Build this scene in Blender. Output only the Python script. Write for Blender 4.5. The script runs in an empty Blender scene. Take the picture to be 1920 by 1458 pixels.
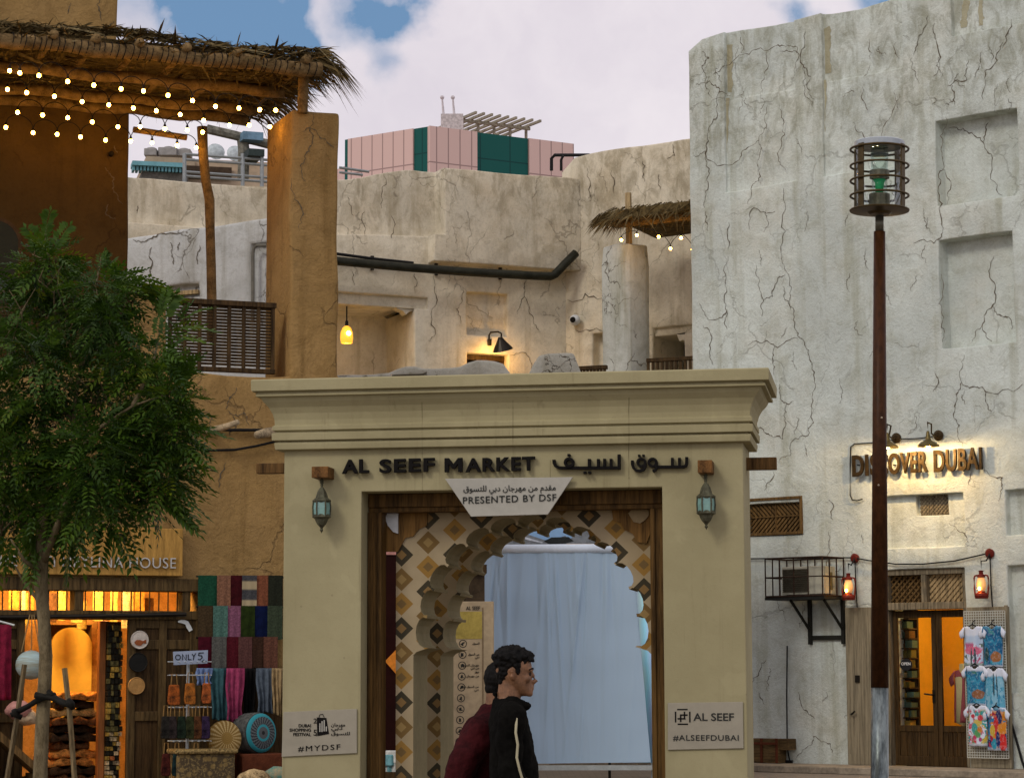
import bpy, math, random
from mathutils import Vector, Matrix, Euler, noise as MN
random.seed(7)
SC = bpy.context.scene
COL = SC.collection
R = math.radians
# ------------------------------------------------------------------ camera
FPX, PITCH, ROLL, CAMH = 4450.0, R(6.83), R(-0.2), 1.65
CM = Matrix.Rotation(R(90) + PITCH, 3, 'X') @ Matrix.Rotation(ROLL, 3, 'Z')
cd = bpy.data.cameras.new('camera'); cam = bpy.data.objects.new('camera', cd); COL.objects.link(cam)
cd.sensor_width = 36; cd.lens = FPX / 1920 * 36; cd.clip_end = 3000; cd.clip_start = 0.1
cam.matrix_world = Matrix.Translation((0, 0, CAMH)) @ CM.to_4x4()
SC.camera = cam
# ------------------------------------------------------------------ view + sampling
SC.view_settings.view_transform = 'Standard'; SC.view_settings.look = 'None'
SC.view_settings.exposure = 0.0; SC.view_settings.gamma = 1.0
SC.render.engine = 'CYCLES'
SC.cycles.use_denoising = True
try: SC.cycles.denoiser = 'OPENIMAGEDENOISE'
except Exception: pass
SC.cycles.max_bounces = 6; SC.cycles.diffuse_bounces = 3; SC.cycles.glossy_bounces = 3
SC.cycles.transmission_bounces = 4; SC.cycles.transparent_max_bounces = 8
SC.cycles.sample_clamp_indirect = 3.0; SC.cycles.caustics_reflective = False; SC.cycles.caustics_refractive = False
# ------------------------------------------------------------------ sun
SUNV = Vector((-0.50, -0.62, 0.62)).normalized()          # towards the sun
sd = bpy.data.lights.new('sun', 'SUN'); sd.energy = 1.0; sd.angle = R(14); sd.color = (1.0, 0.93, 0.84)
so = bpy.data.objects.new('sun', sd); COL.objects.link(so)
so.rotation_euler = (-SUNV).to_track_quat('-Z', 'Y').to_euler()
def ray(px, py):
    return CM @ Vector(((px - 960) / FPX, (729 - py) / FPX, -1.0))
def at(px, py, Y):
    r = ray(px, py); return Vector((0, 0, CAMH)) + r * (Y / r.y)
# ------------------------------------------------------------------ node helper
class NT:
    def __init__(s, tree): s.t = tree; s.n = tree.nodes; s.l = tree.links
    def new(s, typ, **kw):
        n = s.n.new(typ)
        for k, v in kw.items(): setattr(n, k, v)
        return n
    def put(s, sock, v):
        if hasattr(v, 'is_output'): s.l.new(v, sock)
        elif v is not None: sock.default_value = v
    def m(s, op, a, b=None, c=None, clamp=False):
        n = s.new('ShaderNodeMath', operation=op, use_clamp=clamp)
        s.put(n.inputs[0], a)
        if b is not None: s.put(n.inputs[1], b)
        if c is not None: s.put(n.inputs[2], c)
        return n.outputs[0]
    def vm(s, op, a, b=None):
        n = s.new('ShaderNodeVectorMath', operation=op)
        s.put(n.inputs[0], a)
        if b is not None: s.put(n.inputs[1], b)
        return n.outputs['Value'] if op in ('DOT_PRODUCT', 'LENGTH', 'DISTANCE') else n.outputs[0]
    def mix(s, f, a, b, mode='MIX'):
        n = s.new('ShaderNodeMix', data_type='RGBA', blend_type=mode)
        s.put(n.inputs[0], f)
        for k, v in ((6, a), (7, b)):
            s.put(n.inputs[k], v if hasattr(v, 'is_output') else (*v[:3], 1))
        return n.outputs[2]
    def noise(s, vec, scale, detail=3, rough=0.55, dist=0.0):
        n = s.new('ShaderNodeTexNoise'); s.put(n.inputs['Vector'], vec)
        n.inputs['Scale'].default_value = scale; n.inputs['Detail'].default_value = detail
        n.inputs['Roughness'].default_value = rough; n.inputs['Distortion'].default_value = dist
        return n.outputs['Fac']
    def noisec(s, vec, scale, detail=3):
        n = s.new('ShaderNodeTexNoise'); s.put(n.inputs['Vector'], vec)
        n.inputs['Scale'].default_value = scale; n.inputs['Detail'].default_value = detail
        return n.outputs['Color']
    def map(s, vec, sc=(1, 1, 1), loc=(0, 0, 0)):
        n = s.new('ShaderNodeMapping'); s.put(n.inputs[0], vec)
        n.inputs['Scale'].default_value = sc; n.inputs['Location'].default_value = loc
        return n.outputs[0]
    def ss(s, v, a, b):                                   # smoothstep a..b
        n = s.new('ShaderNodeMapRange', interpolation_type='SMOOTHSTEP')
        s.put(n.inputs[0], v); n.inputs[1].default_value = a; n.inputs[2].default_value = b
        n.inputs[3].default_value = 0; n.inputs[4].default_value = 1
        return n.outputs[0]
    def sep(s, vec):
        n = s.new('ShaderNodeSeparateXYZ'); s.put(n.inputs[0], vec); return n.outputs
# ------------------------------------------------------------------ world: dusk sky with cloud deck and blue gaps
W = bpy.data.worlds.new('World'); SC.world = W; W.use_nodes = True
w = NT(W.node_tree); w.n.clear()
wo = w.new('ShaderNodeOutputWorld'); bg = w.new('ShaderNodeBackground'); w.l.new(bg.outputs[0], wo.inputs[0])
bg.inputs[1].default_value = 0.10
sky = w.new('ShaderNodeTexSky', sky_type='NISHITA'); sky.sun_disc = False
sky.sun_elevation = math.asin(SUNV.z); sky.sun_rotation = math.atan2(SUNV.x, SUNV.y)
sky.air_density = 1.0; sky.dust_density = 1.2; sky.ozone_density = 1.5
tc = w.new('ShaderNodeTexCoord'); dirv = w.vm('NORMALIZE', tc.outputs['Generated'])
warp = w.vm('ADD', dirv, w.vm('SCALE', w.vm('SUBTRACT', w.noisec(dirv, 30, 5), (0.5, 0.5, 0.5)), None))
warp.node.inputs[1].links[0].from_node.inputs['Scale'].default_value = 0.045
gap = None
for (px, py, rad, amt) in ((392, 45, 0.015, 1.1), (440, 60, 0.024, 1.3), (505, 85, 0.019, 1.1), (580, 108, 0.009, .9), (560, 30, .006, .4), (700, 22, 0.015, 1.2), (748, 38, .009, .9), (735, 132, 0.008, .5), (430, -50, .022, 1.),
                      (1508, 28, 0.009, 1.1), (1690, -8, 0.012, 1.1), (300, -60, .03, .6), (240, 270, .01, .0)):
    d = ray(px, py).normalized()
    b = w.m('MULTIPLY', w.m('SUBTRACT', 1.0, w.ss(w.vm('DISTANCE', warp, tuple(d)), rad * 0.0, rad * 1.7)), amt)
    gap = b if gap is None else w.m('ADD', gap, b)
far = w.m('MULTIPLY', w.ss(w.noise(dirv, 3.0, 5), 0.52, 0.62), w.ss(w.vm('DISTANCE', dirv, tuple(ray(960, 500).normalized())), 0.35, 0.6))
wisps = w.m('MULTIPLY_ADD', w.noise(warp, 42, 6, .65), 1.5, 0.30)
gapf = w.m('MINIMUM', w.m('ADD', w.m('MULTIPLY', gap, wisps), w.m('MULTIPLY', far, 0.8)), 1.0)
shade = w.ss(w.noise(warp, 9, 5, 0.6), 0.25, 0.75)
cloud = w.mix(shade, (7.1, 6.55, 7.25), (8.6, 8.0, 8.4))
ys = w.sep(dirv)
back = w.m('MULTIPLY_ADD', w.m('MAXIMUM', w.m('MULTIPLY', ys[1], -1.0), 0.0), 0.35, 1.0)
cloud = w.vm('SCALE', cloud); cloud.node.inputs['Scale'].default_value = 1; w.l.new(back, cloud.node.inputs['Scale'])
blue = w.mix(0.85, sky.outputs[0], (1.55, 2.9, 4.9))
w.l.new(w.mix(gapf, cloud, blue), bg.inputs[0])
# ------------------------------------------------------------------ frames, mesh builder
class Frame:
    """vertical plane through (ox,oy): s runs along the wall, z up, d towards the viewer"""
    def __init__(s, ox, oy, deg):
        s.o = Vector((ox, oy, 0)); a = R(deg)
        s.u = Vector((math.cos(a), math.sin(a), 0)); s.n = Vector((math.sin(a), -math.cos(a), 0))
    def P(s, a, z, d=0.0): return s.o + s.u * a + s.n * d + Vector((0, 0, z))
    def sz(s, px, py, d=0.0):
        r = ray(px, py); c = Vector((0, 0, CAMH)); o = s.o + s.n * d
        t = (o - c).dot(s.n) / r.dot(s.n); p = c + r * t
        return (p - s.o).dot(s.u), p.z
    def X(s, px, py, d=0.0):
        a, z = s.sz(px, py, d); return s.P(a, z, d)
    def rect(s, x0, y0, x1, y1, d=0.0):
        p = [s.sz(x, y, d) for x, y in ((x0, y0), (x1, y0), (x1, y1), (x0, y1))]
        return (p[0][0] + p[3][0]) / 2, (p[1][0] + p[2][0]) / 2, (p[2][1] + p[3][1]) / 2, (p[0][1] + p[1][1]) / 2
class MB:
    def __init__(s): s.v = []; s.f = []; s.m = []; s.uv = {}
    def vert(s, p, uv=None):
        s.v.append(Vector(p)); i = len(s.v) - 1
        if uv is not None: s.uv[i] = uv
        return i
    def face(s, idx, m=0): s.f.append(tuple(idx)); s.m.append(m)
    def quad(s, a, b, c, d, m=0, uvs=None):
        k = [s.vert(p, uvs[i] if uvs else None) for i, p in enumerate((a, b, c, d))]; s.face(k, m)
    def hexa(s, p, m=0, uvs=None):
        """8 corners: bottom 4 then top 4, counter-clockwise seen from above"""
        k = [s.vert(q, uvs[i] if uvs else None) for i, q in enumerate(p)]
        for f in ((0, 3, 2, 1), (4, 5, 6, 7), (0, 1, 5, 4), (1, 2, 6, 5), (2, 3, 7, 6), (3, 0, 4, 7)):
            s.face([k[i] for i in f], m)
    def fbox(s, F, s0, s1, z0, z1, d0, d1, m=0):
        if d0 > d1: d0, d1 = d1, d0
        q = [(s0, d1), (s1, d1), (s1, d0), (s0, d0)]
        s.hexa([F.P(a, z0, d) for a, d in q] + [F.P(a, z1, d) for a, d in q], m,
               [(a, z0) for a, d in q] + [(a, z1) for a, d in q])
    def pbox(s, F, x0, y0, x1, y1, d0, d1, m=0):
        a, b, z0, z1 = F.rect(x0, y0, x1, y1, max(d0, d1)); s.fbox(F, a, b, z0, z1, d0, d1, m)
    def box(s, c, sx, sy, sz, rz=0, m=0):
        c = Vector(c); M = Matrix.Rotation(rz, 3, 'Z'); q = [(-1, -1), (1, -1), (1, 1), (-1, 1)]
        s.hexa([c + M @ Vector((x * sx / 2, y * sy / 2, z * sz / 2)) for z in (-1, 1) for x, y in q], m)
    def prism(s, F, pts, d0, d1, m=0, ms=None):
        """polygon (s,z) list extruded between depths; ms = side material"""
        if d0 > d1: d0, d1 = d1, d0
        ar = sum(pts[i][0] * pts[(i + 1) % len(pts)][1] - pts[(i + 1) % len(pts)][0] * pts[i][1] for i in range(len(pts)))
        if ar < 0: pts = pts[::-1]
        n = len(pts)
        f = [s.vert(F.P(a, z, d1), (a, z)) for a, z in pts]; b = [s.vert(F.P(a, z, d0), (a, z)) for a, z in pts]
        s.face(f, m); s.face(b[::-1], m)
        for i in range(n):
            j = (i + 1) % n; s.face((f[j], f[i], b[i], b[j]), m if ms is None else ms)
    def tube(s, pts, r, seg=8, m=0, cap=True, flat=None):
        pts = [Vector(p) for p in pts]; n = len(pts)
        rr = r if isinstance(r, (list, tuple)) else [r] * n
        ref = None; rings = []
        for i in range(n):
            t = (pts[min(i + 1, n - 1)] - pts[max(i - 1, 0)])
            t = t.normalized() if t.length > 1e-9 else Vector((0, 0, 1))
            if ref is None: ref = Vector((0, 0, 1)) if abs(t.z) < 0.9 else Vector((1, 0, 0))
            a = t.cross(ref); a.normalize(); b = t.cross(a); ref = -b if False else ref
            ring = []
            for k in range(seg):
                w_ = 2 * math.pi * k / seg
                ring.append(s.vert(pts[i] + (a * math.cos(w_) + b * math.sin(w_) * (flat or 1)) * rr[i]))
            rings.append(ring)
        for i in range(n - 1):
            for k in range(seg):
                l = (k + 1) % seg
                s.face((rings[i][k], rings[i + 1][k], rings[i + 1][l], rings[i][l]), m)
        if cap: s.face(rings[0], m); s.face(rings[-1][::-1], m)
    def lathe(s, c, prof, seg=16, m=0, axis=None):
        c = Vector(c); M = Matrix.Identity(3) if axis is None else Vector(axis).normalized().to_track_quat('Z', 'Y').to_matrix()
        rings = []
        for (r, z) in prof:
            rings.append([s.vert(c + M @ Vector((r * math.cos(2 * math.pi * k / seg), r * math.sin(2 * math.pi * k / seg), z))) for k in range(seg)])
        for i in range(len(prof) - 1):
            for k in range(seg):
                l = (k + 1) % seg; s.face((rings[i][k], rings[i][l], rings[i + 1][l], rings[i + 1][k]), m)
        if prof[0][0] > 1e-4: s.face(rings[0][::-1], m)
        if prof[-1][0] > 1e-4: s.face(rings[-1], m)
    def ball(s, c, r, seg=12, m=0, sc=(1, 1, 1), wob=0):
        c = Vector(c); nr = max(4, seg // 2); rows = []
        for i in range(nr + 1):
            t = math.pi * i / nr; row = []
            for k in range(seg):
                a = 2 * math.pi * k / seg
                p = Vector((math.sin(t) * math.cos(a), math.sin(t) * math.sin(a), -math.cos(t)))
                q = 1 + (wob * MN.noise(p * 2.3 + c) if wob else 0)
                row.append(s.vert(c + Vector((p.x * r * sc[0], p.y * r * sc[1], p.z * r * sc[2])) * 1 * 1 if not wob else c + Vector((p.x * r * sc[0] * q, p.y * r * sc[1] * q, p.z * r * sc[2] * q))))
            rows.append(row)
        for i in range(nr):
            for k in range(seg):
                l = (k + 1) % seg; s.face((rows[i][k], rows[i][l], rows[i + 1][l], rows[i + 1][k]), m)
    def strip(s, F, pts, wd, d, m=0, thick=None):
        """mitred ribbon along (s,z) points lying on the wall at depth d; thick makes it a solid bar"""
        n = len(pts); L = []; Rr = []
        ww = wd if isinstance(wd, (list, tuple)) else [wd] * n
        dd = d if isinstance(d, (list, tuple)) else [d] * n
        for i in range(n):
            a = Vector(pts[max(i - 1, 0)]); b = Vector(pts[i]); c = Vector(pts[min(i + 1, n - 1)])
            t1 = (b - a); t2 = (c - b)
            t1 = t1.normalized() if t1.length > 1e-9 else t2.normalized(); t2 = t2.normalized() if t2.length > 1e-9 else t1
            t = t1 + t2; t = t.normalized() if t.length > 1e-6 else t1
            nn = Vector((-t.y, t.x)); k = 1 / max(0.5, nn.dot(Vector((-t1.y, t1.x))))
            L.append(b + nn * ww[i] / 2 * k); Rr.append(b - nn * ww[i] / 2 * k)
        lay = lambda off: ([s.vert(F.P(p.x, p.y, dd[i] + off)) for i, p in enumerate(L)], [s.vert(F.P(p.x, p.y, dd[i] + off)) for i, p in enumerate(Rr)])
        lf, rf = lay(0)
        for i in range(n - 1): s.face((lf[i], rf[i], rf[i + 1], lf[i + 1]), m)
        if thick:
            lb, rb = lay(-thick)
            for i in range(n - 1):
                s.face((lf[i + 1], lb[i + 1], lb[i], lf[i]), m); s.face((rf[i], rb[i], rb[i + 1], rf[i + 1]), m)
            s.face((lf[0], lb[0], rb[0], rf[0]), m); s.face((lf[-1], rf[-1], rb[-1], lb[-1]), m)
    def build(s, name, mats, parent=None, smooth=False, bevel=0, bseg=2, ang=40, remesh=0, sub=0, org=None):
        if not isinstance(mats, (list, tuple)): mats = [mats]
        lo = [min(v[i] for v in s.v) for i in range(3)]; hi = [max(v[i] for v in s.v) for i in range(3)]
        o = Vector(org) if org is not None else Vector(((lo[0] + hi[0]) / 2, (lo[1] + hi[1]) / 2, lo[2]))
        me = bpy.data.meshes.new(name); me.from_pydata([v - o for v in s.v], [], s.f)
        for mt in mats: me.materials.append(mt)
        me.polygons.foreach_set('material_index', s.m)
        if smooth: me.polygons.foreach_set('use_smooth', [True] * len(s.f))
        if s.uv:
            ul = me.uv_layers.new(name='UVMap')
            for lp in me.loops: ul.data[lp.index].uv = s.uv.get(lp.vertex_index, (0, 0))
        ob = bpy.data.objects.new(name, me); COL.objects.link(ob)
        pw = Vector((0, 0, 0))
        if parent is not None:
            ob.parent = parent; q = parent
            while q is not None: pw += Vector(q.location); q = q.parent
        ob.location = o - pw
        if remesh:
            md = ob.modifiers.new('remesh', 'REMESH'); md.mode = 'VOXEL'; md.voxel_size = remesh; md.use_smooth_shade = True
            sm = ob.modifiers.new('smooth', 'SMOOTH'); sm.factor = 0.5; sm.iterations = 4
        if bevel:
            md = ob.modifiers.new('bevel', 'BEVEL'); md.width = bevel; md.segments = bseg; md.limit_method = 'ANGLE'; md.angle_limit = R(ang)
        if sub:
            md = ob.modifiers.new('sub', 'SUBSURF'); md.levels = sub; md.render_levels = sub
        return ob
def tag(o, label=None, cat=None, group=None, kind=None):
    if label: o['label'] = label
    if cat: o['category'] = cat
    if group: o['group'] = group
    if kind: o['kind'] = kind
    return o
def thing(name, loc, label, cat, group=None):
    o = bpy.data.objects.new(name, None); COL.objects.link(o); o.location = loc; o.empty_display_size = 0.2
    return tag(o, label, cat, group)
def copy_tree(o, dloc, label=None):
    def rec(q, par):
        c = q.copy(); COL.objects.link(c)
        if par is not None: c.parent = par
        for ch in q.children: rec(ch, c)
        return c
    c = rec(o, None); c.location = Vector(o.location) + Vector(dloc)
    if label: c['label'] = label
    return c
def lamp(name, loc, parent, energy, color, radius=0.05, kind='POINT', spot=None, aim=None):
    l = bpy.data.lights.new(name, kind); l.energy = energy; l.color = color; l.shadow_soft_size = radius
    if kind == 'SPOT': l.spot_size = R(spot); l.spot_blend = 0.6
    o = bpy.data.objects.new(name, l); COL.objects.link(o); pw = Vector((0, 0, 0)); q = parent
    while q is not None: pw += Vector(q.location); q = q.parent
    o.parent = parent; o.location = Vector(loc) - pw
    if aim is not None: o.rotation_euler = Vector(aim).to_track_quat('-Z', 'Y').to_euler()
    return o
# ------------------------------------------------------------------ materials
def base_mat(name):
    m = bpy.data.materials.new(name); m.use_nodes = True; t = NT(m.node_tree)
    b = t.n['Principled BSDF']; return m, t, b
def lin(r, g, b, k=1.0):
    f = lambda c: ((c / 255 + 0.055) / 1.055) ** 2.4 if c > 10 else c / 255 / 12.92
    return tuple(min(0.85, f(c) * k) for c in (r, g, b))
_mc = {}
def mat(name, col, rough=0.7, var=0.18, scale=6.0, bump=0.15, metal=0.0, spec=0.10, stretch=(1, 1, 1), dist=0.01, col2=None):
    if name in _mc: return _mc[name]
    m, t, b = base_mat(name); v = t.map(t.new('ShaderNodeTexCoord').outputs['Object'], stretch)
    n1 = t.noise(v, scale, 4, 0.6); n2 = t.noise(v, scale * 7, 3, 0.6)
    f = t.m('MULTIPLY_ADD', n2, 0.35, t.m('MULTIPLY', n1, 0.65))
    c2 = col2 or tuple(max(0, c * (1 - 2.2 * var)) for c in col); c1 = tuple(min(0.9, c * (1 + var)) for c in col)
    t.l.new(t.mix(t.ss(f, 0.3, 0.68), c2, c1), b.inputs['Base Color'])
    b.inputs['Roughness'].default_value = rough; b.inputs['Metallic'].default_value = metal
    b.inputs['Specular IOR Level'].default_value = spec
    if bump:
        bp = t.new('ShaderNodeBump'); bp.inputs['Strength'].default_value = bump; bp.inputs['Distance'].default_value = dist
        t.l.new(f, bp.inputs['Height']); t.l.new(bp.outputs[0], b.inputs['Normal'])
    _mc[name] = m; return m
def wood(name, col, grain=(1, 1, 0.06), var=0.35, rough=0.6, scale=26, bump=0.25):
    return mat(name, col, rough, var, scale, bump, stretch=grain, dist=0.006)
def plaster(name, col, dirt, crackcol, crack=1.0, cs=0.55, streak=0.5, bump=0.35, warm=None, fine=1.0, topz=None):
    m, t, b = base_mat(name); v = t.new('ShaderNodeTexCoord').outputs['Object']
    big = t.noise(v, 0.55, 5, 0.6); mid = t.noise(v, 2.6, 5, 0.65, 0.4); fn = t.noise(v, 22, 4, 0.7)
    c = t.mix(t.ss(big, 0.32, 0.7), tuple(x * 0.86 for x in col), tuple(min(.9, x * 1.1) for x in col))
    if warm: c = t.mix(t.m('MULTIPLY', t.ss(t.noise(t.map(v, (1, 1, 1), (7, 3, 1)), 0.8, 5, .65), 0.42, 0.78), 0.6), c, warm)
    c = t.mix(t.m('MULTIPLY', t.ss(mid, 0.45, 0.75), 0.40), c, dirt)
    st = t.noise(t.map(v, (3.2, 3.2, 0.22)), 1.0, 4, 0.6)
    c = t.mix(t.m('MULTIPLY', t.ss(st, 0.52, 0.72), streak), c, dirt)
    c = t.mix(t.m('MULTIPLY', t.ss(fn, 0.48, 0.8), 0.30 * fine), c, tuple(x * 0.55 for x in dirt))
    if topz:                                              # weathering run-off below the parapet
        zc = t.sep(v)[2]; tz = t.ss(t.m('ADD', zc, t.m('MULTIPLY', t.noise(t.map(v, (1.4, 1.4, .05)), 1.6, 5, .7), 3.2)), topz + .3, topz + 2.2)
        blot = t.ss(t.noise(t.map(v, (1, 1, .5)), 3.4, 6, .72, .6), .42, .66)
        c = t.mix(t.m('MULTIPLY', t.m('MULTIPLY', tz, blot), .62), c, tuple(x * .72 for x in dirt))
    # fine trowel scratches
    tr = t.noise(v, 9, 6, 0.8, 2.2)
    trl = t.m('SUBTRACT', 1.0, t.ss(t.m('ABSOLUTE', t.m('SUBTRACT', tr, 0.5)), 0.0, 0.018))
    c = t.mix(t.m('MULTIPLY', trl, t.m('MULTIPLY', t.ss(mid, .4, .6), 0.35 * fine)), c, tuple(x * 0.6 for x in dirt))
    wv = t.vm('ADD', v, t.vm('SCALE', t.vm('SUBTRACT', t.noisec(v, 3.5, 4), (0.5, 0.5, 0.5))))
    wv.node.inputs[1].links[0].from_node.inputs['Scale'].default_value = 0.42
    ck = None
    for (sc, th, lo, hi, off) in ((cs, 0.010, 0.49, 0.55, 0), (cs * 2.3, 0.011, 0.54, 0.60, 5)):
        vo = t.new('ShaderNodeTexVoronoi', feature='DISTANCE_TO_EDGE'); t.l.new(t.map(wv, (1, 1, 0.72), (off, off * 2, 0)), vo.inputs['Vector']); vo.inputs['Scale'].default_value = sc
        e = t.m('SUBTRACT', 1.0, t.ss(vo.outputs['Distance'], th * 0.25, th))
        e = t.m('MULTIPLY', e, t.ss(t.noise(t.map(v, (1, 1, 1), (off + 3, 1, off)), 0.9, 3), lo, hi))
        ck = e if ck is None else t.m('MAXIMUM', ck, e)
    ck = t.m('MULTIPLY', ck, crack)
    c = t.mix(t.m('MULTIPLY', ck, 0.8), c, crackcol)
    t.l.new(c, b.inputs['Base Color']); b.inputs['Roughness'].default_value = 0.92; b.inputs['Specular IOR Level'].default_value = 0.15
    h = t.m('ADD', t.m('MULTIPLY', mid, 0.8), t.m('MULTIPLY', fn, 0.22)); h = t.m('SUBTRACT', h, t.m('MULTIPLY', ck, 0.35)); h = t.m('ADD', h, t.m('MULTIPLY', tr, 0.25))
    bp = t.new('ShaderNodeBump'); bp.inputs['Strength'].default_value = bump; bp.inputs['Distance'].default_value = 0.06
    t.l.new(h, bp.inputs['Height']); t.l.new(bp.outputs[0], b.inputs['Normal'])
    return m
def emit(name, col, strength):
    m, t, b = base_mat(name); b.inputs['Base Color'].default_value = (*[min(1, c) for c in col], 1)
    b.inputs['Emission Color'].default_value = (*col, 1); b.inputs['Emission Strength'].default_value = strength
    return m
def glass(name, col=(0.9, 0.95, 0.95), alpha=0.25, rough=0.05):
    m, t, b = base_mat(name); t.n.remove(b)
    tr = t.new('ShaderNodeBsdfTransparent'); tr.inputs[0].default_value = (*col, 1)
    gl = t.new('ShaderNodeBsdfGlossy'); gl.inputs['Roughness'].default_value = rough
    fr = t.new('ShaderNodeFresnel'); fr.inputs[0].default_value = 1.45
    mx = t.new('ShaderNodeMixShader'); t.l.new(t.m('MULTIPLY', fr.outputs[0], alpha), mx.inputs[0]); t.l.new(tr.outputs[0], mx.inputs[1]); t.l.new(gl.outputs[0], mx.inputs[2])
    t.l.new(mx.outputs[0], t.n['Material Output'].inputs[0]); return m
CRK = (0.075, 0.058, 0.034)
M_RW = plaster('grey_plaster', (0.60, 0.65, 0.585), (0.32, 0.32, 0.215), CRK, 0.3, 0.45, 0.5, 0.8, warm=(0.61, 0.60, 0.49), topz=11.0)
M_MW = plaster('cream_plaster', (0.68, 0.615, 0.465), (0.33, 0.27, 0.16), CRK, 0.5, 0.6, 0.5, 0.45, warm=(0.58, 0.47, 0.30), topz=10.6)
M_WORN = plaster('worn_plaster', (.37, .36, .30), (.20, .185, .125), CRK, 1.2, 1.3, .7, .8)
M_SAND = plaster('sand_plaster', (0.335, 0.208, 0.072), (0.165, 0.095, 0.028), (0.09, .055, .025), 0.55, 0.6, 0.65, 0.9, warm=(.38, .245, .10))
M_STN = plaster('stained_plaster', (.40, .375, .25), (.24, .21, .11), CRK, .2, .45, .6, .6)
M_SAND_SHADED = plaster('sand_plaster_shaded', (0.088, 0.052, 0.015), (0.036, 0.021, 0.006), (.03, .015, .006), .6, .6, .6, .4, warm=(.062, .036, .010))  # sand wall under the thatch; its shade and orange tone are in the colour
M_CRACK = mat('crack_shadow', (.125, .10, .065), 1.0, 0.2, 20, 0)
# ------------------------------------------------------------------ walls
def relief(s, z, amp):
    p = Vector((s * 0.45, z * 0.45, 3.1)); q = Vector((s * 1.7, z * 1.7, 8.2))
    return amp * (MN.noise(p) * 1.3 + MN.noise(q) * 0.55)
def wall_mb(F, s0, s1, z0, top, holes=(), res=0.35, amp=0.02, topamp=0.05, thick=0.6, zfix=None, m=0, mb=None, edge=0.03):
    """plastered wall: a sheet of cells, each hole (s0,s1,z0,z1,depth) pushed back (depth<0), out (>0) or cut through (None)"""
    mb = mb or MB(); topf = top if callable(top) else (lambda s: top)
    hz = max([h[3] for h in holes if h[3] < 900] + [z0]); tmin = min(topf(s0 + (s1 - s0) * i / 60) for i in range(61)); tmin = max(tmin, hz + .05)
    if zfix is None: zfix = max(hz + 0.02, tmin - 1.2) if hz < tmin else hz
    zfix = min(zfix, tmin - 0.02)
    def lines(a, b, ex):
        n = max(1, int((b - a) / res)); L = [a + (b - a) * i / n for i in range(n + 1)]
        for e in ex:
            if a < e < b: L = [x for x in L if abs(x - e) > res * 0.45 or x in (a, b)] + [e]
        return sorted(set(L))
    S = lines(s0, s1, [h[0] for h in holes] + [h[1] for h in holes])
    Z = lines(z0, tmin, [h[2] for h in holes] + [h[3] for h in holes if h[3] < 900])
    D = {}
    for i in range(len(S) - 1):
        for j in range(len(Z) - 1):
            c = ((S[i] + S[i + 1]) / 2, (Z[j] + Z[j + 1]) / 2); d = 0.0
            for h in holes:
                if h[0] < c[0] < h[1] and h[2] < c[1] < h[3]: d = h[4]
            D[i, j] = d
    vk = {}
    def V(i, j, d):
        k = (i, j, d)
        if k not in vk:
            s, z = S[i], Z[j]
            if z > zfix: z = zfix + (z - zfix) / max(1e-6, (tmin - zfix)) * (topf(s) + topamp * MN.noise(Vector((s * 0.9, 4.4, z0))) + topamp * .5 * MN.noise(Vector((s * 3.1, 1.4, z0))) - zfix)
            if d > -thick + 1e-6 or d > 0:
                s2 = s + edge * MN.noise(Vector((z * 1.1, s * 1.1, 9))) ; z2 = z + (edge * .7 * MN.noise(Vector((s * 1.1, z * 1.1, 2))) if j > 0 else 0)
            else: s2, z2 = s, z
            vk[k] = mb.vert(F.P(s2, z2, d + (relief(s2, z2, amp) if d > -thick else 0)), (s2, z2))
        return vk[k]
    dep = lambda i, j: (-thick if D.get((i, j), 'x') is None else D.get((i, j), -thick))
    for (i, j), d in D.items():
        if d is None: continue
        mb.face((V(i, j, d), V(i + 1, j, d), V(i + 1, j + 1, d), V(i, j + 1, d)), m)
    for i in range(len(S)):
        for j in range(len(Z) - 1):
            a, b = dep(i - 1, j), dep(i, j)
            if a != b: mb.face((V(i, j, a), V(i, j, b), V(i, j + 1, b), V(i, j + 1, a)), m)
    for i in range(len(S) - 1):
        for j in range(1, len(Z)):
            a, b = dep(i, j - 1), dep(i, j)
            if a != b: mb.face((V(i, j, a), V(i + 1, j, a), V(i + 1, j, b), V(i, j, b)), m)
    # back
    if not any(h[4] is None for h in holes): mb.quad(F.P(s1, z0, -thick), F.P(s0, z0, -thick), F.P(s0, topf(s0), -thick), F.P(s1, topf(s1), -thick), m)
    return mb
def cracks(mb, F, polys, conv, amp, wpx=2.2, m=1, off=0.006, rough=0.22):
    for pl in polys:
        P = [Vector(F.sz(*conv(x, y))) for x, y in pl]
        for it in range(3):
            Q = [P[0]]
            for a, b in zip(P, P[1:]):
                d = b - a; n = Vector((-d.y, d.x)); Q += [(a + b) / 2 + n * random.uniform(-rough, rough) * (.6, 1.15, 1.25)[it], b]
            P = Q
        n = len(P); sc = (Vector(F.P(0, 5)) - Vector((0, 0, CAMH))).length / FPX
        W_ = [max(0.35, (0.25 + random.random()) * (0.40 + 0.65 * math.sin(math.pi * (i + .6) / (n + .2)))) * wpx * sc for i in range(n)]
        mb.strip(F, [tuple(p) for p in P], W_, [relief(p.x, p.y, amp) + off for p in P], m)
RW = Frame(3.23, 42.2, -40); LB = Frame(-2.89, 31.0, 22); MW = Frame(-3.24, 45.0, 24); MR = Frame(1.11, 46.9, -31.5); ML = Frame(-6.7, 41.5, -24)
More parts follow.
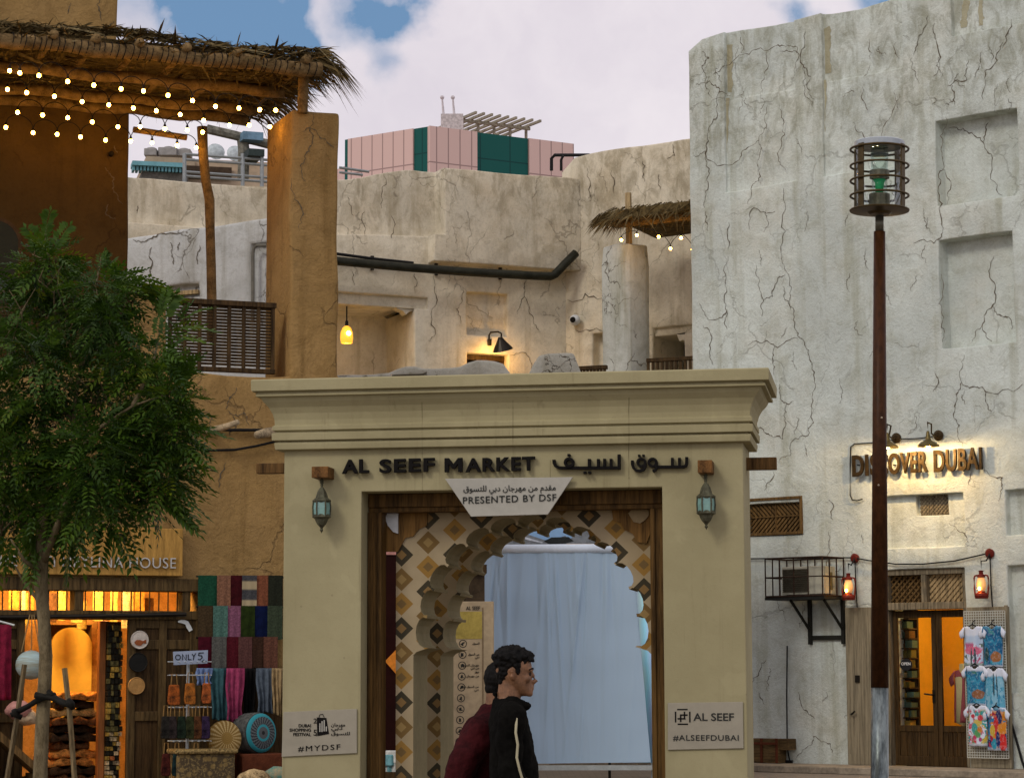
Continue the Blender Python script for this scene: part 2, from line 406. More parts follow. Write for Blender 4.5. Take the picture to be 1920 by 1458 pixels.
# ------------------------------------------------------------------ ground and paving
def paver_mat():
    m, t, b = base_mat('stone_paving'); v = t.new('ShaderNodeTexCoord').outputs['Object']
    br = t.new('ShaderNodeTexBrick'); t.l.new(v, br.inputs['Vector']); br.inputs['Scale'].default_value = 2.2; br.inputs['Mortar Size'].default_value = 0.012
    br.inputs['Color1'].default_value = (.20, .165, .125, 1); br.inputs['Color2'].default_value = (.27, .225, .17, 1); br.inputs['Mortar'].default_value = (.11, .09, .07, 1)
    t.l.new(t.mix(t.m('MULTIPLY', t.noise(v, 1.3, 5), 0.55), br.outputs[0], (.13, .11, .085)), b.inputs['Base Color']); b.inputs['Roughness'].default_value = 0.8
    bp = t.new('ShaderNodeBump'); bp.inputs['Strength'].default_value = .3; t.l.new(t.noise(v, 14, 4), bp.inputs['Height']); t.l.new(bp.outputs[0], b.inputs['Normal'])
    return m
g = MB(); N_ = 12
for i in range(N_):
    for j in range(N_):
        x0, x1 = -420 + 840 * i / N_, -420 + 840 * (i + 1) / N_; y0, y1 = -120 + 720 * j / N_, -120 + 720 * (j + 1) / N_
        g.quad((x0, y0, 0), (x1, y0, 0), (x1, y1, 0), (x0, y1, 0))
tag(g.build('ground', mat('sand_ground', (.26, .21, .15), .9, .15, .8, .2)), kind='structure')
g = MB(); g.quad((-14, -6, .004), (16, -6, .004), (16, 52, .004), (-14, 52, .004)); tag(g.build('paved_square', paver_mat()), kind='structure')
g = MB(); g.fbox(RW, -2.5, 12, .005, .12, -0.02, 1.05); tag(g.build('pavement', mat('kerb_stone', (.30, .25, .18), .85, .2, 3, .3), bevel=.015), kind='structure')
# ------------------------------------------------------------------ big plaster building on the right
def rwr(x0, y0, x1, y1, d): return (*RW.rect(x0, y0, x1, y1), d)
RT = RW.sz(1400, 56)[1]; S1R = 12.0
def rtop(s):
    z = RT + 0.05 * math.sin(s * 1.3)
    if s < 0.1: z -= 0.16
    if s > RW.sz(1535, 30)[0]: z += 0.07
    if s > RW.sz(1700, 30)[0]: z += 0.08
    return z
door_r = RW.rect(1655, 1066, 1814, 1446)
holes = [(*rwr(1357, 92, 1492, 345, 0)[:3], 999, -.06), (*rwr(1357, 92, 1492, 178, 0)[:3], 999, -.10), (*rwr(1540, 60, 1692, 320, 0)[:3], 999, -.06), (*rwr(1540, 60, 1692, 142, 0)[:3], 999, -.10), (*rwr(1800, -60, 1975, 62, 0)[:3], 999, -.12),
         rwr(1772, 213, 1908, 376, -.30), rwr(1772, 440, 1901, 648, -.30), rwr(1652, 917, 1816, 1026, -.10),
         rwr(1398, 932, 1505, 1003, -.18), rwr(1893, 903, 2020, 1000, -.15), rwr(1893, 1067, 2050, 1300, -.15),
         (door_r[0], door_r[1], -.5, door_r[3], None), rwr(1716, 924, 1772, 964, -.2)]
holes[-1] = (*holes[-1][:2], RW.sz(1745, 965)[1], RW.sz(1745, 926)[1], -.2)
bt = thing('plaster_building', RW.P(4, 0, -2), 'tall pale grey cracked plaster building with recessed niches and a lit shop door', 'building')
mb = wall_mb(RW, 0, S1R, 0.0, rtop, holes, res=.3, amp=.022, topamp=.05, thick=.7)
c1 = lambda x, y: (1280 + x / 3, y / 3); c2 = lambda x, y: (1280 + x / 2.916, 480 + y / 2.916); c8 = lambda x, y: (1280 + x / 3, 980 + y / 3)
cracks(mb, RW, [[(65, 875), (130, 850), (145, 900), (160, 905), (320, 900), (345, 845), (430, 790), (465, 690), (470, 600)], [(205, 520), (195, 660), (150, 740), (135, 850), (150, 950), (145, 1050), (125, 1170)],
    [(75, 475), (150, 455), (205, 520), (270, 540)], [(170, 420), (240, 370), (330, 310), (500, 270), (590, 255), (645, 265), (620, 440)], [(430, 790), (440, 850), (420, 920), (430, 1020), (390, 1050), (370, 1150)],
    [(545, 590), (570, 680), (575, 760), (540, 880), (585, 960)], [(375, 1290), (400, 1170), (520, 1190)], [(470, 290), (455, 420), (445, 520)], [(960, 690), (1000, 745), (1030, 790)],
    [(1220, 530), (1180, 640), (1145, 690), (1130, 780)], [(1420, 130), (1435, 260), (1410, 430)], [(1380, 90), (1330, 200), (1300, 310)], [(1800, 240), (1770, 340), (1700, 400), (1690, 560)],
    [(1490, 480), (1600, 450), (1610, 340)], [(1530, 590), (1520, 480)], [(1480, 660), (1465, 800), (1470, 920), (1440, 1050), (1460, 1250), (1450, 1340), (1300, 1370)],
    [(570, 1060), (580, 1300), (560, 1440)], [(260, 1250), (255, 1400)], [(1010, 490), (1040, 620)], [(110, 290), (150, 330), (110, 370), (125, 460)], [(690, 180), (660, 350), (720, 430)], [(130, 1190), (140, 1300)],
    [(640, 300), (560, 290)], [(325, 210), (330, 300)], [(1050, 220), (1055, 330)], [(1200, 240), (1215, 330)], [(1850, 110), (1800, 260)], [(1490, 1150), (1500, 1010), (1460, 950)]], c1, .022, 1.7)
cracks(mb, RW, [[(545, 0), (570, 90), (585, 200), (580, 260), (610, 380), (630, 440), (655, 455), (690, 540), (710, 600), (715, 740), (705, 820), (720, 910), (690, 940), (690, 980), (590, 1040), (590, 1090), (530, 1120)],
    [(355, 485), (470, 470), (500, 490), (630, 450)], [(505, 490), (490, 560), (500, 650)], [(400, 50), (420, 190), (440, 240), (430, 330)], [(440, 240), (490, 220), (520, 120), (560, 100)],
    [(250, 0), (230, 160), (240, 300), (150, 350), (90, 260)], [(240, 300), (240, 400)], [(110, 380), (150, 420), (150, 510), (160, 590)], [(530, 700), (540, 790), (570, 805), (610, 795)],
    [(570, 805), (560, 900), (550, 1000), (470, 970), (420, 940), (380, 940)], [(1540, 540), (1525, 690), (1500, 780), (1490, 830), (1505, 960), (1530, 1040)], [(1525, 690), (1570, 720), (1640, 715), (1860, 700)],
    [(1640, 720), (1660, 800), (1690, 850)], [(1650, 1170), (1750, 1210), (1750, 1270), (1730, 1340)], [(1415, 100), (1400, 260), (1420, 360), (1420, 470)], [(1580, 1180), (1565, 1250)], [(450, 1280), (500, 1180)],
    [(1380, 640), (1400, 680), (1370, 740)], [(670, 1030), (685, 1095)], [(800, 1330), (820, 1440)]], c2, .022, 1.6)
cracks(mb, RW, [[(650, 950), (680, 1050), (740, 1100)], [(640, 1320), (720, 1250), (735, 1200), (830, 1240), (840, 1290)], [(470, 770), (400, 870), (380, 940)], [(820, 50), (830, 150), (820, 270), (890, 260)],
    [(1500, 0), (1590, 60), (1610, 110)], [(430, 950), (460, 1020)]], c8, .022, 1.6)
rnd = random.Random(5)
sm_ = [[(1772 / 1, 540 / 1)]]
for (x0, y0, x1, y1, k) in ((1310, 85, 1900, 200, 26), (1310, 200, 1760, 600, 12), (1410, 500, 1900, 860, 12), (1410, 1000, 1640, 1400, 10)):
    pls = []
    for q in range(k):
        x, y = rnd.uniform(x0, x1), rnd.uniform(y0, y1)
        if y < 70 - (x - 1305) * .17 + 18: continue
        if 1765 < x < 1915 and 190 < y < 660: continue
        L = rnd.uniform(14, 48); pls.append([(x, y), (x + rnd.uniform(-8, 8), y + L * .5), (x + rnd.uniform(-14, 14), y + L)])
    cracks(mb, RW, pls, lambda x, y: (x, y), .022, 1.0, rough=.3)
# cracks inside the two niches lie on their back walls
nF = Frame(RW.o.x - RW.n.x * .30, RW.o.y - RW.n.y * .30, -40)
cracks(mb, nF, [[(1500 / 3 + 1280, 720 / 3), (1600 / 3 + 1280, 740 / 3), (1690 / 3 + 1280, 800 / 3), (1740 / 3 + 1280, 930 / 3), (1800 / 3 + 1280, 1100 / 3)], [(1690 / 3 + 1280, 800 / 3), (1720 / 3 + 1280, 690 / 3)],
    [(1864, 480), (1859, 525), (1861, 572), (1842, 607), (1822, 641)], [(1842, 607), (1860, 640)], [(1861, 572), (1870, 590), (1894, 597), (1897, 617)]], lambda x, y: (x, y), .022, 1.8)
for x0, y0, x1, y1, d, wp in ((1366, 84, 1366, 172, -.10, 20), (1363, 184, 1357, 338, -.06, 13), (1550, 52, 1550, 138, -.10, 19), (1546, 150, 1541, 312, -.06, 11), (1812, 0, 1806, 52, -.12, 14), (1838, 0, 1840, 48, -.12, 9)):
    n = 14; P_ = [RW.sz(x0 + (x1 - x0) * i / n + rnd.uniform(-1.5, 1.5), y0 + (y1 - y0) * i / n, d) for i in range(n + 1)]
    mb.strip(RW, P_, [wp * 40 / FPX * rnd.uniform(.75, 1.15) for _ in P_], [d + relief(p[0], p[1], .022) + .006 for p in P_], 2)
mb.build('wall', [M_RW, M_CRACK, M_STN], bt, bevel=.035, bseg=2, ang=50, smooth=True)
mb = MB(); mb.fbox(RW, .02, S1R, 11.6, 11.8, -9, -.72); mb.fbox(RW, 0.02, .7, 0, 12.4, -9, -.71)
mb.build('roof', M_RW, bt)
# niche lattice, chevron window
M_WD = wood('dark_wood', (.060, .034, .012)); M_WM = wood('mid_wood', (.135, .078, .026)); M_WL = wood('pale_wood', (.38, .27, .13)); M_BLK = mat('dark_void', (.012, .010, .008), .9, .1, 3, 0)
M_WG = wood('grey_weathered_wood', (.20, .165, .105)); M_BROWN = wood('brown_timber', (.14, .075, .024), grain=(1, 1, .08))
def lattice(mb, F, s0, s1, z0, z1, d, n, wd, th, m=0):
    """diagonal slats both ways, clipped to the rectangle"""
    for sg in (1, -1):
        dd = d + (0.003 if sg > 0 else -th)
        W_, H_ = s1 - s0, z1 - z0; k = -H_
        step = W_ / n
        while k < W_:
            t0, t1 = max(0, -k), min(H_, W_ - k)
            if t1 - t0 > 0.02:
                a = (k + t0, t0); b = (k + t1, t1)
                if sg < 0: a = (W_ - a[0], a[1]); b = (W_ - b[0], b[1])
                mb.strip(F, [(s0 + a[0], z0 + a[1]), (s0 + b[0], z0 + b[1])], wd, dd, m, thick=th)
            k += step
a, b, z0, z1 = RW.rect(1398, 932, 1505, 1003)
wt = thing('chevron_window', RW.P((a + b) / 2, z0, -.1), 'small dark window with chevron wooden slats in an orange brown frame, on the grey wall', 'window')
mb = MB(); fw = .05
for (p, q, r_, s_) in ((a, b, z1 - fw, z1), (a, b, z0, z0 + fw), (b - fw, b, z0 + fw, z1 - fw), (a, a + fw, z0 + fw, z1 - fw)): mb.fbox(RW, p, q, r_, s_, -.10, .03)
mb.build('frame', M_WM, wt, bevel=.006)
mb = MB(); mb.fbox(RW, a + fw, b - fw, z0 + fw, z1 - fw, -.17, -.15); mb.build('backing', M_BLK, wt)
mb = MB(); zc = (z0 + z1) / 2; sc_ = (a + b) / 2; k = a - .5
while k < b + .5:
    for up in (1, -1):
        e = (z1 - fw) if up > 0 else (z0 + fw); h = abs(e - zc) - .015; lo, hi = a + fw, b - fw
        s_a, s_b = k + h, k; z_a, z_b = zc + up * .012, e - up * .002
        if s_a > hi or s_b > hi or s_a < lo: pass
        if s_b < lo:
            f = (lo - s_b) / (s_a - s_b) if s_a > s_b else 1
            if f >= 1: continue
            z_b = z_b + (z_a - z_b) * f; s_b = lo
        if s_a > hi:
            f = (s_a - hi) / (s_a - s_b)
            if f >= 1: continue
            z_a = z_a + (z_b - z_a) * f; s_a = hi
        if abs(z_a - z_b) > .03: mb.strip(RW, [(s_a, z_a), (s_b, z_b)], .038, -.07, 0, thick=.03)
    k += .085
mb.fbox(RW, a + fw, b - fw, zc - .012, zc + .012, -.10, -.05); mb.fbox(RW, sc_ - .015, sc_ + .015, z0 + fw, z1 - fw, -.105, -.055)
mb.build('slats', M_WM, wt)
a, b, z0, z1 = holes[-1][:4]
mb = MB(); lattice(mb, RW, a + .01, b - .01, z0 + .01, z1 - .01, -.145, 8, .028, .012); mb.fbox(RW, a, b, z0, z1, -.198, -.19, 1)
tag(mb.build('vent_grille', [M_WG, M_BLK]), 'small square lattice vent inside the shallow niche under the metal lettering', 'vent')
# ------------------------------------------------------------------ shop door in the right building
a, b, z0, z1 = door_r; z0 = .12; zt = RW.sz(1735, 1136)[1]
dt = thing('shop_door', RW.P((a + b) / 2, z0, -.2), 'dark wooden double shop door with tall panes and a lattice transom, orange light inside', 'door')
mb = MB(); f = .09
mb.fbox(RW, a, b, z1 - f, z1, -.32, -.06); mb.fbox(RW, a, b, zt - .05, zt + .07, -.32, -.055)
for x in (a, b - f): mb.fbox(RW, x, x + f, z0, zt - .05, -.315, -.065); mb.fbox(RW, x, x + f, zt + .07, z1 - f, -.315, -.065)
sm = (a + b) / 2 - .02; mb.fbox(RW, sm - .05, sm + .05, zt + .07, z1 - f, -.31, -.07); mb.build('door_frame', M_WG, dt, bevel=.008)
for k, (p, q) in enumerate(((a + f, sm - .05), (sm + .05, b - f))):
    mb = MB(); lattice(mb, RW, p, q, zt + .07, z1 - f, -.18, 7 if k else 6, .045 if k else .03, .015, 0); mb.build('transom_lattice', M_WL if k else M_WM, dt)
    mb = MB(); mb.fbox(RW, p, q, zt + .07, z1 - f, -.26, -.25); mb.build('transom_backing', mat('backing_board' + ('_pale' if k else '_dark'), (.26, .18, .085) if k else (.07, .04, .015), .9, .1, 3, 0), dt)
sd_ = RW.sz(1746, 1300)[0]; zl = RW.sz(1740, 1375)[1]; zr = RW.sz(1740, 1360)[1]; zh = zt - .18
leafs = ((a + f, sd_ - .005), (sd_ + .005, b - f))
M_PANE = glass('window_pane', (.97, .98, .97), .25)
for k, (p, q) in enumerate(leafs):
    mb = MB(); st = .085
    mb.fbox(RW, p, p + st, z0, zt - .06, -.25, -.20); mb.fbox(RW, q - st, q, z0, zt - .06, -.25, -.20)
    mb.fbox(RW, p + st, q - st, zh, zt - .06, -.248, -.202); mb.fbox(RW, p + st, q - st, zr - .1, zr, -.248, -.202); mb.fbox(RW, p + st, q - st, z0, z0 + .16, -.248, -.202)
    for i in range(5):
        w_ = (q - p - 2 * st) / 5; mb.fbox(RW, p + st + i * w_ + .004, p + st + (i + 1) * w_ - .004, z0 + .16, zr - .1, -.24, -.216)
    lf = mb.build('door_leaf', M_WD, dt, bevel=.006)
    pm = MB(); pm.fbox(RW, p + st, q - st, zr, zh, -.228, -.222); pm.build('pane', M_PANE, lf)
    if k == 0:
        h = MB(); c = RW.X(1716, 1302, -.16); h.tube([RW.P(q - .06, c.z, -.2), RW.P(q - .06, c.z, -.13), RW.P(q - .20, c.z + .02, -.13)], .014, 8); h.fbox(RW, q - .085, q - .035, c.z - .13, c.z + .08, -.2, -.19); h.build('handle', mat('dark_metal', (.03, .026, .02), .4, .1, 10, 0, .8), lf)
M_DKM = mat('dark_metal', (.03, .026, .02), .4, .1, 10, 0, .8)
# interior of the shop
it = thing('shop_interior', RW.P((a + b) / 2, .12, -3), 'bright orange walled shop interior seen through the door panes', 'room')
M_ORW = mat('orange_paint', (.84, .47, .035), .7, .05, 2, .05)
mb = MB(); s0i, s1i = a - .6, b + 2.2
mb.fbox(RW, s0i, s1i, 0.02, 3.4, -3.1, -3.0); mb.fbox(RW, s0i - .1, s0i, .02, 3.4, -3, -.72); mb.fbox(RW, s1i, s1i + .1, .02, 3.4, -3, -.72); mb.fbox(RW, s0i, s1i, 3.4, 3.5, -3.1, -.72)
mb.build('room_wall', M_ORW, it)
mb = MB(); mb.fbox(RW, s0i, s1i, .02, .1, -3, -.72); mb.build('floor', mat('shop_floor', (.2, .13, .08), .6, .2, 4, .1), it)
cl = MB(); lc = RW.P((a + b) / 2 + .7, 3.32, -1.6); cl.lathe(lc, [(.0, 0), (.16, 0), (.18, .04), (.18, .08)], 20); clo = cl.build('ceiling_lamp', emit('warm_diffuser', (1, .72, .35), 6), it)
lamp('lamp_light', lc - Vector((0, 0, .08)), clo, 125, (1, .70, .28), .15)
# product shelf just behind the left pane
p, q = leafs[0]; p += .12; q = RW.sz(1705, 1250, -.7)[0]; p = RW.sz(1664, 1250, -.7)[0]
sh = thing('goods_shelf', RW.P((p + q) / 2, .12, -.6), 'shelf crammed with small gold coloured boxes behind the left door pane', 'shelf')
mb = MB(); mb.fbox(RW, p - .2, q + .05, .12, 2.75, -.95, -.9)
for i in range(13): mb.fbox(RW, p - .2, q + .05, .55 + i * .165, .57 + i * .165, -.9, -.62)
mb.build('rack', M_WD, sh)
pal = [mat('box_' + n_, c_, .5, .2, 9, .05) for n_, c_ in (('gold', (.36, .24, .05)), ('olive', (.13, .11, .03)), ('cream', (.45, .36, .18)), ('brown', (.12, .06, .02)), ('teal', (.08, .13, .10)))]
mb = MB(); rr = random.Random(3)
for i in range(12):
    x = p - .18
    while x < q:
        w_ = rr.uniform(.06, .15); h = rr.uniform(.07, .135); mb.fbox(RW, x, x + w_ - .012, .572 + i * .165, .572 + i * .165 + h, -.85, -.66 + rr.uniform(-.02, .02), rr.randrange(5)); x += w_
mb.build('box_goods', pal, sh)
# open sign
os_ = RW.X(1699, 1243, -.19); mb = MB(); mb.lathe(os_, [(0, -.008), (.115, -.008), (.12, 0), (.115, .008), (0, .008)], 28, axis=RW.n)
osn = tag(mb.build('open_sign', mat('sign_black', (.02, .02, .022), .4, .1, 5, 0)), 'black oval hanging sign with the word OPEN on the left door pane', 'sign')
osn.scale = (1, 1, .82)
# mannequin torso with pink shirt inside right leaf
mc = RW.P(RW.sz(1803, 1300, -.75)[0], 0, -.75); zA = RW.sz(1803, 1352, -.75)[1]; zB = RW.sz(1803, 1243, -.75)[1]; hh = zB - zA
# ------------------------------------------------------------------ lettering
AR = {'ق': 'FED5 FED6 FED8 FED7', 'س': 'FEB1 FEB2 FEB4 FEB3', 'و': 'FEED FEEE - -', 'ل': 'FEDD FEDE FEE0 FEDF', 'ي': 'FEF1 FEF2 FEF4 FEF3', 'ف': 'FED1 FED2 FED4 FED3',
      'م': 'FEE1 FEE2 FEE4 FEE3', 'د': 'FEA9 FEAA - -', 'ن': 'FEE5 FEE6 FEE8 FEE7', 'ه': 'FEE9 FEEA FEEC FEEB', 'ر': 'FEAD FEAE - -', 'ج': 'FE9D FE9E FEA0 FE9F', 'ا': 'FE8D FE8E - -',
      'ب': 'FE8F FE90 FE92 FE91', 'ت': 'FE95 FE96 FE98 FE97'}
def arabic(t):
    out = []
    for wd in t.split(' '):
        f = ''
        for i, ch in enumerate(wd):
            fm = AR[ch].split(' '); pj = i > 0 and AR[wd[i - 1]].split(' ')[2] != '-'; nj = i < len(wd) - 1 and fm[2] != '-'
            f += chr(int(fm[2] if pj and nj else fm[1] if pj else fm[3] if nj else fm[0], 16))
        out.append(f)
    return ' '.join(out)[::-1]
def text_into(mb, txt, F, s0, s1, z0, z1, d, depth=.012, bold=0.0, space=1.0, m=0, slant=0.0):
    c = bpy.data.curves.new('lettering', 'FONT'); c.body = txt; c.extrude = 0.5; c.offset = bold; c.space_character = space; c.resolution_u = 4
    o = bpy.data.objects.new('lettering', c); COL.objects.link(o); bpy.context.view_layer.update()
    me = bpy.data.meshes.new_from_object(o.evaluated_get(bpy.context.evaluated_depsgraph_get()))
    xs = [v.co.x for v in me.vertices]; ys = [v.co.y for v in me.vertices]; x0, x1, y0, y1 = min(xs), max(xs), min(ys), max(ys)
    b = len(mb.v)
    for v in me.vertices:
        fx = (v.co.x - x0) / (x1 - x0)
        mb.v.append(F.P(s0 + fx * (s1 - s0), z0 + (v.co.y - y0) / (y1 - y0) * (z1 - z0) + slant * fx, d + (v.co.z + .5) * depth))
    for p in me.polygons: mb.face([b + i for i in p.vertices], m)
    bpy.data.objects.remove(o); bpy.data.meshes.remove(me); bpy.data.curves.remove(c)
def text_px(mb, txt, F, x0, y0, x1, y1, d, depth=.012, **k):
    a, b, z0, z1 = F.rect(x0, y0, x1, y1, d); text_into(mb, txt, F, a, b, z0, z1, d, depth, **k)
M_LET = mat('letter_black', (.008, .007, .006), .8, .1, 10, 0, spec=.1); M_LETG = mat('letter_grey', (.03, .032, .028), .8, .1, 10, 0, spec=.1)
# OPEN
mb = MB(); a_, b_, z_, zz_ = RW.rect(1690, 1239, 1707, 1248, -.18)
text_into(mb, 'OPEN', RW, a_, b_, os_.z - .03, os_.z + .03, -.181, .004, bold=.01); L_ = mb.build('lettering', mat('letter_white', (.7, .7, .68), .6, .05, 5, 0))
L_.parent = osn; L_.location = Vector(L_.location) - Vector(osn.location); L_.location.z /= .82
# ------------------------------------------------------------------ market gate
G = Frame(0.015, 14.0, -9)
def gx(x, y=900, d=0): return G.sz(x, y, d)[0]
def gz(y, x=963, d=0): return G.sz(x, y, d)[1]
GL, GR, GD = gx(531, 1100), gx(1397, 1100), .62
OL, OR_, OZ = gx(677, 1150), gx(1244, 1150), gz(917)
def cream():
    m, t, b = base_mat('cream_render'); v = t.new('ShaderNodeTexCoord').outputs['Object']
    c = t.mix(t.ss(t.noise(v, 1.6, 5, .6), .3, .7), (.305, .268, .142), (.37, .328, .18))
    c = t.mix(t.m('MULTIPLY', t.ss(t.noise(t.map(v, (7, 7, .5)), 1, 4), .55, .75), .22), c, (.20, .16, .07))
    c = t.mix(t.m('MULTIPLY', t.ss(t.noise(v, 60, 3, .7), .5, .8), .15), c, (.17, .145, .07))
    u = t.sep(v)
    for x_, lo, hi in ((-.06, 2.6, 3.25), (-.60, 2.6, 3.25), (.62, 2.6, 3.25), (.16, 2.05, 2.9), (-.02, 2.05, 2.9)):
        ln = t.m('SUBTRACT', 1.0, t.ss(t.m('ABSOLUTE', t.m('SUBTRACT', u[0], t.m('MULTIPLY_ADD', t.noise(v, 9, 2), .006, x_))), .001, .005))
        ln = t.m('MULTIPLY', ln, t.m('MULTIPLY', t.m('GREATER_THAN', u[2], lo), t.m('LESS_THAN', u[2], hi)))
        c = t.mix(t.m('MULTIPLY', ln, t.m('MULTIPLY_ADD', t.ss(t.noise(v, 5, 3), .4, .6), .5, .2)), c, (.13, .105, .05))
    sp = t.new('ShaderNodeTexVoronoi'); t.l.new(v, sp.inputs['Vector']); sp.inputs['Scale'].default_value = 5
    c = t.mix(t.m('MULTIPLY', t.m('LESS_THAN', sp.outputs['Distance'], .035), .4), c, (.18, .15, .08))
    dr = t.m('MULTIPLY', t.ss(t.noise(t.map(v, (11, 11, .35)), 1.3, 5, .7), .54, .74), t.ss(t.noise(v, 2.2, 4), .42, .62)); c = t.mix(t.m('MULTIPLY', dr, .45), c, (.13, .10, .045))
    pt = t.ss(t.noise(v, 3.1, 3, .5, .8), .60, .63); c = t.mix(t.m('MULTIPLY', pt, .16), c, (.46, .41, .23))
    t.l.new(c, b.inputs['Base Color']); b.inputs['Roughness'].default_value = .85; b.inputs['Specular IOR Level'].default_value = .2
    bp = t.new('ShaderNodeBump'); bp.inputs['Strength'].default_value = .22; bp.inputs['Distance'].default_value = .012
    t.l.new(t.m('ADD', t.noise(v, 8, 5, .6), t.m('MULTIPLY', t.noise(v, 120, 2), .25)), bp.inputs['Height']); t.l.new(bp.outputs[0], b.inputs['Normal']); return m
M_CR = cream()
gate = thing('market_gate', G.P(0, 0, -.3), 'cream rendered market gate with a stepped cornice, raised black lettering and dark wood lined opening', 'gate')
zc0 = gz(836)
mb = MB()
mb.prism(G, [(GL, 0), (OL, 0), (OL, OZ), (OR_, OZ), (OR_, 0), (GR, 0), (GR, zc0), (GL, zc0)], -GD, 0)
mb.build('portal', M_CR, gate, bevel=.006, org=G.P(0, 0, -.3))
prof = [(0, zc0 - .004), (.045, zc0), (.05, gz(827)), (.05, gz(823)), (.032, gz(822)), (.032, gz(820)), (.062, gz(819)), (.064, gz(806)), (.062, gz(805)), (.040, gz(803.5)), (.040, gz(801)), (.060, gz(800)), (.060, gz(792)), (.048, gz(790)), (.050, gz(780)), (.060, gz(768)), (.078, gz(757)), (.105, gz(747)), (.115, gz(741)), (.115, gz(739)), (.142, gz(738)), (.142, gz(733)), (.134, gz(731.5)), (.134, gz(729.5)), (.165, gz(728.5)), (.167, gz(709)), (.162, gz(706.5))]
mb = MB(); rings = []
for o_, z in prof: rings.append([mb.vert(G.P(a, z, d)) for a, d in ((GL - o_, o_), (GR + o_, o_), (GR + o_, -GD - o_), (GL - o_, -GD - o_))])
for r1, r2 in zip(rings, rings[1:]):
    for k in range(4): l = (k + 1) % 4; mb.face((r1[k], r1[l], r2[l], r2[k]))
mb.face(rings[-1]); mb.face(rings[0][::-1])
mb.build('cornice', M_CR, gate, bevel=.003, org=G.P(0, 0, -.3))
# rafters sticking out of the gate's sides
for (x0, y0, x1, y1) in ((480, 868, 533, 887), (1395, 857, 1456, 880)):
    a, b, z0, z1 = G.rect(x0, y0, x1, y1, -.3); mb = MB(); mb.fbox(G, a, b, z0, z1, -.36, -.30); mb.build('beam_end', M_BROWN, gate, bevel=.004)
# raised lettering
for tx, x0, x1, ya in (('AL', 643, 693, 888), ('SEEF', 713, 816, 886.5), ('MARKET', 835, 1004, 884.5)):
    mb = MB()
    if tx == 'MARKET':                                    # the M is drawn as its own outline
        a_, b_, z_, y_ = G.rect(x0, ya - 25.5, 868, ya + .6, .012)
        mb.prism(G, [(a_ + (b_ - a_) * p, z_ + (y_ - z_) * q) for p, q in ((0, 0), (0, 1), (.24, 1), (.5, .55), (.76, 1), (1, 1), (1, 0), (.77, 0), (.77, .60), (.57, .24), (.43, .24), (.23, .60), (.23, 0))], .012, .042); tx, x0 = 'ARKET', 874
    text_px(mb, tx, G, x0, ya - 26, x1, ya, .012, .03, bold=.03, space=1.14, slant=.002 + .000022 * (x1 - x0)); mb.build('raised_word', M_LET, gate)
def arc(cx, cy, r, a0, a1, n=14): return [(cx + r * math.cos(R(a0 + (a1 - a0) * i / n)), cy - r * math.sin(R(a0 + (a1 - a0) * i / n))) for i in range(n + 1)]
mb = MB(); k5 = lambda x, y: (1000 + x / 5.647, 840 + y / 5.647)
strokes = [([(1622, 92), (1622, 160), (1612, 185), (1585, 196), (1300, 197)], 30), ([(1545, 100), (1545, 190)], 28), ([(1470, 100), (1470, 190)], 28), (arc(1262, 150, 40, 0, 360), 26), ([(1302, 150), (1302, 205), (1288, 232), (1262, 245)], 26),
    (arc(1142, 150, 40, 0, 360), 26), ([(1182, 150), (1182, 190), (1165, 225), (1125, 240), (1085, 232), (1058, 205), (1046, 170), (1046, 128)], 27), ([(1107, 78), (1130, 78)], 24), ([(1152, 78), (1175, 78)], 24),
    ([(905, 65), (905, 205), (330, 207), (270, 205), (232, 185), (218, 155), (215, 120)], 30), ([(820, 110), (820, 195)], 27), ([(752, 110), (752, 195)], 27), ([(685, 112), (685, 195)], 27), ([(590, 112), (590, 195)], 30),
    ([(530, 256), (556, 256)], 26), ([(580, 256), (606, 256)], 26), (arc(376, 150, 42, 0, 360), 27), ([(360, 72), (386, 72)], 26)]
for i, (pl, w_) in enumerate(strokes):
    dd = .03 + .0012 * i; mb.strip(G, [G.sz(*k5(x, y), dd) for x, y in pl], w_ / 5.647 / FPX * 14, dd, 0, thick=.024 + .0012 * i)
mb.build('arabic_lettering', M_LET, gate)
# wood lining of the opening
mb = MB(); w1 = gz(925, 963, -.2); w2 = gz(957, 963, -.2)
mb.fbox(G, OL + .002, OR_ - .002, w2 + .03, OZ - .002, -.30, -.17); mb.fbox(G, OL + .002, OR_ - .002, w2, w2 + .0295, -.29, -.19)
pl, pr = gx(716, 1200, -.18), gx(1221, 1200, -.18)
mb.fbox(G, OL + .002, pl, 0, w2 - .001, -.30, -.175); mb.fbox(G, pr, OR_ - .002, 0, w2 - .001, -.30, -.175)
mb.fbox(G, OL + .002, OL + .035, 0, w2 - .001, -.174, -.160); mb.fbox(G, pl - .03, pl - .002, 0, w2 - .001, -.174, -.164); mb.fbox(G, pr + .002, pr + .03, 0, w2 - .001, -.174, -.164)
mb.build('wood_lining', wood('lining_wood', (.115, .062, .017), grain=(1, 1, .05)), gate, bevel=.003)
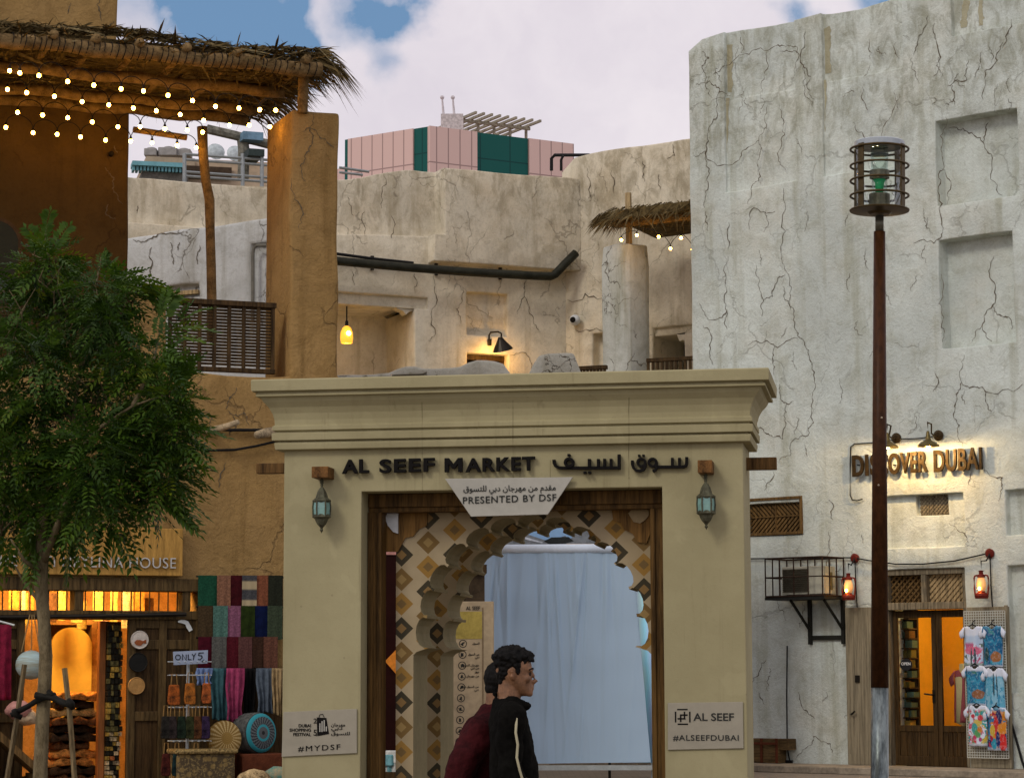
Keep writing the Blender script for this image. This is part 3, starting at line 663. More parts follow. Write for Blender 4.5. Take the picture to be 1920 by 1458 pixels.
# ------------------------------------------------------------------ nested scalloped arches behind the opening
def diamond_mat(name, off=(0, 0)):
    m, t, b = base_mat(name); uv = t.new('ShaderNodeUVMap').outputs[0]; o = t.new('ShaderNodeTexCoord').outputs['Object']
    u = t.sep(t.map(uv, (1, 1, 1), (off[0], off[1], 0))); PX, PZ = .1640, .1478
    ci = t.m('FLOOR', t.m('DIVIDE', u[0], PX)); fu = t.m('SUBTRACT', u[0], t.m('MULTIPLY', t.m('ADD', ci, .5), PX))
    odd = t.m('MODULO', t.m('ADD', ci, 100.0), 2.0); zz = t.m('ADD', u[1], t.m('MULTIPLY', odd, PZ * .5))
    ri = t.m('FLOOR', t.m('DIVIDE', zz, PZ)); fz = t.m('SUBTRACT', zz, t.m('MULTIPLY', t.m('ADD', ri, .5), PZ))
    r = t.m('ADD', t.m('ABSOLUTE', fu), t.m('MULTIPLY', t.m('ABSOLUTE', fz), 1.04))
    k = t.m('MODULO', t.m('ADD', t.m('ADD', ri, odd), 300.0), 3.0)
    is0 = t.m('LESS_THAN', k, .5); is1 = t.m('MULTIPLY', t.m('GREATER_THAN', k, .5), t.m('LESS_THAN', k, 1.5))
    ring = t.mix(is0, t.mix(is1, (.17, .10, .03), (.30, .165, .035)), (.030, .028, .018))
    core = t.mix(is0, t.mix(is1, (.30, .20, .07), (.16, .10, .035)), (.22, .13, .045))
    c = t.mix(t.ss(t.noise(o, 4, 4), .3, .7), (.35, .275, .155), (.43, .345, .21))
    c = t.mix(t.m('LESS_THAN', r, .073), c, ring); c = t.mix(t.m('LESS_THAN', r, .032), c, core)
    c = t.mix(t.m('MULTIPLY', t.noise(t.map(o, (6, 6, .6)), 2, 4), .25), c, (.2, .14, .06))
    t.l.new(c, b.inputs['Base Color']); b.inputs['Roughness'].default_value = .8; b.inputs['Specular IOR Level'].default_value = .15; return m
M_OLV = mat('olive_edge', (.29, .245, .13), .8, .08, 4, .08)
def arch(dF, dB, dm, name, label, cxp=996, pl_x=742, pr_x=1225):
    d0 = -.32
    cx, cz = G.sz(cxp, 1182, d0); sc = (G.X(cxp, 1182, d0) - Vector((0, 0, CAMH))).length / FPX
    R1, RB, RC = 197 * sc, 222 * sc, 197 * sc; jl = 224 * sc
    out = []
    n = 12; a0 = 8.0; st = (180 - 2 * a0) / 11
    def lobe(aa, ab):
        pa = Vector((RC * math.cos(R(aa)), RC * math.sin(R(aa)))); pb = Vector((RC * math.cos(R(ab)), RC * math.sin(R(ab))))
        mid = (pa + pb) / 2; u = (pb - pa); h = u.length / 2; am = (aa + ab) / 2; nrm = Vector((math.cos(R(am)), math.sin(R(am))))
        L = []
        for i in range(9):                                   # round foil, wider than its mouth
            t = -20 + 220 * i / 8; e = u.normalized()
            p = mid + nrm * (h * .30) + e * (-math.cos(R(t)) * h * .97) + nrm * (math.sin(R(t)) * h * .55)
            L.append((cx + p.x, cz + p.y))
        return L
    cut = []
    cut.append((cx + jl, 0))
    cut += [(cx + jl, cz - 44 * sc), (cx + jl - 6 * sc, cz - 38 * sc), (cx + jl - 18 * sc, cz - 34 * sc)]
    cut.append((cx + RC * math.cos(R(-9)), cz + RC * math.sin(R(-9))))
    cut += lobe(-9, 8)
    for i in range(11): cut += lobe(a0 + i * st, a0 + (i + 1) * st)
    cut += lobe(172, 189)[:-1]
    cut.append((cx + RC * math.cos(R(189)), cz + RC * math.sin(R(189)))); cut += [(cx - jl + 18 * sc, cz - 34 * sc), (cx - jl + 6 * sc, cz - 38 * sc), (cx - jl, cz - 44 * sc), (cx - jl, 0)]
    a = G.sz(pl_x, 1300, d0)[0]; b = G.sz(pr_x, 1300, d0)[0]; zt = gz(955, 963, d0) + .05
    poly = [(b, 0), (b, zt), (a, zt), (a, 0)] + cut[::-1]
    mb = MB(); mb.prism(G, poly, dB, dF, 0, 1)
    o = mb.build(name, [dm, M_OLV]); tag(o, label, 'arch', 'scalloped arches standing one behind the other'); return cx, cz, sc
cx_, cz_, sc_g = arch(-.32, -.76, diamond_mat('diamond_inlay', (-gx(753, 1040, -.32) + .082, -gz(1040, 753, -.32) + .0739)), 'scalloped_arch', 'foremost scalloped arch with diamond inlay, directly behind the wood lining of the gate')
arch(-1.20, -1.66, diamond_mat('diamond_inlay_rear', (-gx(753, 1040, -.32) + .03, -gz(1040, 753, -.32) + .09)), 'scalloped_arch', 'rear scalloped arch with diamond inlay, half hidden behind the foremost arch')
# spandrel boards in the top corners
mb = MB(); pts = [(714, 958), (802, 958), (800, 985), (785, 992), (775, 1005), (760, 1008), (746, 1034), (714, 1034)]
mb.prism(G, [G.sz(x, y, -.31) for x, y in pts], -.319, -.306)
tag(mb.build('spandrel_board', wood('spandrel_wood', (.20, .105, .028), grain=(1, 1, .05))), 'brown wooden corner board at the upper left of the gate opening', 'board', 'corner boards of the gate opening')
mb = MB(); pts = [(1145, 944), (1219, 943), (1219, 1000), (1212, 1018), (1196, 1016), (1186, 1000), (1170, 992), (1165, 980), (1150, 975)]
mb.prism(G, [G.sz(x, y, -.31) for x, y in pts], -.319, -.306)
tag(mb.build('spandrel_board', wood('spandrel_wood', (.2, .1, .03))), 'brown wooden corner board at the upper right of the gate opening', 'board', 'corner boards of the gate opening')
mb = MB(); mb.prism(G, [G.sz(x, y, -.3) for x, y in ((737, 958), (747, 960), (747, 1000), (738, 997), (728, 985), (723, 972), (727, 962))], -.305, -.285); mb.lathe(G.X(738, 957, -.29), [(0, 0), (.022, 0), (.026, .012), (0, .018)], 12)
tag(mb.build('leaf_ornament', mat('frosted_white', (.62, .64, .62), .5, .08, 5, .05)), 'small white leaf shaped ornament in the upper left corner of the gate opening', 'ornament')
mb = MB(); mb.prism(G, [G.sz(x, y, -.3) for x, y in ((1178, 962), (1190, 950), (1203, 945), (1216, 952), (1217, 966), (1209, 975), (1200, 981), (1188, 978))], -.304, -.292)
tag(mb.build('leaf_ornament', mat('tan_card', (.36, .27, .14), .8, .1, 5, .05)), 'tan scalloped ornament in the upper right corner of the gate opening', 'ornament')
# boards fixed on the gate
def board(name, label, pts, d, depth, texts, m, cat='sign', grp=None):
    o = thing(name, G.P(*G.sz(sum(p[0] for p in pts) / len(pts), max(p[1] for p in pts), d), d), label, cat, grp)
    mb = MB(); mb.prism(G, [G.sz(x, y, d) for x, y in pts], d - depth, d); mb.build('panel', m, o, bevel=.002); return o
M_BD = mat('board_white', (.41, .395, .33), .6, .05, 3, .03)
sgn = board('presenter_sign', 'pale trapezoid sign with two lines of grey lettering over the top of the gate opening', [(834, 897), (1074, 894), (1027, 964), (883, 968)], .04, .015, [], M_BD)
mb = MB(); text_px(mb, 'PRESENTED BY DSF', G, 868, 930, 1043, 943, .041, .004, bold=.006, space=1.12, slant=.01); text_px(mb, arabic('مقدم من مهرجان دبي للتسوق'), G, 869, 909, 1042, 926, .041, .004, bold=.004); mb.build('lettering', M_LETG, sgn)
sgn = board('hashtag_sign', 'pale square notice with a black shopping bag emblem on the left pillar of the gate', [(531, 1334), (669, 1328), (669, 1411), (528, 1418)], .012, .008, [], mat('board_grey', (.33, .30, .225), .6, .05, 3, .03), grp='notice boards on the gate pillars')
mb = MB()
for i, (tx, x0, x1) in enumerate((('DUBAI', 560, 583), ('SHOPPING', 543, 583), ('FESTIVAL', 550, 583))): text_px(mb, tx, G, x0, 1356.5 + i * 8.2, x1, 1362.5 + i * 8.2, .0125, .003, bold=.012)
text_px(mb, '2', G, 588, 1346, 594, 1355, .0125, .003); text_px(mb, '5', G, 588, 1367, 594, 1378, .0125, .003)
for i, (tx, x1) in enumerate((('مهرجان', 647), ('دبي', 642), ('للتسوق', 656))): text_px(mb, arabic(tx), G, 621, 1354.5 + i * 8.2, x1, 1362.5 + i * 8.2, .0125, .003, bold=.006)
text_px(mb, '#MYDSF', G, 559, 1398, 638, 1409, .0125, .003, bold=0, space=1.25, slant=.012); mb.build('lettering', M_LET, sgn)
mb = MB(); q = lambda x, y: G.sz(x, y, .0125)
mb.prism(G, [q(594, 1344), (q(612, 1345)), q(617, 1375), q(595, 1379)], .0125, .0145); mb.strip(G, [q(598, 1344), q(600, 1339), q(605, 1338), q(608, 1344)], .004, .0145)
mb.prism(G, [q(588, 1377), q(594, 1379), q(594, 1376)], .0125, .014)
for (x, y0, y1) in ((600, 1355, 1371), (604, 1351, 1371), (608, 1349, 1370), (612, 1361, 1370)): mb.fbox(G, q(x - 1.1, 1360)[0], q(x + 1.1, 1360)[0], q(600, y1)[1], q(600, y0)[1], .0146, .0152, 1)
mb.build('bag_emblem', [M_LET, M_BD], sgn)
sgn = board('hashtag_sign', 'pale square notice with a black square knot emblem on the right pillar of the gate', [(1252, 1317), (1393, 1315), (1394, 1402), (1252, 1405)], .012, .008, [], mat('board_grey', (.5, .47, .39), .6, .05, 3, .03), grp='notice boards on the gate pillars')
mb = MB(); text_px(mb, 'AL SEEF', G, 1300, 1336, 1376, 1350.5, .0125, .003, bold=.012); text_px(mb, '#ALSEEFDUBAI', G, 1262, 1377, 1385, 1388.5, .0125, .003, bold=.004, space=1.1); mb.build('lettering', M_LETG, sgn)
mb = MB(); k6 = lambda x, y: G.sz(1230 + x / 10.105, 1300 + y / 10.105, .0125)
for i, pl in enumerate(([(400, 296), (600, 296)], [(410, 574), (608, 574)], [(370, 335), (372, 540)], [(640, 335), (642, 540)], [(455, 400), (600, 400)], [(408, 470), (560, 470)], [(540, 335), (540, 480)], [(468, 390), (468, 530)])):
    mb.strip(G, [k6(*p) for p in pl], .0085, .0128 + i * .0003, 0)
mb.build('knot_emblem', M_LET, sgn)
# ------------------------------------------------------------------ moroccan lanterns on the gate
M_VERD = mat('verdigris_metal', (.10, .10, .062), .55, .3, 30, .3, .35, col2=(.045, .04, .025)); M_AQUA = mat('aqua_glass', (.20, .36, .31), .25, .12, 6, 0, spec=.6)
def lantern(x, y, bx0, by0, bx1, by1, label):
    a, b, z0, z1 = G.rect(bx0, by0, bx1, by1, .16); o = thing('wall_lantern', G.P((a + b) / 2, z0 - .34, .1), label, 'lantern', 'moroccan lanterns on the gate')
    mb = MB(); mb.fbox(G, a, b, z0, z1, .0, .16); mb.build('bracket', wood('bracket_wood', (.16, .075, .022), grain=(1, 1, 1), scale=14), o, bevel=.004)
    sc = 14 / FPX; c = G.P((a + b) / 2, 0, .105); zt = z0
    def Z(dy): return zt - dy * sc
    mb = MB(); mb.tube([c + Vector((0, 0, zt)), c + Vector((0, 0, Z(10)))], .006, 6)
    for i in range(3): mb.lathe(c + Vector((0, 0, Z(3 + 3 * i))), [(.010, -.004), (.013, 0), (.010, .004)], 8)
    mb.build('chain', M_VERD, o)
    mb = MB(); p = [(.004, Z(8)), (.010, Z(13)), (.007, Z(16)), (.017, Z(20)), (.028, Z(26)), (.035, Z(33)), (.037, Z(37)), (.050, Z(40)), (.054, Z(42)), (.0, Z(42.5))]
    mb.lathe(Vector((c.x, c.y, 0)), p[::-1], 6); mb.build('cap', M_VERD, o, bevel=.002)
    mb = MB(); mb.lathe(Vector((c.x, c.y, 0)), [(.047, Z(72)), (.050, Z(57)), (.047, Z(42.5))], 6); mb.build('panes', M_AQUA, o)
    mb = MB()
    for k in range(6):
        t = math.pi / 3 * k; e = Vector((math.cos(t), math.sin(t), 0)); mb.tube([c + e * .050 + Vector((0, 0, Z(73))), c + e * .0535 + Vector((0, 0, Z(57))), c + e * .050 + Vector((0, 0, Z(42)))], .0052, 6)
        t2 = t + math.pi / 3; e2 = Vector((math.cos(t2), math.sin(t2), 0))
        for zz in (42.5, 73): mb.tube([c + e * .051 + Vector((0, 0, Z(zz))), c + e2 * .051 + Vector((0, 0, Z(zz)))], .006, 6)
        for sgn_, za, zb in ((1, 72, 64), (1, 43, 49)):
            mid = (e + e2) / 2 * 1.0
            mb.quad(c + e * .0515 + Vector((0, 0, Z(za))), c + e2 * .0515 + Vector((0, 0, Z(za))), c + (e * .35 + e2 * .65) * .0515 + Vector((0, 0, Z(za + (zb - za) * .5))), c + (e * .65 + e2 * .35) * .0515 + Vector((0, 0, Z(za + (zb - za) * .5))))
    mb.build('cage', M_VERD, o)
    mb = MB(); p = [(.0, Z(104)), (.004, Z(101)), (.011, Z(98)), (.006, Z(95)), (.012, Z(92)), (.026, Z(87)), (.036, Z(81)), (.040, Z(77)), (.052, Z(74)), (.052, Z(72.5)), (0, Z(72))]
    mb.lathe(Vector((c.x, c.y, 0)), p, 6); mb.build('finial', M_VERD, o, bevel=.002)
lantern(600, 940, 584, 874, 615, 895, 'verdigris metal lantern with aqua glass hanging on the left pillar of the gate')
lantern(1321, 940, 1308, 862, 1335, 886, 'verdigris metal lantern with aqua glass hanging on the right pillar of the gate')
# clutter on the gate's flat top: small plank and a red strip
mb = MB(); zt_ = prof[-1][1]; a = gx(948, 700, -.2); b = gx(1050, 700, -.2); mb.fbox(G, a, b, zt_, zt_ + .022, -.3, -.2)
tag(mb.build('plank', wood('plank_wood', (.36, .21, .06), grain=(.06, .06, 1))), 'yellow brown plank lying on top of the gate cornice', 'plank')
mb = MB(); mb.fbox(G, gx(905, 700, 0), gx(928, 700, 0), zt_, zt_ + .012, -.06, .02); tag(mb.build('red_strip', mat('red_plastic', (.25, .03, .025), .5)), 'small red strip lying on top of the gate cornice', 'strip')
mb = MB(); mb.fbox(G, gx(1158, 700, -.1), gx(1182, 700, -.1), zt_, zt_ + .016, -.16, -.02); tag(mb.build('brick', mat('brick_red', (.25, .10, .04), .9)), 'small reddish brown brick lying on the gate cornice', 'brick')
# ------------------------------------------------------------------ sand coloured shop building on the left
def lbr(x0, y0, x1, y1, d=0): return LB.rect(x0, y0, x1, y1, d)
TZ = LB.sz(430, 699)[1]                                   # terrace level
S0L = -8.0; S1L = LB.sz(637, 500)[0]
lb = thing('sand_shop_house', LB.P(-4, 0, -2), 'sand coloured plaster shop house with open terrace, square pier and lamp lit upper wall', 'building')
so_ = lbr(-200, 1089, 348, 1458); zl0 = LB.sz(170, 1089)[1]
shop_s0, shop_s1 = -8.0 + .3, LB.sz(372, 1250)[0]
mb = wall_mb(LB, S0L, S1L, 0, lambda s: TZ + .03 * math.sin(s * 2), [(-7.9, shop_s1, -.5, zl0, None)], res=.3, amp=.025, topamp=.03, thick=.6)
cL = lambda x, y: (x / 3, 480 + y / 3)
cracks(mb, LB, [[(1280, 870), (1340, 900), (1370, 880), (1400, 950)], [(1150, 870), (1190, 910), (1180, 950)], [(1270, 860), (1290, 800), (1330, 740)], [(1310, 890), (1330, 960), (1290, 1010)], [(1160, 1150), (1150, 1220)], [(1270, 1160), (1230, 1300)]], cL, .025, 2.0)
mb.build('shop_wall', [M_SAND, M_CRACK], lb, bevel=.03, smooth=True, ang=50)
mb = MB(); mb.fbox(LB, S0L, S1L, TZ - .3, TZ - .06, -6, -.61); mb.build('terrace_slab', M_SAND, lb)
# upper wall, set back behind the terrace
UD = -2.6; LU = Frame(LB.o.x + LB.n.x * UD, LB.o.y + LB.n.y * UD, 22)
su1 = LU.sz(243, 300)[0]; su2 = LU.sz(221, 30)[0]; zst = LU.sz(230, 150)[1]
aw = LU.rect(-40, 385, 42, 560)
def archedtop(): pass
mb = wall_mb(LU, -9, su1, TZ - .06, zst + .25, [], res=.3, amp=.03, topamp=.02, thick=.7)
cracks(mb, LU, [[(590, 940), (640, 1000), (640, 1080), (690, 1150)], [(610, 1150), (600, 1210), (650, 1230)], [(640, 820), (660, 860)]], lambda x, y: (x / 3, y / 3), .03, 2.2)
mb.build('upper_wall', [M_SAND_SHADED, M_CRACK], lb, bevel=.05, smooth=True, ang=50)
mb = wall_mb(LU, -9, su2, zst + .25, zst + 5, [], res=.3, amp=.03, topamp=.02, thick=.8)
cracks(mb, LU, [[(640, 120), (600, 160), (590, 210)], [(560, 0), (570, 120)], [(400, 20), (380, 80)]], lambda x, y: (x / 3, y / 3), .03, 2)
mb.build('tower_wall', [M_SAND, M_CRACK], lb, bevel=.05, smooth=True, ang=50)
mb = MB(); c = LU.X(209, 288, .05); mb.tube([c - LU.n * .1, c + LU.n * .02], .035, 10); mb.build('wall_pipe_end', M_BLK, lb)
# arched window, mostly behind the tree
cx, czz = LU.sz(-8, 455, .02); rr_ = (LU.sz(40, 455)[0] - cx)
wn = MB(); pts = [(cx + rr_ * math.cos(R(t)), czz + rr_ * math.sin(R(t))) for t in range(0, 181, 10)] + [(cx - rr_, czz - 1), (cx + rr_, czz - 1)]
wn.prism(LU, pts, -.01, .045); ro = rr_ * .86; aw_ = wn.build('arched_window', mat('window_frame_dark', (.085, .05, .022), .6), lb)
wn = MB(); pts = [(cx + ro * math.cos(R(t)), czz + ro * math.sin(R(t))) for t in range(0, 181, 10)] + [(cx - ro, czz - .9), (cx + ro, czz - .9)]
wn.prism(LU, pts, .046, .052); wn.build('window_pane', mat('dark_pane', (.03, .03, .012), .25, .1, 4, 0), aw_)
# square pier at the terrace corner
p0, p1 = LB.sz(545, 450)[0], LB.sz(635, 450)[0]; zt_p = LB.sz(590, 212)[1]
mb = wall_mb(LB, p0, p1, TZ - .1, lambda s: zt_p + .03, [], res=.14, amp=.05, topamp=.03, thick=1.15, edge=.03)
# left flank as its own plastered sheet so that it is not a flat box side
FL = Frame(*(LB.P(p0, 0, 0).xy), 22 - 90); FLs = 1.15
cP = lambda x, y: (x / 3, y / 3)
cracks(mb, LB, [[(1760, 640), (1740, 720), (1760, 780), (1740, 850), (1690, 930), (1720, 1020)], [(1700, 740), (1740, 720), (1830, 780), (1880, 830)], [(1640, 1000), (1690, 1150), (1680, 1280)]], cP, .035, 2.0)
mb.build('pier', [M_SAND, M_CRACK], lb, bevel=.045, bseg=3, smooth=True, ang=50)
# low block beside the upper wall
b0, b1 = LB.sz(243, 580)[0], LB.sz(313, 580)[0]
mb = wall_mb(LB, b0, b1, TZ - .1, LB.sz(280, 537)[1], [], res=.16, amp=.03, topamp=.04, thick=.7); mb.build('parapet_block', M_SAND, lb, bevel=.05, bseg=3, smooth=True, ang=50)
# ------------------------------------------------------------------ slatted terrace railings
M_RAIL = wood('railing_wood', (.062, .036, .013), grain=(1, 1, .1))
def railing(F, x0, x1, ytop, ybot, d, nb, label, name='slatted_railing', slats=True):
    a, b = F.sz(x0, (ytop + ybot) / 2, d)[0], F.sz(x1, (ytop + ybot) / 2, d)[0]; xm = (x0 + x1) / 2
    zt, zb = F.sz(xm, ytop, d)[1], F.sz(xm, ybot, d)[1]
    o = thing(name, F.P((a + b) / 2, zb, d), label, 'railing', 'wooden terrace railings' if slats else 'baluster railings on the far terrace')
    mb = MB(); mb.fbox(F, a - .03, b + .04, zt - .07, zt, d - .06, d + .05); mb.build('top_rail', M_RAIL, o, bevel=.006); mb = MB(); mb.fbox(F, a - .02, b + .03, zb, zb + .06, d - .05, d + .04); mb.build('bottom_rail', M_RAIL, o, bevel=.006)
    mb = MB()
    for i in range(nb + 1):
        s = a + (b - a) * i / nb; mb.fbox(F, s - .022, s + .022, zb + .06, zt - .07, d - .01, d + .03)
    mb.build('balusters', M_RAIL, o)
    if slats:
        mb = MB(); z = zb + .09
        while z < zt - .09: mb.fbox(F, a, b, z, z + .030, d - .04, d - .015); z += .042
        mb.build('slats', M_RAIL, o)
    return o
railing(LB, 318, 511, 563, 697, -.12, 7, 'dark slatted wooden railing between the low block and the square pier')
railing(LB, -150, 242, 548, 655, -.12, 9, 'dark slatted wooden railing mostly hidden behind the tree')
# ------------------------------------------------------------------ thatched pergola over the terrace
M_THATCH = mat('palm_thatch', (.105, .075, .030), .9, .5, 9, .2, col2=(.028, .019, .008)); M_THL = mat('palm_straw', (.22, .17, .08), .9, .3, 12, 0)
M_LOG = mat('log_wood', (.20, .13, .055), .85, .4, 9, .5, stretch=(1, 1, 1), col2=(.08, .05, .02)); M_CORD = mat('black_cord', (.012, .012, .012), .6, .1, 9, 0)
def blades(mb, p, dirv, L, wd, n, spread, rnd, droop=.3):
    for i in range(n):
        d = (Vector(dirv) + Vector((rnd.gauss(0, spread), rnd.gauss(0, spread), rnd.gauss(0, spread * .4)))).normalized()
        l = L * rnd.uniform(.5, 1.15); w_ = wd * rnd.uniform(.6, 1.3); sd = d.cross(Vector((rnd.gauss(0, 1), rnd.gauss(0, 1), rnd.gauss(0, 1)))).normalized() * w_ / 2
        a = Vector(p); b = a + d * l * .55 - Vector((0, 0, droop * l * .12)); c = a + d * l - Vector((0, 0, droop * l * .45))
        i0, i1, i2, i3 = mb.vert(a - sd), mb.vert(a + sd), mb.vert(b + sd * .9), mb.vert(b - sd * .9); i4 = mb.vert(c); k = 0 if rnd.random() < .8 else 1
        mb.face((i0, i1, i2, i3), k); mb.face((i3, i2, i4), k)
rn = random.Random(11)
ZR = LB.sz(300, 105, .3)[1]                               # underside of the thatch at the front
PF, PB = .45, -2.75                                       # front and back of the roof
pe = LB.sz(600, 150, PF)[0]; ps = -8.5
pg = thing('thatched_pergola', LB.P(-2, TZ, -1), 'palm thatched pergola on log beams over the terrace, hung with lit bulbs', 'pergola')
mb = MB()
def roofz(s, d): return ZR + .06 + .03 * math.sin(s * 2.1 + d)
NS, ND = 60, 12
# bed of fronds: layered strips over and under the roof sheet
for i in range(2600):
    s = rn.uniform(ps + 4.2, pe); d = rn.uniform(PB, PF); under = rn.random() < .55
    z = roofz(s, d) + (rn.uniform(-.03, .04) if under else rn.uniform(.08, .18))
    a = rn.choice((0, 0, 1)); v = (LB.u * rn.choice((1, -1)) if a else LB.n * rn.choice((1, -1)))
    blades(mb, LB.P(s, z, d), v, .7, .03, 1, .25, rn, .1)
for i in range(1300):                                     # ragged front lip and top
    s = rn.uniform(ps + 4.2, pe + .1); z = roofz(s, PF) + rn.uniform(.12, .22)
    blades(mb, LB.P(s, z, PF - .16), LB.n * .5 + LB.u * rn.choice((.6, .9, -.4)) + Vector((0, 0, rn.uniform(-.1, .14))), .24, .020, 1, .22, rn, .4)
for i in range(420):                                      # tuft at the corner and along the end
    d = rn.uniform(PB, PF); blades(mb, LB.P(pe - .05, roofz(pe, d) + rn.uniform(-.02, .22), d), LB.u + LB.n * rn.uniform(-.3, .5) + Vector((0, 0, rn.uniform(-.35, .15))), .5, .026, 1, .28, rn, 1.0)
for i in range(90): blades(mb, LB.P(pe - .02, roofz(pe, PF) + rn.uniform(0, .2), PF - rn.uniform(0, .3)), LB.u * 1 + LB.n * .1 + Vector((0, 0, rn.uniform(-.5, .25))), .62, .02, 1, .2, rn, 1.4)
for i in range(160): blades(mb, LB.P(rn.uniform(ps + 4.5, pe), roofz(0, 0) - .02, rn.uniform(PB, PF)), Vector((0, 0, -1)) + LB.u * .2, .34, .008, 1, .3, rn, 0)
mb.fbox(LB, ps, pe - .12, ZR + .05, ZR + .16, PB + .1, PF - .15, 2)
mb.build('thatch', [M_THATCH, M_THL, M_THATCH], pg)
for d, zz, r, s_e in ((PF - .02, ZR - .02, .095, pe + .02), (-.75, ZR - .06, .075, pe - .15), (-1.9, ZR - .06, .075, pe - .2), (PB + .2, ZR - .05, .08, pe - .15)):
    mb = MB(); n = 26; mb.tube([LB.P(ps + (s_e - ps) * i / n, zz + .02 * math.sin(i * 1.7 + d), d) for i in range(n + 1)], [r * (1 + .08 * math.sin(i * 2.3)) for i in range(n + 1)], 10)
    mb.build('beam', M_LOG, pg, smooth=True)
mb = MB()
for x in (445, 262, 100, 575, 350, 180):
    s = LB.sz(x, 150, PF)[0]; mb.tube([LB.P(s - .02, ZR + .085, PF + .10), LB.P(s, ZR + .07, -1), LB.P(s + .03, ZR + .08, PB)], .062, 9)
mb.build('rafters', M_LOG, pg, smooth=True)
mb = MB(); n = 46                                          # cord lashings round the front beam
for i in range(n):
    s = LB.sz(20 + i * 12.6 + rn.uniform(-4, 4), 150, PF)[0]; r = .102
    mb.tube([LB.P(s + .012 * math.sin(k), ZR - .02 + r * math.cos(k * math.pi / 5), PF - .02 + r * math.sin(k * math.pi / 5)) for k in range(11)], .006, 5, cap=False)
mb.build('lashings', M_CORD, pg)
for x, y0, y1, d, r in ((568, 104, 212, .05, .07), (375, 96, 140, -2.2, .06)):
    s, z = LB.sz(x, y0, d); mb = MB(); mb.tube([LB.P(s, LB.sz(x, y1, d)[1], d), LB.P(s + .01, z - .3, d), LB.P(s, z, d)], [r, r * 1.04, r], 10); mb.build('post', M_LOG, pg, smooth=True)
mb = MB(); pts = [(379, 238), (381, 290), (386, 340), (393, 375), (394, 430), (396, 500), (397, 560), (397, 640)]; dP = -2.3
mb.tube([LB.X(x, y, dP) for x, y in pts], [.075, .07, .068, .072, .066, .068, .07, .072], 10); mb.build('post', M_LOG, pg, smooth=True)
mb = MB(); mb.tube([LB.X(250, 243, -2.3), LB.X(350, 258, -2.3)], .045, 8); mb.build('loose_pole', M_LOG, pg, smooth=True)
# string lights
M_BULB = emit('bulb_glow', (1.0, .47, .06), 70.0)
bulbmesh = None
def string_lights(F, pts, d, label, sag=26, r=.036, grp='string lights under the pergola', sockcol=None):
    global bulbmesh
    o = thing('string_light', F.X(*pts[len(pts) // 2], d), label, 'string lights', grp)
    P = [F.X(x, y, d) for x, y in pts]; mb = MB()
    for i, p in enumerate(P):
        mb.lathe(p + Vector((0, 0, r * .75)), [(r * .5, 0), (r * .55, r * .5), (r * .4, r * 1.1), (r * .15, r * 1.4)], 8)
    for p, q in zip(P, P[1:]):
        up = Vector((0, 0, r * 2)); L = [p + up + (q - p) * (i / 12) + Vector((0, 0, abs(math.sin(math.pi * i / 12)) ** .55 * sag / 100 * min(1, (q - p).length * 1.4))) for i in range(13)]
        mb.tube(L, .0065, 5, cap=False)
    mb.build('cable', M_CORD, o)
    for p in P:
        if bulbmesh is None:
            b = MB(); b.ball((0, 0, 0), .0255, 12, sc=(1, 1, 1.08)); q = b.build('bulb', M_BULB, o, smooth=True, org=(0, 0, 0)); bulbmesh = q
            q.location = p - Vector(o.location)
        else:
            q = bulbmesh.copy(); COL.objects.link(q); q.parent = o; q.location = p - Vector(o.location)
    return o
string_lights(LB, [(18, 133), (37, 137), (73, 142), (127, 153), (176, 160), (227, 167), (269, 171), (315, 179), (361, 189), (404, 200), (448, 203), (487, 206), (517, 207)], .40, 'topmost row of lit bulbs looped along the front log of the pergola')
string_lights(LB, [(14, 168), (50, 174), (102, 181), (154, 191), (204, 197), (250, 203), (293, 208), (338, 215), (382, 226), (430, 235), (467, 235), (506, 238)], -.5, 'second row of lit bulbs from the top, ending at the square pier')
string_lights(LB, [(33, 211), (80, 216), (127, 221), (173, 229), (221, 238), (263, 238), (309, 242), (351, 244), (380, 248)], -1.5, 'third row of lit bulbs from the top, ending at the bent wooden post')
string_lights(LB, [(11, 239), (62, 249), (107, 252), (151, 257), (198, 263), (245, 265), (285, 268), (332, 273), (368, 277)], -2.1, 'lowest row of lit bulbs, close to the orange lit upper wall')
# ------------------------------------------------------------------ log ends, cables on the sand wall
mb = MB(); a = LB.X(380, 808, 0); mb.tube([LB.X(378, 808, -.05), LB.X(400, 806, .2), LB.X(425, 799, .42), LB.X(446, 791, .6)], [.05, .048, .042, .034], 9); tag(mb.build('log_spout', mat('bleached_log', (.42, .33, .2), .9, .3, 8, .4), smooth=True), 'bleached log sticking out of the sand wall beside the tree', 'log', 'log ends in the sand wall')
mb = MB(); mb.tube([LB.X(524, 808, -.05), LB.X(500, 811, .22), LB.X(482, 815, .42)], [.07, .065, .05], 9); tag(mb.build('log_spout', mat('bleached_log', (.4, .3, .2), .9), smooth=True), 'short thick log sticking out of the sand wall beside the gate cornice', 'log', 'log ends in the sand wall')
mb = MB(); mb.tube([LB.X(x, y, .05) for x, y in ((300, 806), (380, 802), (430, 806), (500, 806), (540, 808))], .022, 6); tag(mb.build('wall_cable', M_CORD), 'straight dark cable fixed on the sand wall at the log ends', 'cable', 'cables on the sand wall')
mb = MB(); mb.tube([LB.X(x, y, .06) for x, y in ((130, 840), (250, 836), (330, 838), (400, 844), (440, 843), (480, 836), (540, 822))], .018, 6); tag(mb.build('wall_cable', M_CORD), 'sagging dark cable on the sand wall below the log ends', 'cable', 'cables on the sand wall')
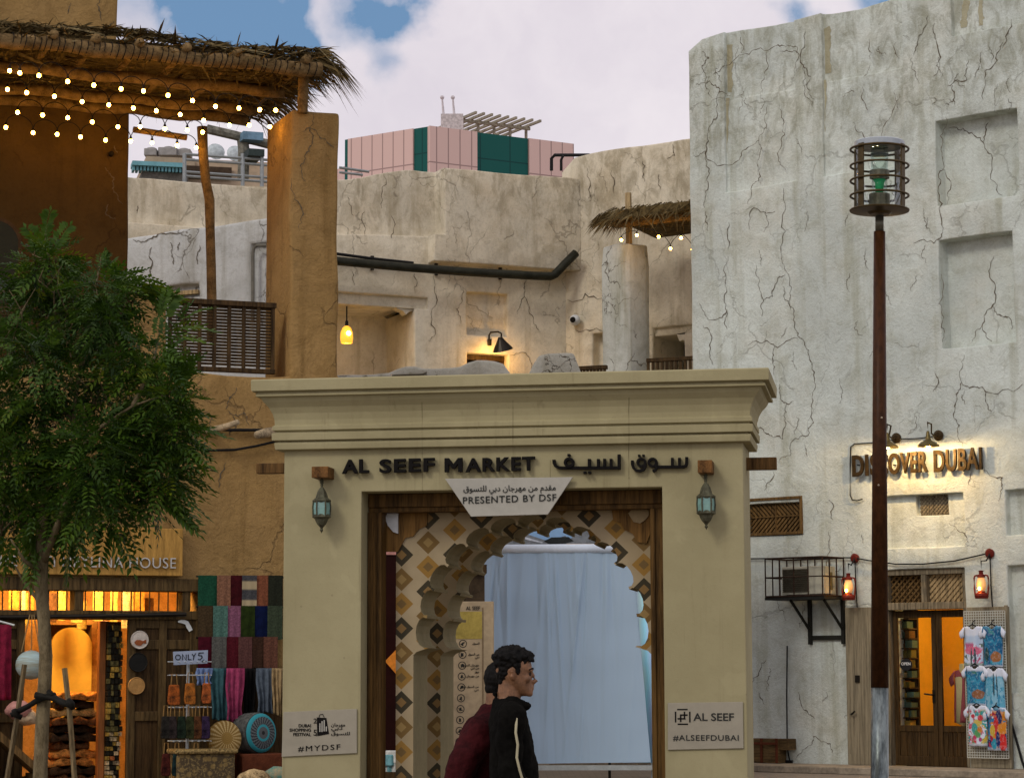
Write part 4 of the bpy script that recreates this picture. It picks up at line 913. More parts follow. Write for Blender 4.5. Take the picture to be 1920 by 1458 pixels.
# ------------------------------------------------------------------ left shop front
M_SIGN = wood('sign_board_wood', (.42, .235, .055), grain=(1, 1, .1), var=.2)
sg = thing('shop_sign', LB.P(LB.sz(150, 1076)[0], LB.sz(150, 1076)[1], .1), 'orange wooden shop sign board with pale serif lettering, partly behind the tree', 'sign')
a, b, z0, z1 = lbr(-260, 985, 343, 1076, .12); mb = MB(); mb.fbox(LB, a, b, z0, z1, .03, .12); mb.build('board', M_SIGN, sg, bevel=.01)
mb = MB(); text_px(mb, 'THE ARTI HEYLINA HOUSE', LB, -20, 1043, 329, 1063, .125, .03, bold=-.004, space=1.08); mb.build('lettering', mat('letter_silver', (.5, .48, .42), .35, .05, 9, 0, .6), sg)
sf = thing('shop_entrance', LB.P(-3, 0, -.2), 'dark timber shop entrance with a barred transom and an open doorway glowing orange', 'entrance')
zA, zB, zC = LB.sz(170, 1092)[1], LB.sz(170, 1144)[1], LB.sz(170, 1156)[1]
M_SF = wood('shop_front_wood', (.095, .06, .022))
mb = MB(); mb.fbox(LB, S0L + .1, shop_s1 + .03, zA - .10, zA + .06, -.3, .06); mb.fbox(LB, S0L + .1, shop_s1 + .03, zC - .03, zB, -.3, .05)
for x in (147, 348, -120): s = LB.sz(x, 1120)[0]; mb.fbox(LB, s - .05, s + .06, zB, zA - .1, -.29, .03)
mb.fbox(LB, shop_s1 - .05, shop_s1 + .03, 0, zC - .03, -.29, .04)
mb.build('frame', M_SF, sf, bevel=.008)
mb = MB(); i = 0
while True:
    s = LB.sz(8 + i * 17.3, 1120)[0]
    if s > shop_s1 - .1: break
    mb.fbox(LB, s - .007, s + .007, zB, zA - .1, -.13, -.115); i += 1
mb.build('transom_bars', M_DKM, sf)
mb = MB(); mb.tube([LB.X(-40, 1157, .1), LB.X(150, 1155, .12), LB.X(349, 1151, .1)], .028, 8); mb.build('awning_pole', M_DKM, sf)
M_SHELF = mat('shop_goods_gold', (.6, .38, .12), .7, .4, 7, .3)
# room behind
rm = thing('shop_room', LB.P(-3, 0, -3), 'warm orange shop interior with an arched alcove, seen through the doorway behind the tree', 'room')
M_RM = mat('warm_room_plaster', (.70, .42, .12), .85, .15, 3, .2)
mb = MB(); s0, s1 = S0L + .1, shop_s1 + 1; zc_r = 3.55
mb.fbox(LB, s0, s1, 0, zc_r, -4.1, -4.0); mb.fbox(LB, s0 - .1, s0, 0, zc_r, -4, -.62); mb.fbox(LB, s1, s1 + .1, 0, zc_r, -4, -.62); mb.fbox(LB, s0, s1, zc_r, zc_r + .1, -4.1, -.62); mb.build('room_wall', M_RM, rm)
mb = MB(); mb.fbox(LB, s0, s1, .006, .05, -4, -.3); mb.build('floor', mat('shop_floor', (.2, .13, .08), .6), rm)
FA = Frame(LB.o.x - LB.n.x * 2.6, LB.o.y - LB.n.y * 2.6, 22)
a, b = FA.sz(94, 1300)[0], FA.sz(171, 1300)[0]; zs = FA.sz(130, 1212)[1]; r_ = (b - a) / 2
mb = MB(); mb.prism(FA, [(a, 1.0)] + [(b, 1.0)] + [((a + b) / 2 + r_ * math.cos(R(t)), zs + r_ * .95 * math.sin(R(t))) for t in range(0, 181, 12)], -.06, 0); mb.build('alcove_panel', mat('yellow_plaster', (.84, .56, .10), .8, .06, 2, .05), rm)
mb = MB(); mb.fbox(FA, a - 1.2, a - .01, .05, 3.4, -.5, -.08); mb.fbox(FA, b + .01, b + 1.6, .05, 3.4, -.5, -.08); mb.fbox(FA, a - .01, b + .01, zs + r_ + .02, 3.4, -.5, -.08); mb.build('alcove_wall', mat('ochre_plaster', (.45, .24, .07), .85), rm)
for (s, z, d, e) in ((LB.sz(130, 1250)[0], 3.3, -1.0, 150), (LB.sz(250, 1250)[0], 3.3, -1.1, 120), (LB.sz(40, 1250)[0], 3.3, -1.1, 90)):
    c = LB.P(s, z, d); mb = MB(); mb.lathe(c, [(0, 0), (.10, .02), (.14, .10), (.05, .2)], 14); q = mb.build('ceiling_lamp', emit('warm_diffuser', (1, .72, .35), 6), rm); lamp('lamp_light', c - Vector((0, 0, .1)), q, e, (1, .58, .20), .12)
# goods seen through the transom: hanging textiles
rn = random.Random(21); cols = [mat('textile_' + n_, c_, .8, .35, 14, .2) for n_, c_ in (('amber', (.6, .30, .05)), ('gold', (.75, .50, .12)), ('rust', (.30, .11, .03)), ('cream', (.7, .55, .28)), ('brown', (.14, .07, .03)))]
gd = thing('hanging_textiles', LB.P(-3, zB, -.7), 'row of amber and gold textiles hanging behind the barred transom of the shop front', 'textiles')
s = LB.sz(-60, 1120)[0]
while s < shop_s1 - .15:
    w_ = rn.uniform(.07, .20); d = rn.uniform(-2.2, -1.6)
    mb = MB(); mb.fbox(LB, s, s + w_ - .012, zB - rn.uniform(.05, .2), zA + rn.uniform(-.2, .1), d - .03, d); s += w_; mb.build('textile', cols[rn.choice((0, 0, 1, 1, 1, 3, 4, 2))], gd, bevel=.01)
mb = MB(); mb.fbox(LB, LB.sz(-60, 1120)[0], shop_s1 - .1, zA + .13, zA + .16, -1.93, -1.88); mb.build('rod', M_DKM, gd)
# heap of folded rugs in the doorway
hp = thing('rug_pile', LB.P(LB.sz(130, 1400, -1)[0], .05, -1.2), 'heap of folded orange and dark patterned rugs on the shop floor behind the tree trunk', 'rugs')
a, b = LB.sz(90, 1400, -1)[0], LB.sz(190, 1400, -1)[0]; pc = [mat('rug_' + n_, c_, .9, .5, 12, .5) for n_, c_ in (('orange', (.55, .23, .05)), ('dark', (.05, .03, .015)), ('amber', (.6, .36, .11)), ('umber', (.16, .07, .025)))]
for k in range(13):
    mb = MB(); z = .06 + k * .105; L = []; a2 = a + rn.uniform(-.1, .12); b2 = b + rn.uniform(-.15, .05)
    n = 14; top = [(a2 + (b2 - a2) * i / n, z + .085 + .025 * math.sin(i * 1.1 + k * 2) + .02 * rn.random()) for i in range(n + 1)]; bot = [(s, z + .012 * rn.random() + .012 * math.sin(s * 9)) for s, zz in top[::-1]]
    mb.prism(LB, top + bot, -1.7, -.95 + rn.uniform(-.12, .1)); mb.build('folded_rug', pc[(k * 7 + rn.randrange(2)) % 4], hp, bevel=.02, smooth=True)
# door leaves
def panel_door(F, x0, x1, d, ytop, label, zb=.02):
    a, b = F.sz(x0, 1300, d)[0], F.sz(x1, 1300, d)[0]; zt = F.sz((x0 + x1) / 2, ytop, d)[1]; o = thing('shop_shutter_door', F.P((a + b) / 2, zb, d), label, 'door', 'open panelled doors of the left shop')
    mb = MB(); mb.fbox(F, a, b, zb, zt, d - .05, d); mb.build('door_panel', M_WD, o)
    mb = MB(); w_ = .1
    for s in (a, b - w_, (a + b) / 2 - w_ / 2): mb.fbox(F, s, s + w_, zb, zt, d + .001, d + .03)
    for z in (zb, zb + 1.05, zb + 1.95, zt - .12):
        for p, q in ((a + w_, (a + b) / 2 - w_ / 2), ((a + b) / 2 + w_ / 2, b - w_)): mb.fbox(F, p, q, z, z + .12, d + .001, d + .026)
    mb.build('stiles', M_SF, o, bevel=.008); return o
panel_door(LB, 238, 368, -.02, 1160, 'wide dark panelled shop door with hanging plaques, right of the glowing doorway')
panel_door(LB, -70, 44, -.02, 1160, 'dark panelled shop door at the far left edge, behind crimson garments')
mb = MB(); a, b = LB.sz(184, 1300, -.4)[0], LB.sz(199, 1300, -.4)[0]; mb.fbox(LB, a, b, .05, zC - .04, -.5, -.36); tag(mb.build('doorway_post', mat('red_brown_wood', (.30, .11, .03), .5, .2, 9, .1, stretch=(1, 1, .1)), bevel=.01), 'tall reddish brown post inside the glowing shop doorway', 'post')
# tall rack of small goods
gr = thing('trinket_rack', LB.P(LB.sz(214, 1300, -.3)[0], .05, -.3), 'tall narrow rack packed with small trinkets at the right of the glowing doorway', 'rack')
a, b = LB.sz(200, 1300, -.25)[0], LB.sz(229, 1300, -.25)[0]; mb = MB(); mb.fbox(LB, a, b, .05, zC - .05, -.40, -.36); mb.build('back_board', M_WD, gr)
tc_ = [mat('trinket_' + n_, c_, .5, .4, 30, .2) for n_, c_ in (('gold', (.42, .27, .05)), ('olive', (.14, .12, .04)), ('black', (.02, .018, .01)), ('cream', (.55, .42, .22)), ('orange', (.45, .14, .04)))]
mb = MB(); z = .1
while z < zC - .12:
    h = .075 if z > .9 else .06; s = a + .01
    while s < b - .03: w_ = rn.uniform(.035, .06); mb.fbox(LB, s, s + w_ - .006, z, z + h - .012, -.36, -.28 + rn.uniform(-.03, .03), rn.choice((0, 1, 2, 2, 2, 1) if z > .9 else (0, 2, 3, 4, 3, 2))); s += w_
    z += h
mb.build('trinkets', tc_, gr)
# plaques on the door
for x, y, r, nm, col, lab in ((262, 1199, 17, 'white', (.55, .50, .42), 'round white plaque with a red brown fish on the panelled door'), (259, 1241, 18, 'black', (.012, .012, .01), 'round black tray hanging between the two plaques on the panelled door'), (256, 1285, 16, 'tan', (.40, .22, .07), 'round tan woven plaque, lowest on the panelled door')):
    o = thing('round_plaque', LB.X(x, y + r, .06), lab, 'plaque', 'round plaques on the panelled door'); c = LB.X(x, y, .06); mb = MB(); mb.lathe(c, [(0, -.02), (r / 149, -.02), (r / 146, 0), (r / 155, .012), (r / 170, .006), (0, .006)], 24, axis=LB.n); mb.build('disc', mat('plaque_' + nm, col, .6, .15, 12, .15), o, smooth=False)
    if nm == 'white':
        mb = MB(); q = lambda x_, y_: LB.sz(x_, y_, .07); mb.prism(LB, [q(*p) for p in ((252, 1203), (256, 1199), (263, 1199), (268, 1201), (274, 1198), (274, 1206), (269, 1205), (264, 1210), (256, 1209), (253, 1206))], .068, .074); mb.build('fish_motif', mat('fish_red', (.30, .09, .03), .6), o)
mb = MB(); mb.strip(LB, [LB.sz(x, y, -.0) for x, y in ((333, 1165), (341, 1164), (349, 1167), (353, 1175), (357, 1182))], [.02, .05, .05, .06, .05], .031, thick=.006); tag(mb.build('white_ribbon', mat('white_plastic', (.75, .78, .72), .3, .05, 5, 0)), 'short white glossy ribbon on the panelled door above the price card', 'ribbon')
# crimson garments and pale hanging globe at far left
def cloth_sheet(F, a, b, z0, z1, d, nf, amp, taper=0.0, seed=0, thick=.012, nz=14, gather=None):
    rnd = random.Random(seed); mb = MB(); n = max(12, nf * 6); ph = [rnd.uniform(0, 6) for _ in range(5)]; G_ = []
    for j in range(nz + 1):
        f = j / nz; row = []; z = z1 + (z0 - z1) * f
        for i in range(n + 1):
            t = i / n; k = 1 - taper * (gather(f) if gather else f)
            s = (a + b) / 2 + (t - .5) * (b - a) * k
            w_ = math.sin(t * nf * 6.28 + ph[0] + .8 * math.sin(f * 3 + ph[1])) * .6 + math.sin(t * nf * 3.1 + ph[2] + f * 2) * .4
            row.append(mb.vert(F.P(s, z + .015 * math.sin(t * 5 + ph[3]) * (j == nz), d + amp * w_ * (.35 + .65 * f)), (t, f)))
        G_.append(row)
    for j in range(nz):
        for i in range(n): mb.face((G_[j][i], G_[j + 1][i], G_[j + 1][i + 1], G_[j][i + 1]))
    return mb
M_CRIM = mat('crimson_cloth', (.20, .012, .035), .8, .25, 9, .2); a, b, z0, z1 = lbr(-60, 1170, 22, 1310, .35)
og = thing('hanging_garment', LB.P((a + b) / 2, z0, .3), 'crimson garment hanging on a white hanger at the far left edge', 'garment')
q = cloth_sheet(LB, a, b, z0, z1, .3, 5, .05, seed=2).build('cloth', M_CRIM, og, smooth=True); sd = q.modifiers.new('solid', 'SOLIDIFY'); sd.thickness = .02
mb = MB(); c = LB.X(0, 1172, .3); mb.tube([LB.P(LB.sz(-50, 1200)[0], c.z + .01, .3), LB.P(LB.sz(-20, 1200)[0], c.z + .07, .3), LB.P(LB.sz(18, 1200)[0], c.z + .005, .3)], .012, 6); mb.tube([LB.P(LB.sz(-20, 1200)[0], c.z + .07, .3), LB.P(LB.sz(-20, 1200)[0], c.z + .2, .3)], .006, 6); mb.build('hanger', mat('white_plastic', (.75, .78, .72), .3), og)
pgl = thing('globe_lantern', LB.X(58, 1275, .3), 'pale blue and cream round paper lantern hanging left of the tree trunk', 'lantern')
c = LB.X(58, 1246, .3); mb = MB(); mb.ball(c, .19, 20, sc=(1, 1, .95)); mb.build('globe', mat('pale_blue_paper', (.30, .42, .42), .7, .3, 5, .1, stretch=(.2, .2, 1.6), col2=(.26, .24, .15)), pgl, smooth=True)
mb = MB()
for dx in (-.1, 0, .09): mb.tube([c + LB.u * dx * 1.2 + Vector((0, 0, .16)), c + Vector((0, 0, .62)) + LB.u * dx * .25], .008, 5)
mb.build('cords', mat('jute_cord', (.3, .2, .08), .9), pgl)
sl = thing('sloping_table', LB.X(30, 1458, .5), 'dark sloping display table with pink cloth bundles at the lower left corner', 'table')
mb = MB(); a, b = LB.sz(-60, 1400, .5)[0], LB.sz(75, 1400, .5)[0]; z0, z1 = LB.sz(0, 1345, .5)[1], LB.sz(75, 1440, .5)[1]; mb.prism(LB, [(a, z0 + .15), (b, z1), (b, z1 - .1), (a, z0 + .03)], .1, .7); mb.build('tray', M_WM, sl)
mb = MB(); mb.fbox(LB, a, a + .08, .006, z0, .12, .68); mb.fbox(LB, b - .1, b - .03, .006, z1 - .06, .12, .68); mb.fbox(LB, a + .08, b - .1, .1, z1 - .1, .13, .18); mb.build('legs', M_WD, sl)
for i, (x, y, r, nm, cc) in enumerate(((34, 1330, .13, 'pink', (.45, .22, .18)), (52, 1345, .11, 'beige', (.45, .33, .2)))):
    mb = MB(); mb.ball(LB.X(x, y, .45), r, 16, sc=(1.2, .9, .8), wob=.35); tag(mb.build('cloth_bundle', mat('bundle_' + nm, cc, .9, .2, 12, .2), smooth=True), ('pink' if i == 0 else 'beige') + ' cloth bundle lying on the sloping table at the left', 'cloth', 'cloth bundles on the sloping table')
# ------------------------------------------------------------------ scarves on the wall
M_SC = {}
def fabric(nm, col, pat=0, col2=None):
    if nm in M_SC: return M_SC[nm]
    m, t, b = base_mat('scarf_' + nm); o = t.new('ShaderNodeTexCoord').outputs['Object']; c2 = col2 or tuple(x * .55 for x in col)
    n = t.noise(o, 45 if pat else 9, 4, .7); c = t.mix(t.ss(n, .38, .62), c2, col)
    wv = t.new('ShaderNodeTexWave'); t.l.new(o, wv.inputs['Vector']); wv.inputs['Scale'].default_value = 60; c = t.mix(t.m('MULTIPLY', wv.outputs['Fac'], .18), c, tuple(x * .4 for x in col))
    if pat == 2: u = t.sep(o); c = t.mix(t.m('MULTIPLY', t.ss(t.m('SINE', t.m('MULTIPLY', u[2], 26.0)), -.2, .6), .8), c, (.45, .36, .2))
    t.l.new(c, b.inputs['Base Color']); b.inputs['Roughness'].default_value = .85; b.inputs['Specular IOR Level'].default_value = .1; M_SC[nm] = m; return m
rows = [(1080, 1137, [('green', (0.0124, 0.0744, 0.0372), 1), ('peach', (0.2604, 0.124, 0.0682), 1), ('maroon', (0.0558, 0.00496, 0.00744), 0), ('grey_striped', (0.0744, 0.0744, 0.0744), 2), ('copper', (0.2356, 0.0806, 0.0372), 1), ('dark_olive', (0.0217, 0.0248, 0.01364), 1)], (372, 407, 430, 454, 479, 503, 528)),
        (1137, 1195, [('brown', (0.0682, 0.0434, 0.0186), 1), ('mint', (0.0868, 0.186, 0.1426), 1), ('rose', (0.2604, 0.0992, 0.155), 1), ('moss', (0.0217, 0.0372, 0.00496), 0), ('navy', (0.00372, 0.0093, 0.0465), 0), ('sage', (0.0496, 0.0682, 0.0372), 1)], (371, 399, 424, 451, 475, 501, 527)),
        (1195, 1251, [('burgundy', (0.0682, 0.00496, 0.0124), 0), ('silver', (0.1178, 0.1178, 0.0992), 1), ('wine', (0.0992, 0.0093, 0.0155), 1), ('mauve', (0.124, 0.0527, 0.0434), 1), ('chocolate', (0.0527, 0.0248, 0.01364), 1), ('terracotta', (0.1488, 0.062, 0.0372), 1)], (371, 396, 421, 446, 469, 493, 517))]
ordn = ('top', 'middle', 'bottom'); rk = thing('scarf_rail', LB.X(450, 1080, .1), 'three thin wooden rails carrying the scarves on the sand wall', 'rail')
for ri, (y0, y1, cs, xs) in enumerate(rows):
    a, z = LB.sz(368, y0, .12); b = LB.sz(532, y0, .12)[0]; mb = MB(); mb.tube([LB.P(a, z, .11), LB.P(b, z, .11)], .014, 6); mb.build('rod', M_DKM, rk)
    for k, (nm, col, pt) in enumerate(cs):
        a, b, z0, z1 = lbr(xs[k], y0, xs[k + 1], y1, .13); q = cloth_sheet(LB, a - .006, b + .012, z0 - .012, z1 + .012, .135 + .012 * (k % 2) + .016 * ri, 2, .009, seed=ri * 10 + k, nz=8).build('scarf', fabric(nm, col, pt), smooth=True)
        tag(q, '%s folded scarf hanging in the %s row on the sand wall' % (nm.replace('_', ' '), ordn[ri]), 'scarf', 'folded scarves hanging in three rows')
for nm, x0, x1, y0, y1, col, d in (('sky_blue', 368, 398, 1252, 1282, (.22, .32, .55), .3), ('teal', 396, 430, 1252, 1350, (.05, .13, .14), .28), ('hot_pink', 424, 458, 1252, 1352, (.40, .06, .14), .30), ('black', 454, 482, 1252, 1345, (.008, .007, .006), .2), ('grey_blue', 482, 514, 1252, 1336, (.11, .14, .17), .28), ('sand', 512, 534, 1252, 1340, (.40, .28, .13), .3)):
    a, b, z0, z1 = lbr(x0, y0, x1, y1, d); q = cloth_sheet(LB, a, b, z0, z1, d, 3, .05, taper=.5, seed=len(nm), nz=16, gather=lambda f: max(0, f - .3) * 1.4 if f < .75 else .63 - (f - .75) * .8).build('draped_scarf', fabric(nm, col, 0), smooth=True)
    q.modifiers.new('solid', 'SOLIDIFY').thickness = .025; tag(q, '%s draped scarf hanging in loose folds below the rows' % nm.replace('_', ' '), 'scarf', 'draped scarves below the rows')
mb = MB(); a, b, z0, z1 = lbr(366, 1251, 536, 1458, .02); mb.fbox(LB, a, b, .006, z1, .0, .03); mb.build('timber_dado', M_WD, lb)
# ------------------------------------------------------------------ purse rack with price card
pr_ = thing('purse_stand', LB.P(LB.sz(352, 1400, .7)[0], .006, .7), 'white metal purse stand with three wire tiers below the price card', 'stand')
M_WMET = mat('white_metal', (.55, .60, .60), .4, .08, 6, 0, .2); s_m = LB.sz(352, 1300, .7)[0]
mb = MB(); zt = LB.sz(352, 1240, .7)[1]; mb.tube([LB.P(s_m, .05, .7), LB.P(s_m, zt, .7)], .02, 8); mb.lathe(LB.P(s_m, .006, .7), [(.28, 0), (.28, .03), (.03, .06)], 18); mb.build('pole', M_WMET, pr_)
for y in (1240, 1265, 1325, 1388):
    z = LB.sz(352, y, .7)[1]; mb = MB(); a, b = LB.sz(318, y, .7)[0], LB.sz(388, y, .7)[0]
    mb.tube([LB.P(a, z, .62), LB.P(b, z, .62)], .008, 6); mb.tube([LB.P(a, z, .78), LB.P(b, z, .78)], .008, 6)
    for i in range(7): s = a + (b - a) * i / 6; mb.tube([LB.P(s, z, .60), LB.P(s, z, .92)], .006, 5)
    mb.build('wire_tier', M_WMET, pr_)
pc = thing('price_card', LB.X(357, 1245, .95), 'pale blue handwritten price card reading ONLY 5 on the purse stand', 'sign')
mb = MB(); mb.prism(LB, [LB.sz(x, y, .82) for x, y in ((325, 1221), (390, 1218), (389, 1243), (326, 1246))], .80, .82); mb.build('card', mat('pale_blue_card', (.34, .40, .50), .6, .05, 3, 0), pc)
mb = MB()
for pl in (arc(333.5, 1231.5, 4.6, 0, 360, 12), [(342, 1237), (342, 1226), (349, 1237), (349, 1226)], [(353, 1226), (353, 1236), (359, 1235.5)], [(360, 1225), (363.5, 1230), (367, 1224)], [(363.5, 1230), (362, 1237)], [(382, 1223), (373, 1223.5), (372, 1228), (378, 1228.5), (379, 1232), (375, 1236), (371, 1235)], [(378, 1240), (383, 1235), (379, 1239.5), (387, 1239)]):
    mb.strip(LB, [LB.sz(x, y, .824) for x, y in pl], .011, .824 + .0004 * len(pl), 0)
mb.build('handwriting', M_LET, pc)
def purse(x, y, w_, h, nm, col, lab, d=.88, c2=None):
    o = thing('purse', LB.X(x, y + h, d), lab, 'purse', 'small purses on the purse stand'); a, b, z0, z1 = lbr(x - w_ / 2, y, x + w_ / 2, y + h, d); mb = MB(); k = (b - a)
    mb.prism(LB, [(a + k * .12, z1), (b - k * .12, z1), (b, z0 + .05), (b - k * .08, z0), (a + k * .08, z0), (a, z0 + .05)], d - .05, d); mb.build('bag', mat('purse_' + nm, col, .8, .5, 14, .3, col2=c2), o, bevel=.012)
    mb = MB(); mb.tube([LB.P(a + k * .25, z1 - .01, d - .02), LB.P(a + k * .32, z1 + .13, d - .02), LB.P(b - k * .32, z1 + .13, d - .02), LB.P(b - k * .25, z1 - .01, d - .02)], .007, 5); mb.build('strap', mat('strap_tan', (.28, .16, .05), .7), o)
O1 = (.30, .075, .012); K1 = (.012, .01, .006)
purse(327, 1283, 24, 38, 'fiery', O1, 'black purse with red orange embroidery, leftmost on the upper tier', c2=K1); purse(357, 1280, 22, 40, 'ember', (.34, .11, .015), 'orange embroidered purse in the middle of the upper tier', c2=K1); purse(388, 1280, 18, 38, 'rust', (.36, .09, .02), 'rust embroidered purse at the right of the upper tier', c2=K1)
for i, (x, nm, cc) in enumerate(((311, 'charcoal', (.02, .018, .014)), (324, 'speckled', (.03, .022, .02)), (341, 'black_green', (.012, .022, .012)), (357, 'olive', (.03, .035, .012)), (371, 'brown', (.09, .035, .012)), (386, 'plum', (.035, .02, .05)))): purse(x, 1342, 18, 42, nm, cc, nm.replace('_', ' ') + ' small purse hanging on the lower tier of the stand')
for i, (x, nm, cc) in enumerate(((312, 'dark_red', (.06, .012, .008)), (332, 'dark_teal', (.01, .03, .03)), (368, 'dark_brown', (.03, .018, .008)))): purse(x, 1412, 18, 42, nm + '_low', cc, nm.replace('_', ' ') + ' purse on the lowest tier of the stand')
# ------------------------------------------------------------------ baskets and cushions
def radial_mat(name, kind):
    m, t, b = base_mat(name); u = t.sep(t.new('ShaderNodeUVMap').outputs[0]); r = t.m('SQRT', t.m('ADD', t.m('MULTIPLY', u[0], u[0]), t.m('MULTIPLY', u[1], u[1]))); an = t.m('ARCTAN2', u[1], u[0])
    if kind == 'straw':
        s = t.m('SINE', t.m('ADD', t.m('MULTIPLY', an, 22.0), t.m('MULTIPLY', r, 2.0))); c = t.mix(t.ss(s, -.1, .4), (.26, .15, .025), (.52, .38, .15)); c = t.mix(t.m('LESS_THAN', r, .33), c, (.30, .18, .035))
        c = t.mix(t.m('MULTIPLY', t.ss(t.m('SINE', t.m('MULTIPLY', r, 60.0)), 0, 1), .35), c, (.16, .09, .02))
    else:
        c = (.03, .035, .035); c = t.mix(t.m('LESS_THAN', r, .97), (.025, .03, .03), (.02, .26, .30)); c = t.mix(t.m('LESS_THAN', r, .80), c, (.11, .13, .13))
        k = t.ss(t.m('SINE', t.m('ADD', t.m('MULTIPLY', an, 26.0), t.m('MULTIPLY', t.m('FLOOR', t.m('MULTIPLY', r, 8.0)), 1.57))), -.1, .2); c = t.mix(t.m('MULTIPLY', k, t.m('MULTIPLY', t.m('LESS_THAN', r, .8), t.m('GREATER_THAN', r, .4))), c, (.02, .025, .03))
        c = t.mix(t.m('LESS_THAN', r, .42), c, (.03, .30, .34)); c = t.mix(t.m('LESS_THAN', r, .30), c, (.09, .10, .10)); c = t.mix(t.m('LESS_THAN', r, .10), c, (.01, .012, .012))
    t.l.new(c, b.inputs['Base Color']); b.inputs['Roughness'].default_value = .85; return m
def drum(F, x, y, rpx, L, axis, face_m, side_m, name, label, cat, d=.5, dome=.0):
    sc = (F.X(x, y, d) - Vector((0, 0, CAMH))).length / FPX; r = rpx * sc; ax = Vector(axis).normalized(); M = ax.to_track_quat('Z', 'Y').to_matrix(); c = F.X(x, y, d); mb = MB(); seg = 36; rows_ = []
    for (q, z) in ((0, 0), (.5, -dome * .1), (.8, -dome * .35), (.93, -dome * .7), (1.0, -dome - .02), (1.03, -dome - .06), (1.03, -L + .06), (1.0, -L), (0, -L)):
        rows_.append([mb.vert(c + M @ Vector((r * q * math.cos(2 * math.pi * k / seg), r * q * math.sin(2 * math.pi * k / seg), z)), (q * math.cos(2 * math.pi * k / seg), q * math.sin(2 * math.pi * k / seg))) for k in range(seg)])
    for i in range(len(rows_) - 1):
        for k in range(seg): l = (k + 1) % seg; mb.face((rows_[i][k], rows_[i + 1][k], rows_[i + 1][l], rows_[i][l]), 0 if i < 4 else 1)
    return tag(mb.build(name, [face_m, side_m], smooth=True), label, cat)
drum(LB, 426, 1383, 33, .14, LB.n + LB.u * .15 + Vector((0, 0, .1)), radial_mat('radial_straw', 'straw'), mat('straw_side', (.33, .2, .05), .9, .3, 20, .2), 'straw_pouf', 'round straw basket lid with radiating gold and cream stripes, left of the teal pouf', 'basket', d=.72, dome=.05)
drum(LB, 494, 1373, 37, .34, LB.n * .9 + LB.u * .42 + Vector((0, 0, .05)), radial_mat('radial_teal', 'teal'), mat('grey_felt', (.12, .125, .11), .9, .3, 20, .2), 'round_pouf', 'round pouf with a teal and charcoal ring pattern, against the gate', 'pouf', d=.55, dome=.04)
mb = MB(); a, b, z0, z1 = lbr(330, 1408, 445, 1458, .95); mb.fbox(LB, a + .02, b - .02, .006, z1 - .03, .5, .93); mb.fbox(LB, a - .01, b + .01, z1 - .03, z1 + .03, .47, .97, 1)
def brocade():
    m, t, b = base_mat('gold_brocade'); o = t.new('ShaderNodeTexCoord').outputs['Object']; v = t.new('ShaderNodeTexVoronoi'); t.l.new(o, v.inputs['Vector']); v.inputs['Scale'].default_value = 12
    c = t.mix(t.ss(v.outputs['Distance'], .25, .5), (.20, .13, .035), (.06, .038, .012)); c = t.mix(t.m('MULTIPLY', t.ss(t.noise(o, 40, 4), .5, .65), .6), c, (.34, .24, .08)); t.l.new(c, b.inputs['Base Color']); b.inputs['Roughness'].default_value = .7; return m
tag(mb.build('brocade_stool', [brocade(), mat('gold_trim', (.30, .21, .08), .7, .5, 40, .3)], bevel=.025), 'square gold brocade stool in front of the straw basket', 'stool')
mb = MB(); a, b, z0, z1 = lbr(448, 1412, 532, 1432, .6); mb.fbox(LB, a, b, .006, z1, .2, .75); tag(mb.build('display_bench', mat('red_wood', (.12, .035, .015), .6, .2, 10, .1), bevel=.01), 'low reddish wooden bench under the teal pouf', 'bench')
for i, (x, y, r, cc, c2, lab) in enumerate(((476, 1448, .16, (.50, .36, .18), (.05, .03, .012), 'cream and brown patterned cushion on the ground in front of the reddish bench'), (522, 1440, .14, (.02, .16, .14), (.45, .3, .15), 'teal patterned cushion beside the left pillar of the gate'))):
    mb = MB(); mb.ball(LB.X(x, y + 12, .95), r, 20, sc=(1.35, .8, .75), wob=.15); tag(mb.build('floor_cushion', mat('cushion_%s' % ('teal' if i else 'cream'), cc, .9, .5, 9, .2, col2=c2), smooth=True), lab, 'cushion', 'patterned floor cushions')
# ------------------------------------------------------------------ cream plaster houses in the middle
c4 = lambda x, y: (620 + x / 2.8235, 100 + y / 2.8235); c5 = lambda x, y: (620 + x / 2.743, 480 + y / 2.743)
mwh = thing('cream_plaster_house', MW.P(2, 0, -2), 'cream cracked plaster house with an open arched veranda and small niche, behind the gate', 'building')
sA, sB, sC = MW.sz(811, 400)[0], MW.sz(1066, 400)[0] + .15, -9.5
zL1, zL2 = MW.sz(640, 334)[1], MW.sz(770, 314)[1]; zL0 = MW.sz(300, 333)[1]
def mtop(s):
    s1, s2 = MW.sz(640, 330)[0], MW.sz(775, 330)[0]
    if s < MW.sz(560, 330)[0]: return zL0
    if s < s1: return zL1
    if s < s2: return zL1 + (zL2 - zL1) * min(1, max(0, (s - s1) / (s2 - s1)))
    return zL2
def mr(x0, y0, x1, y1, d): return (*MW.rect(x0, y0, x1, y1), d)
vs = MW.sz(560, 600)[0]
zW0 = MW.sz(720, 452)[1]
hl = [(sA, sB + 9, MW.sz(940, 503)[1], 999, .30), (-9.6, MW.sz(823, 450)[0], zW0, 999, -.18), (vs, MW.sz(803, 560)[0], MW.sz(720, 574)[1], MW.sz(720, 553)[1], -.10), (vs, MW.sz(779, 640)[0], MW.sz(700, 725)[1], MW.sz(720, 574)[1], -1.5),
      mr(868, 549, 963, 629, -.16), mr(876, 664, 953, 790, -.35)]
mb = wall_mb(MW, sC, sB, 0, mtop, hl, res=.3, amp=.03, topamp=.025, thick=1.7)
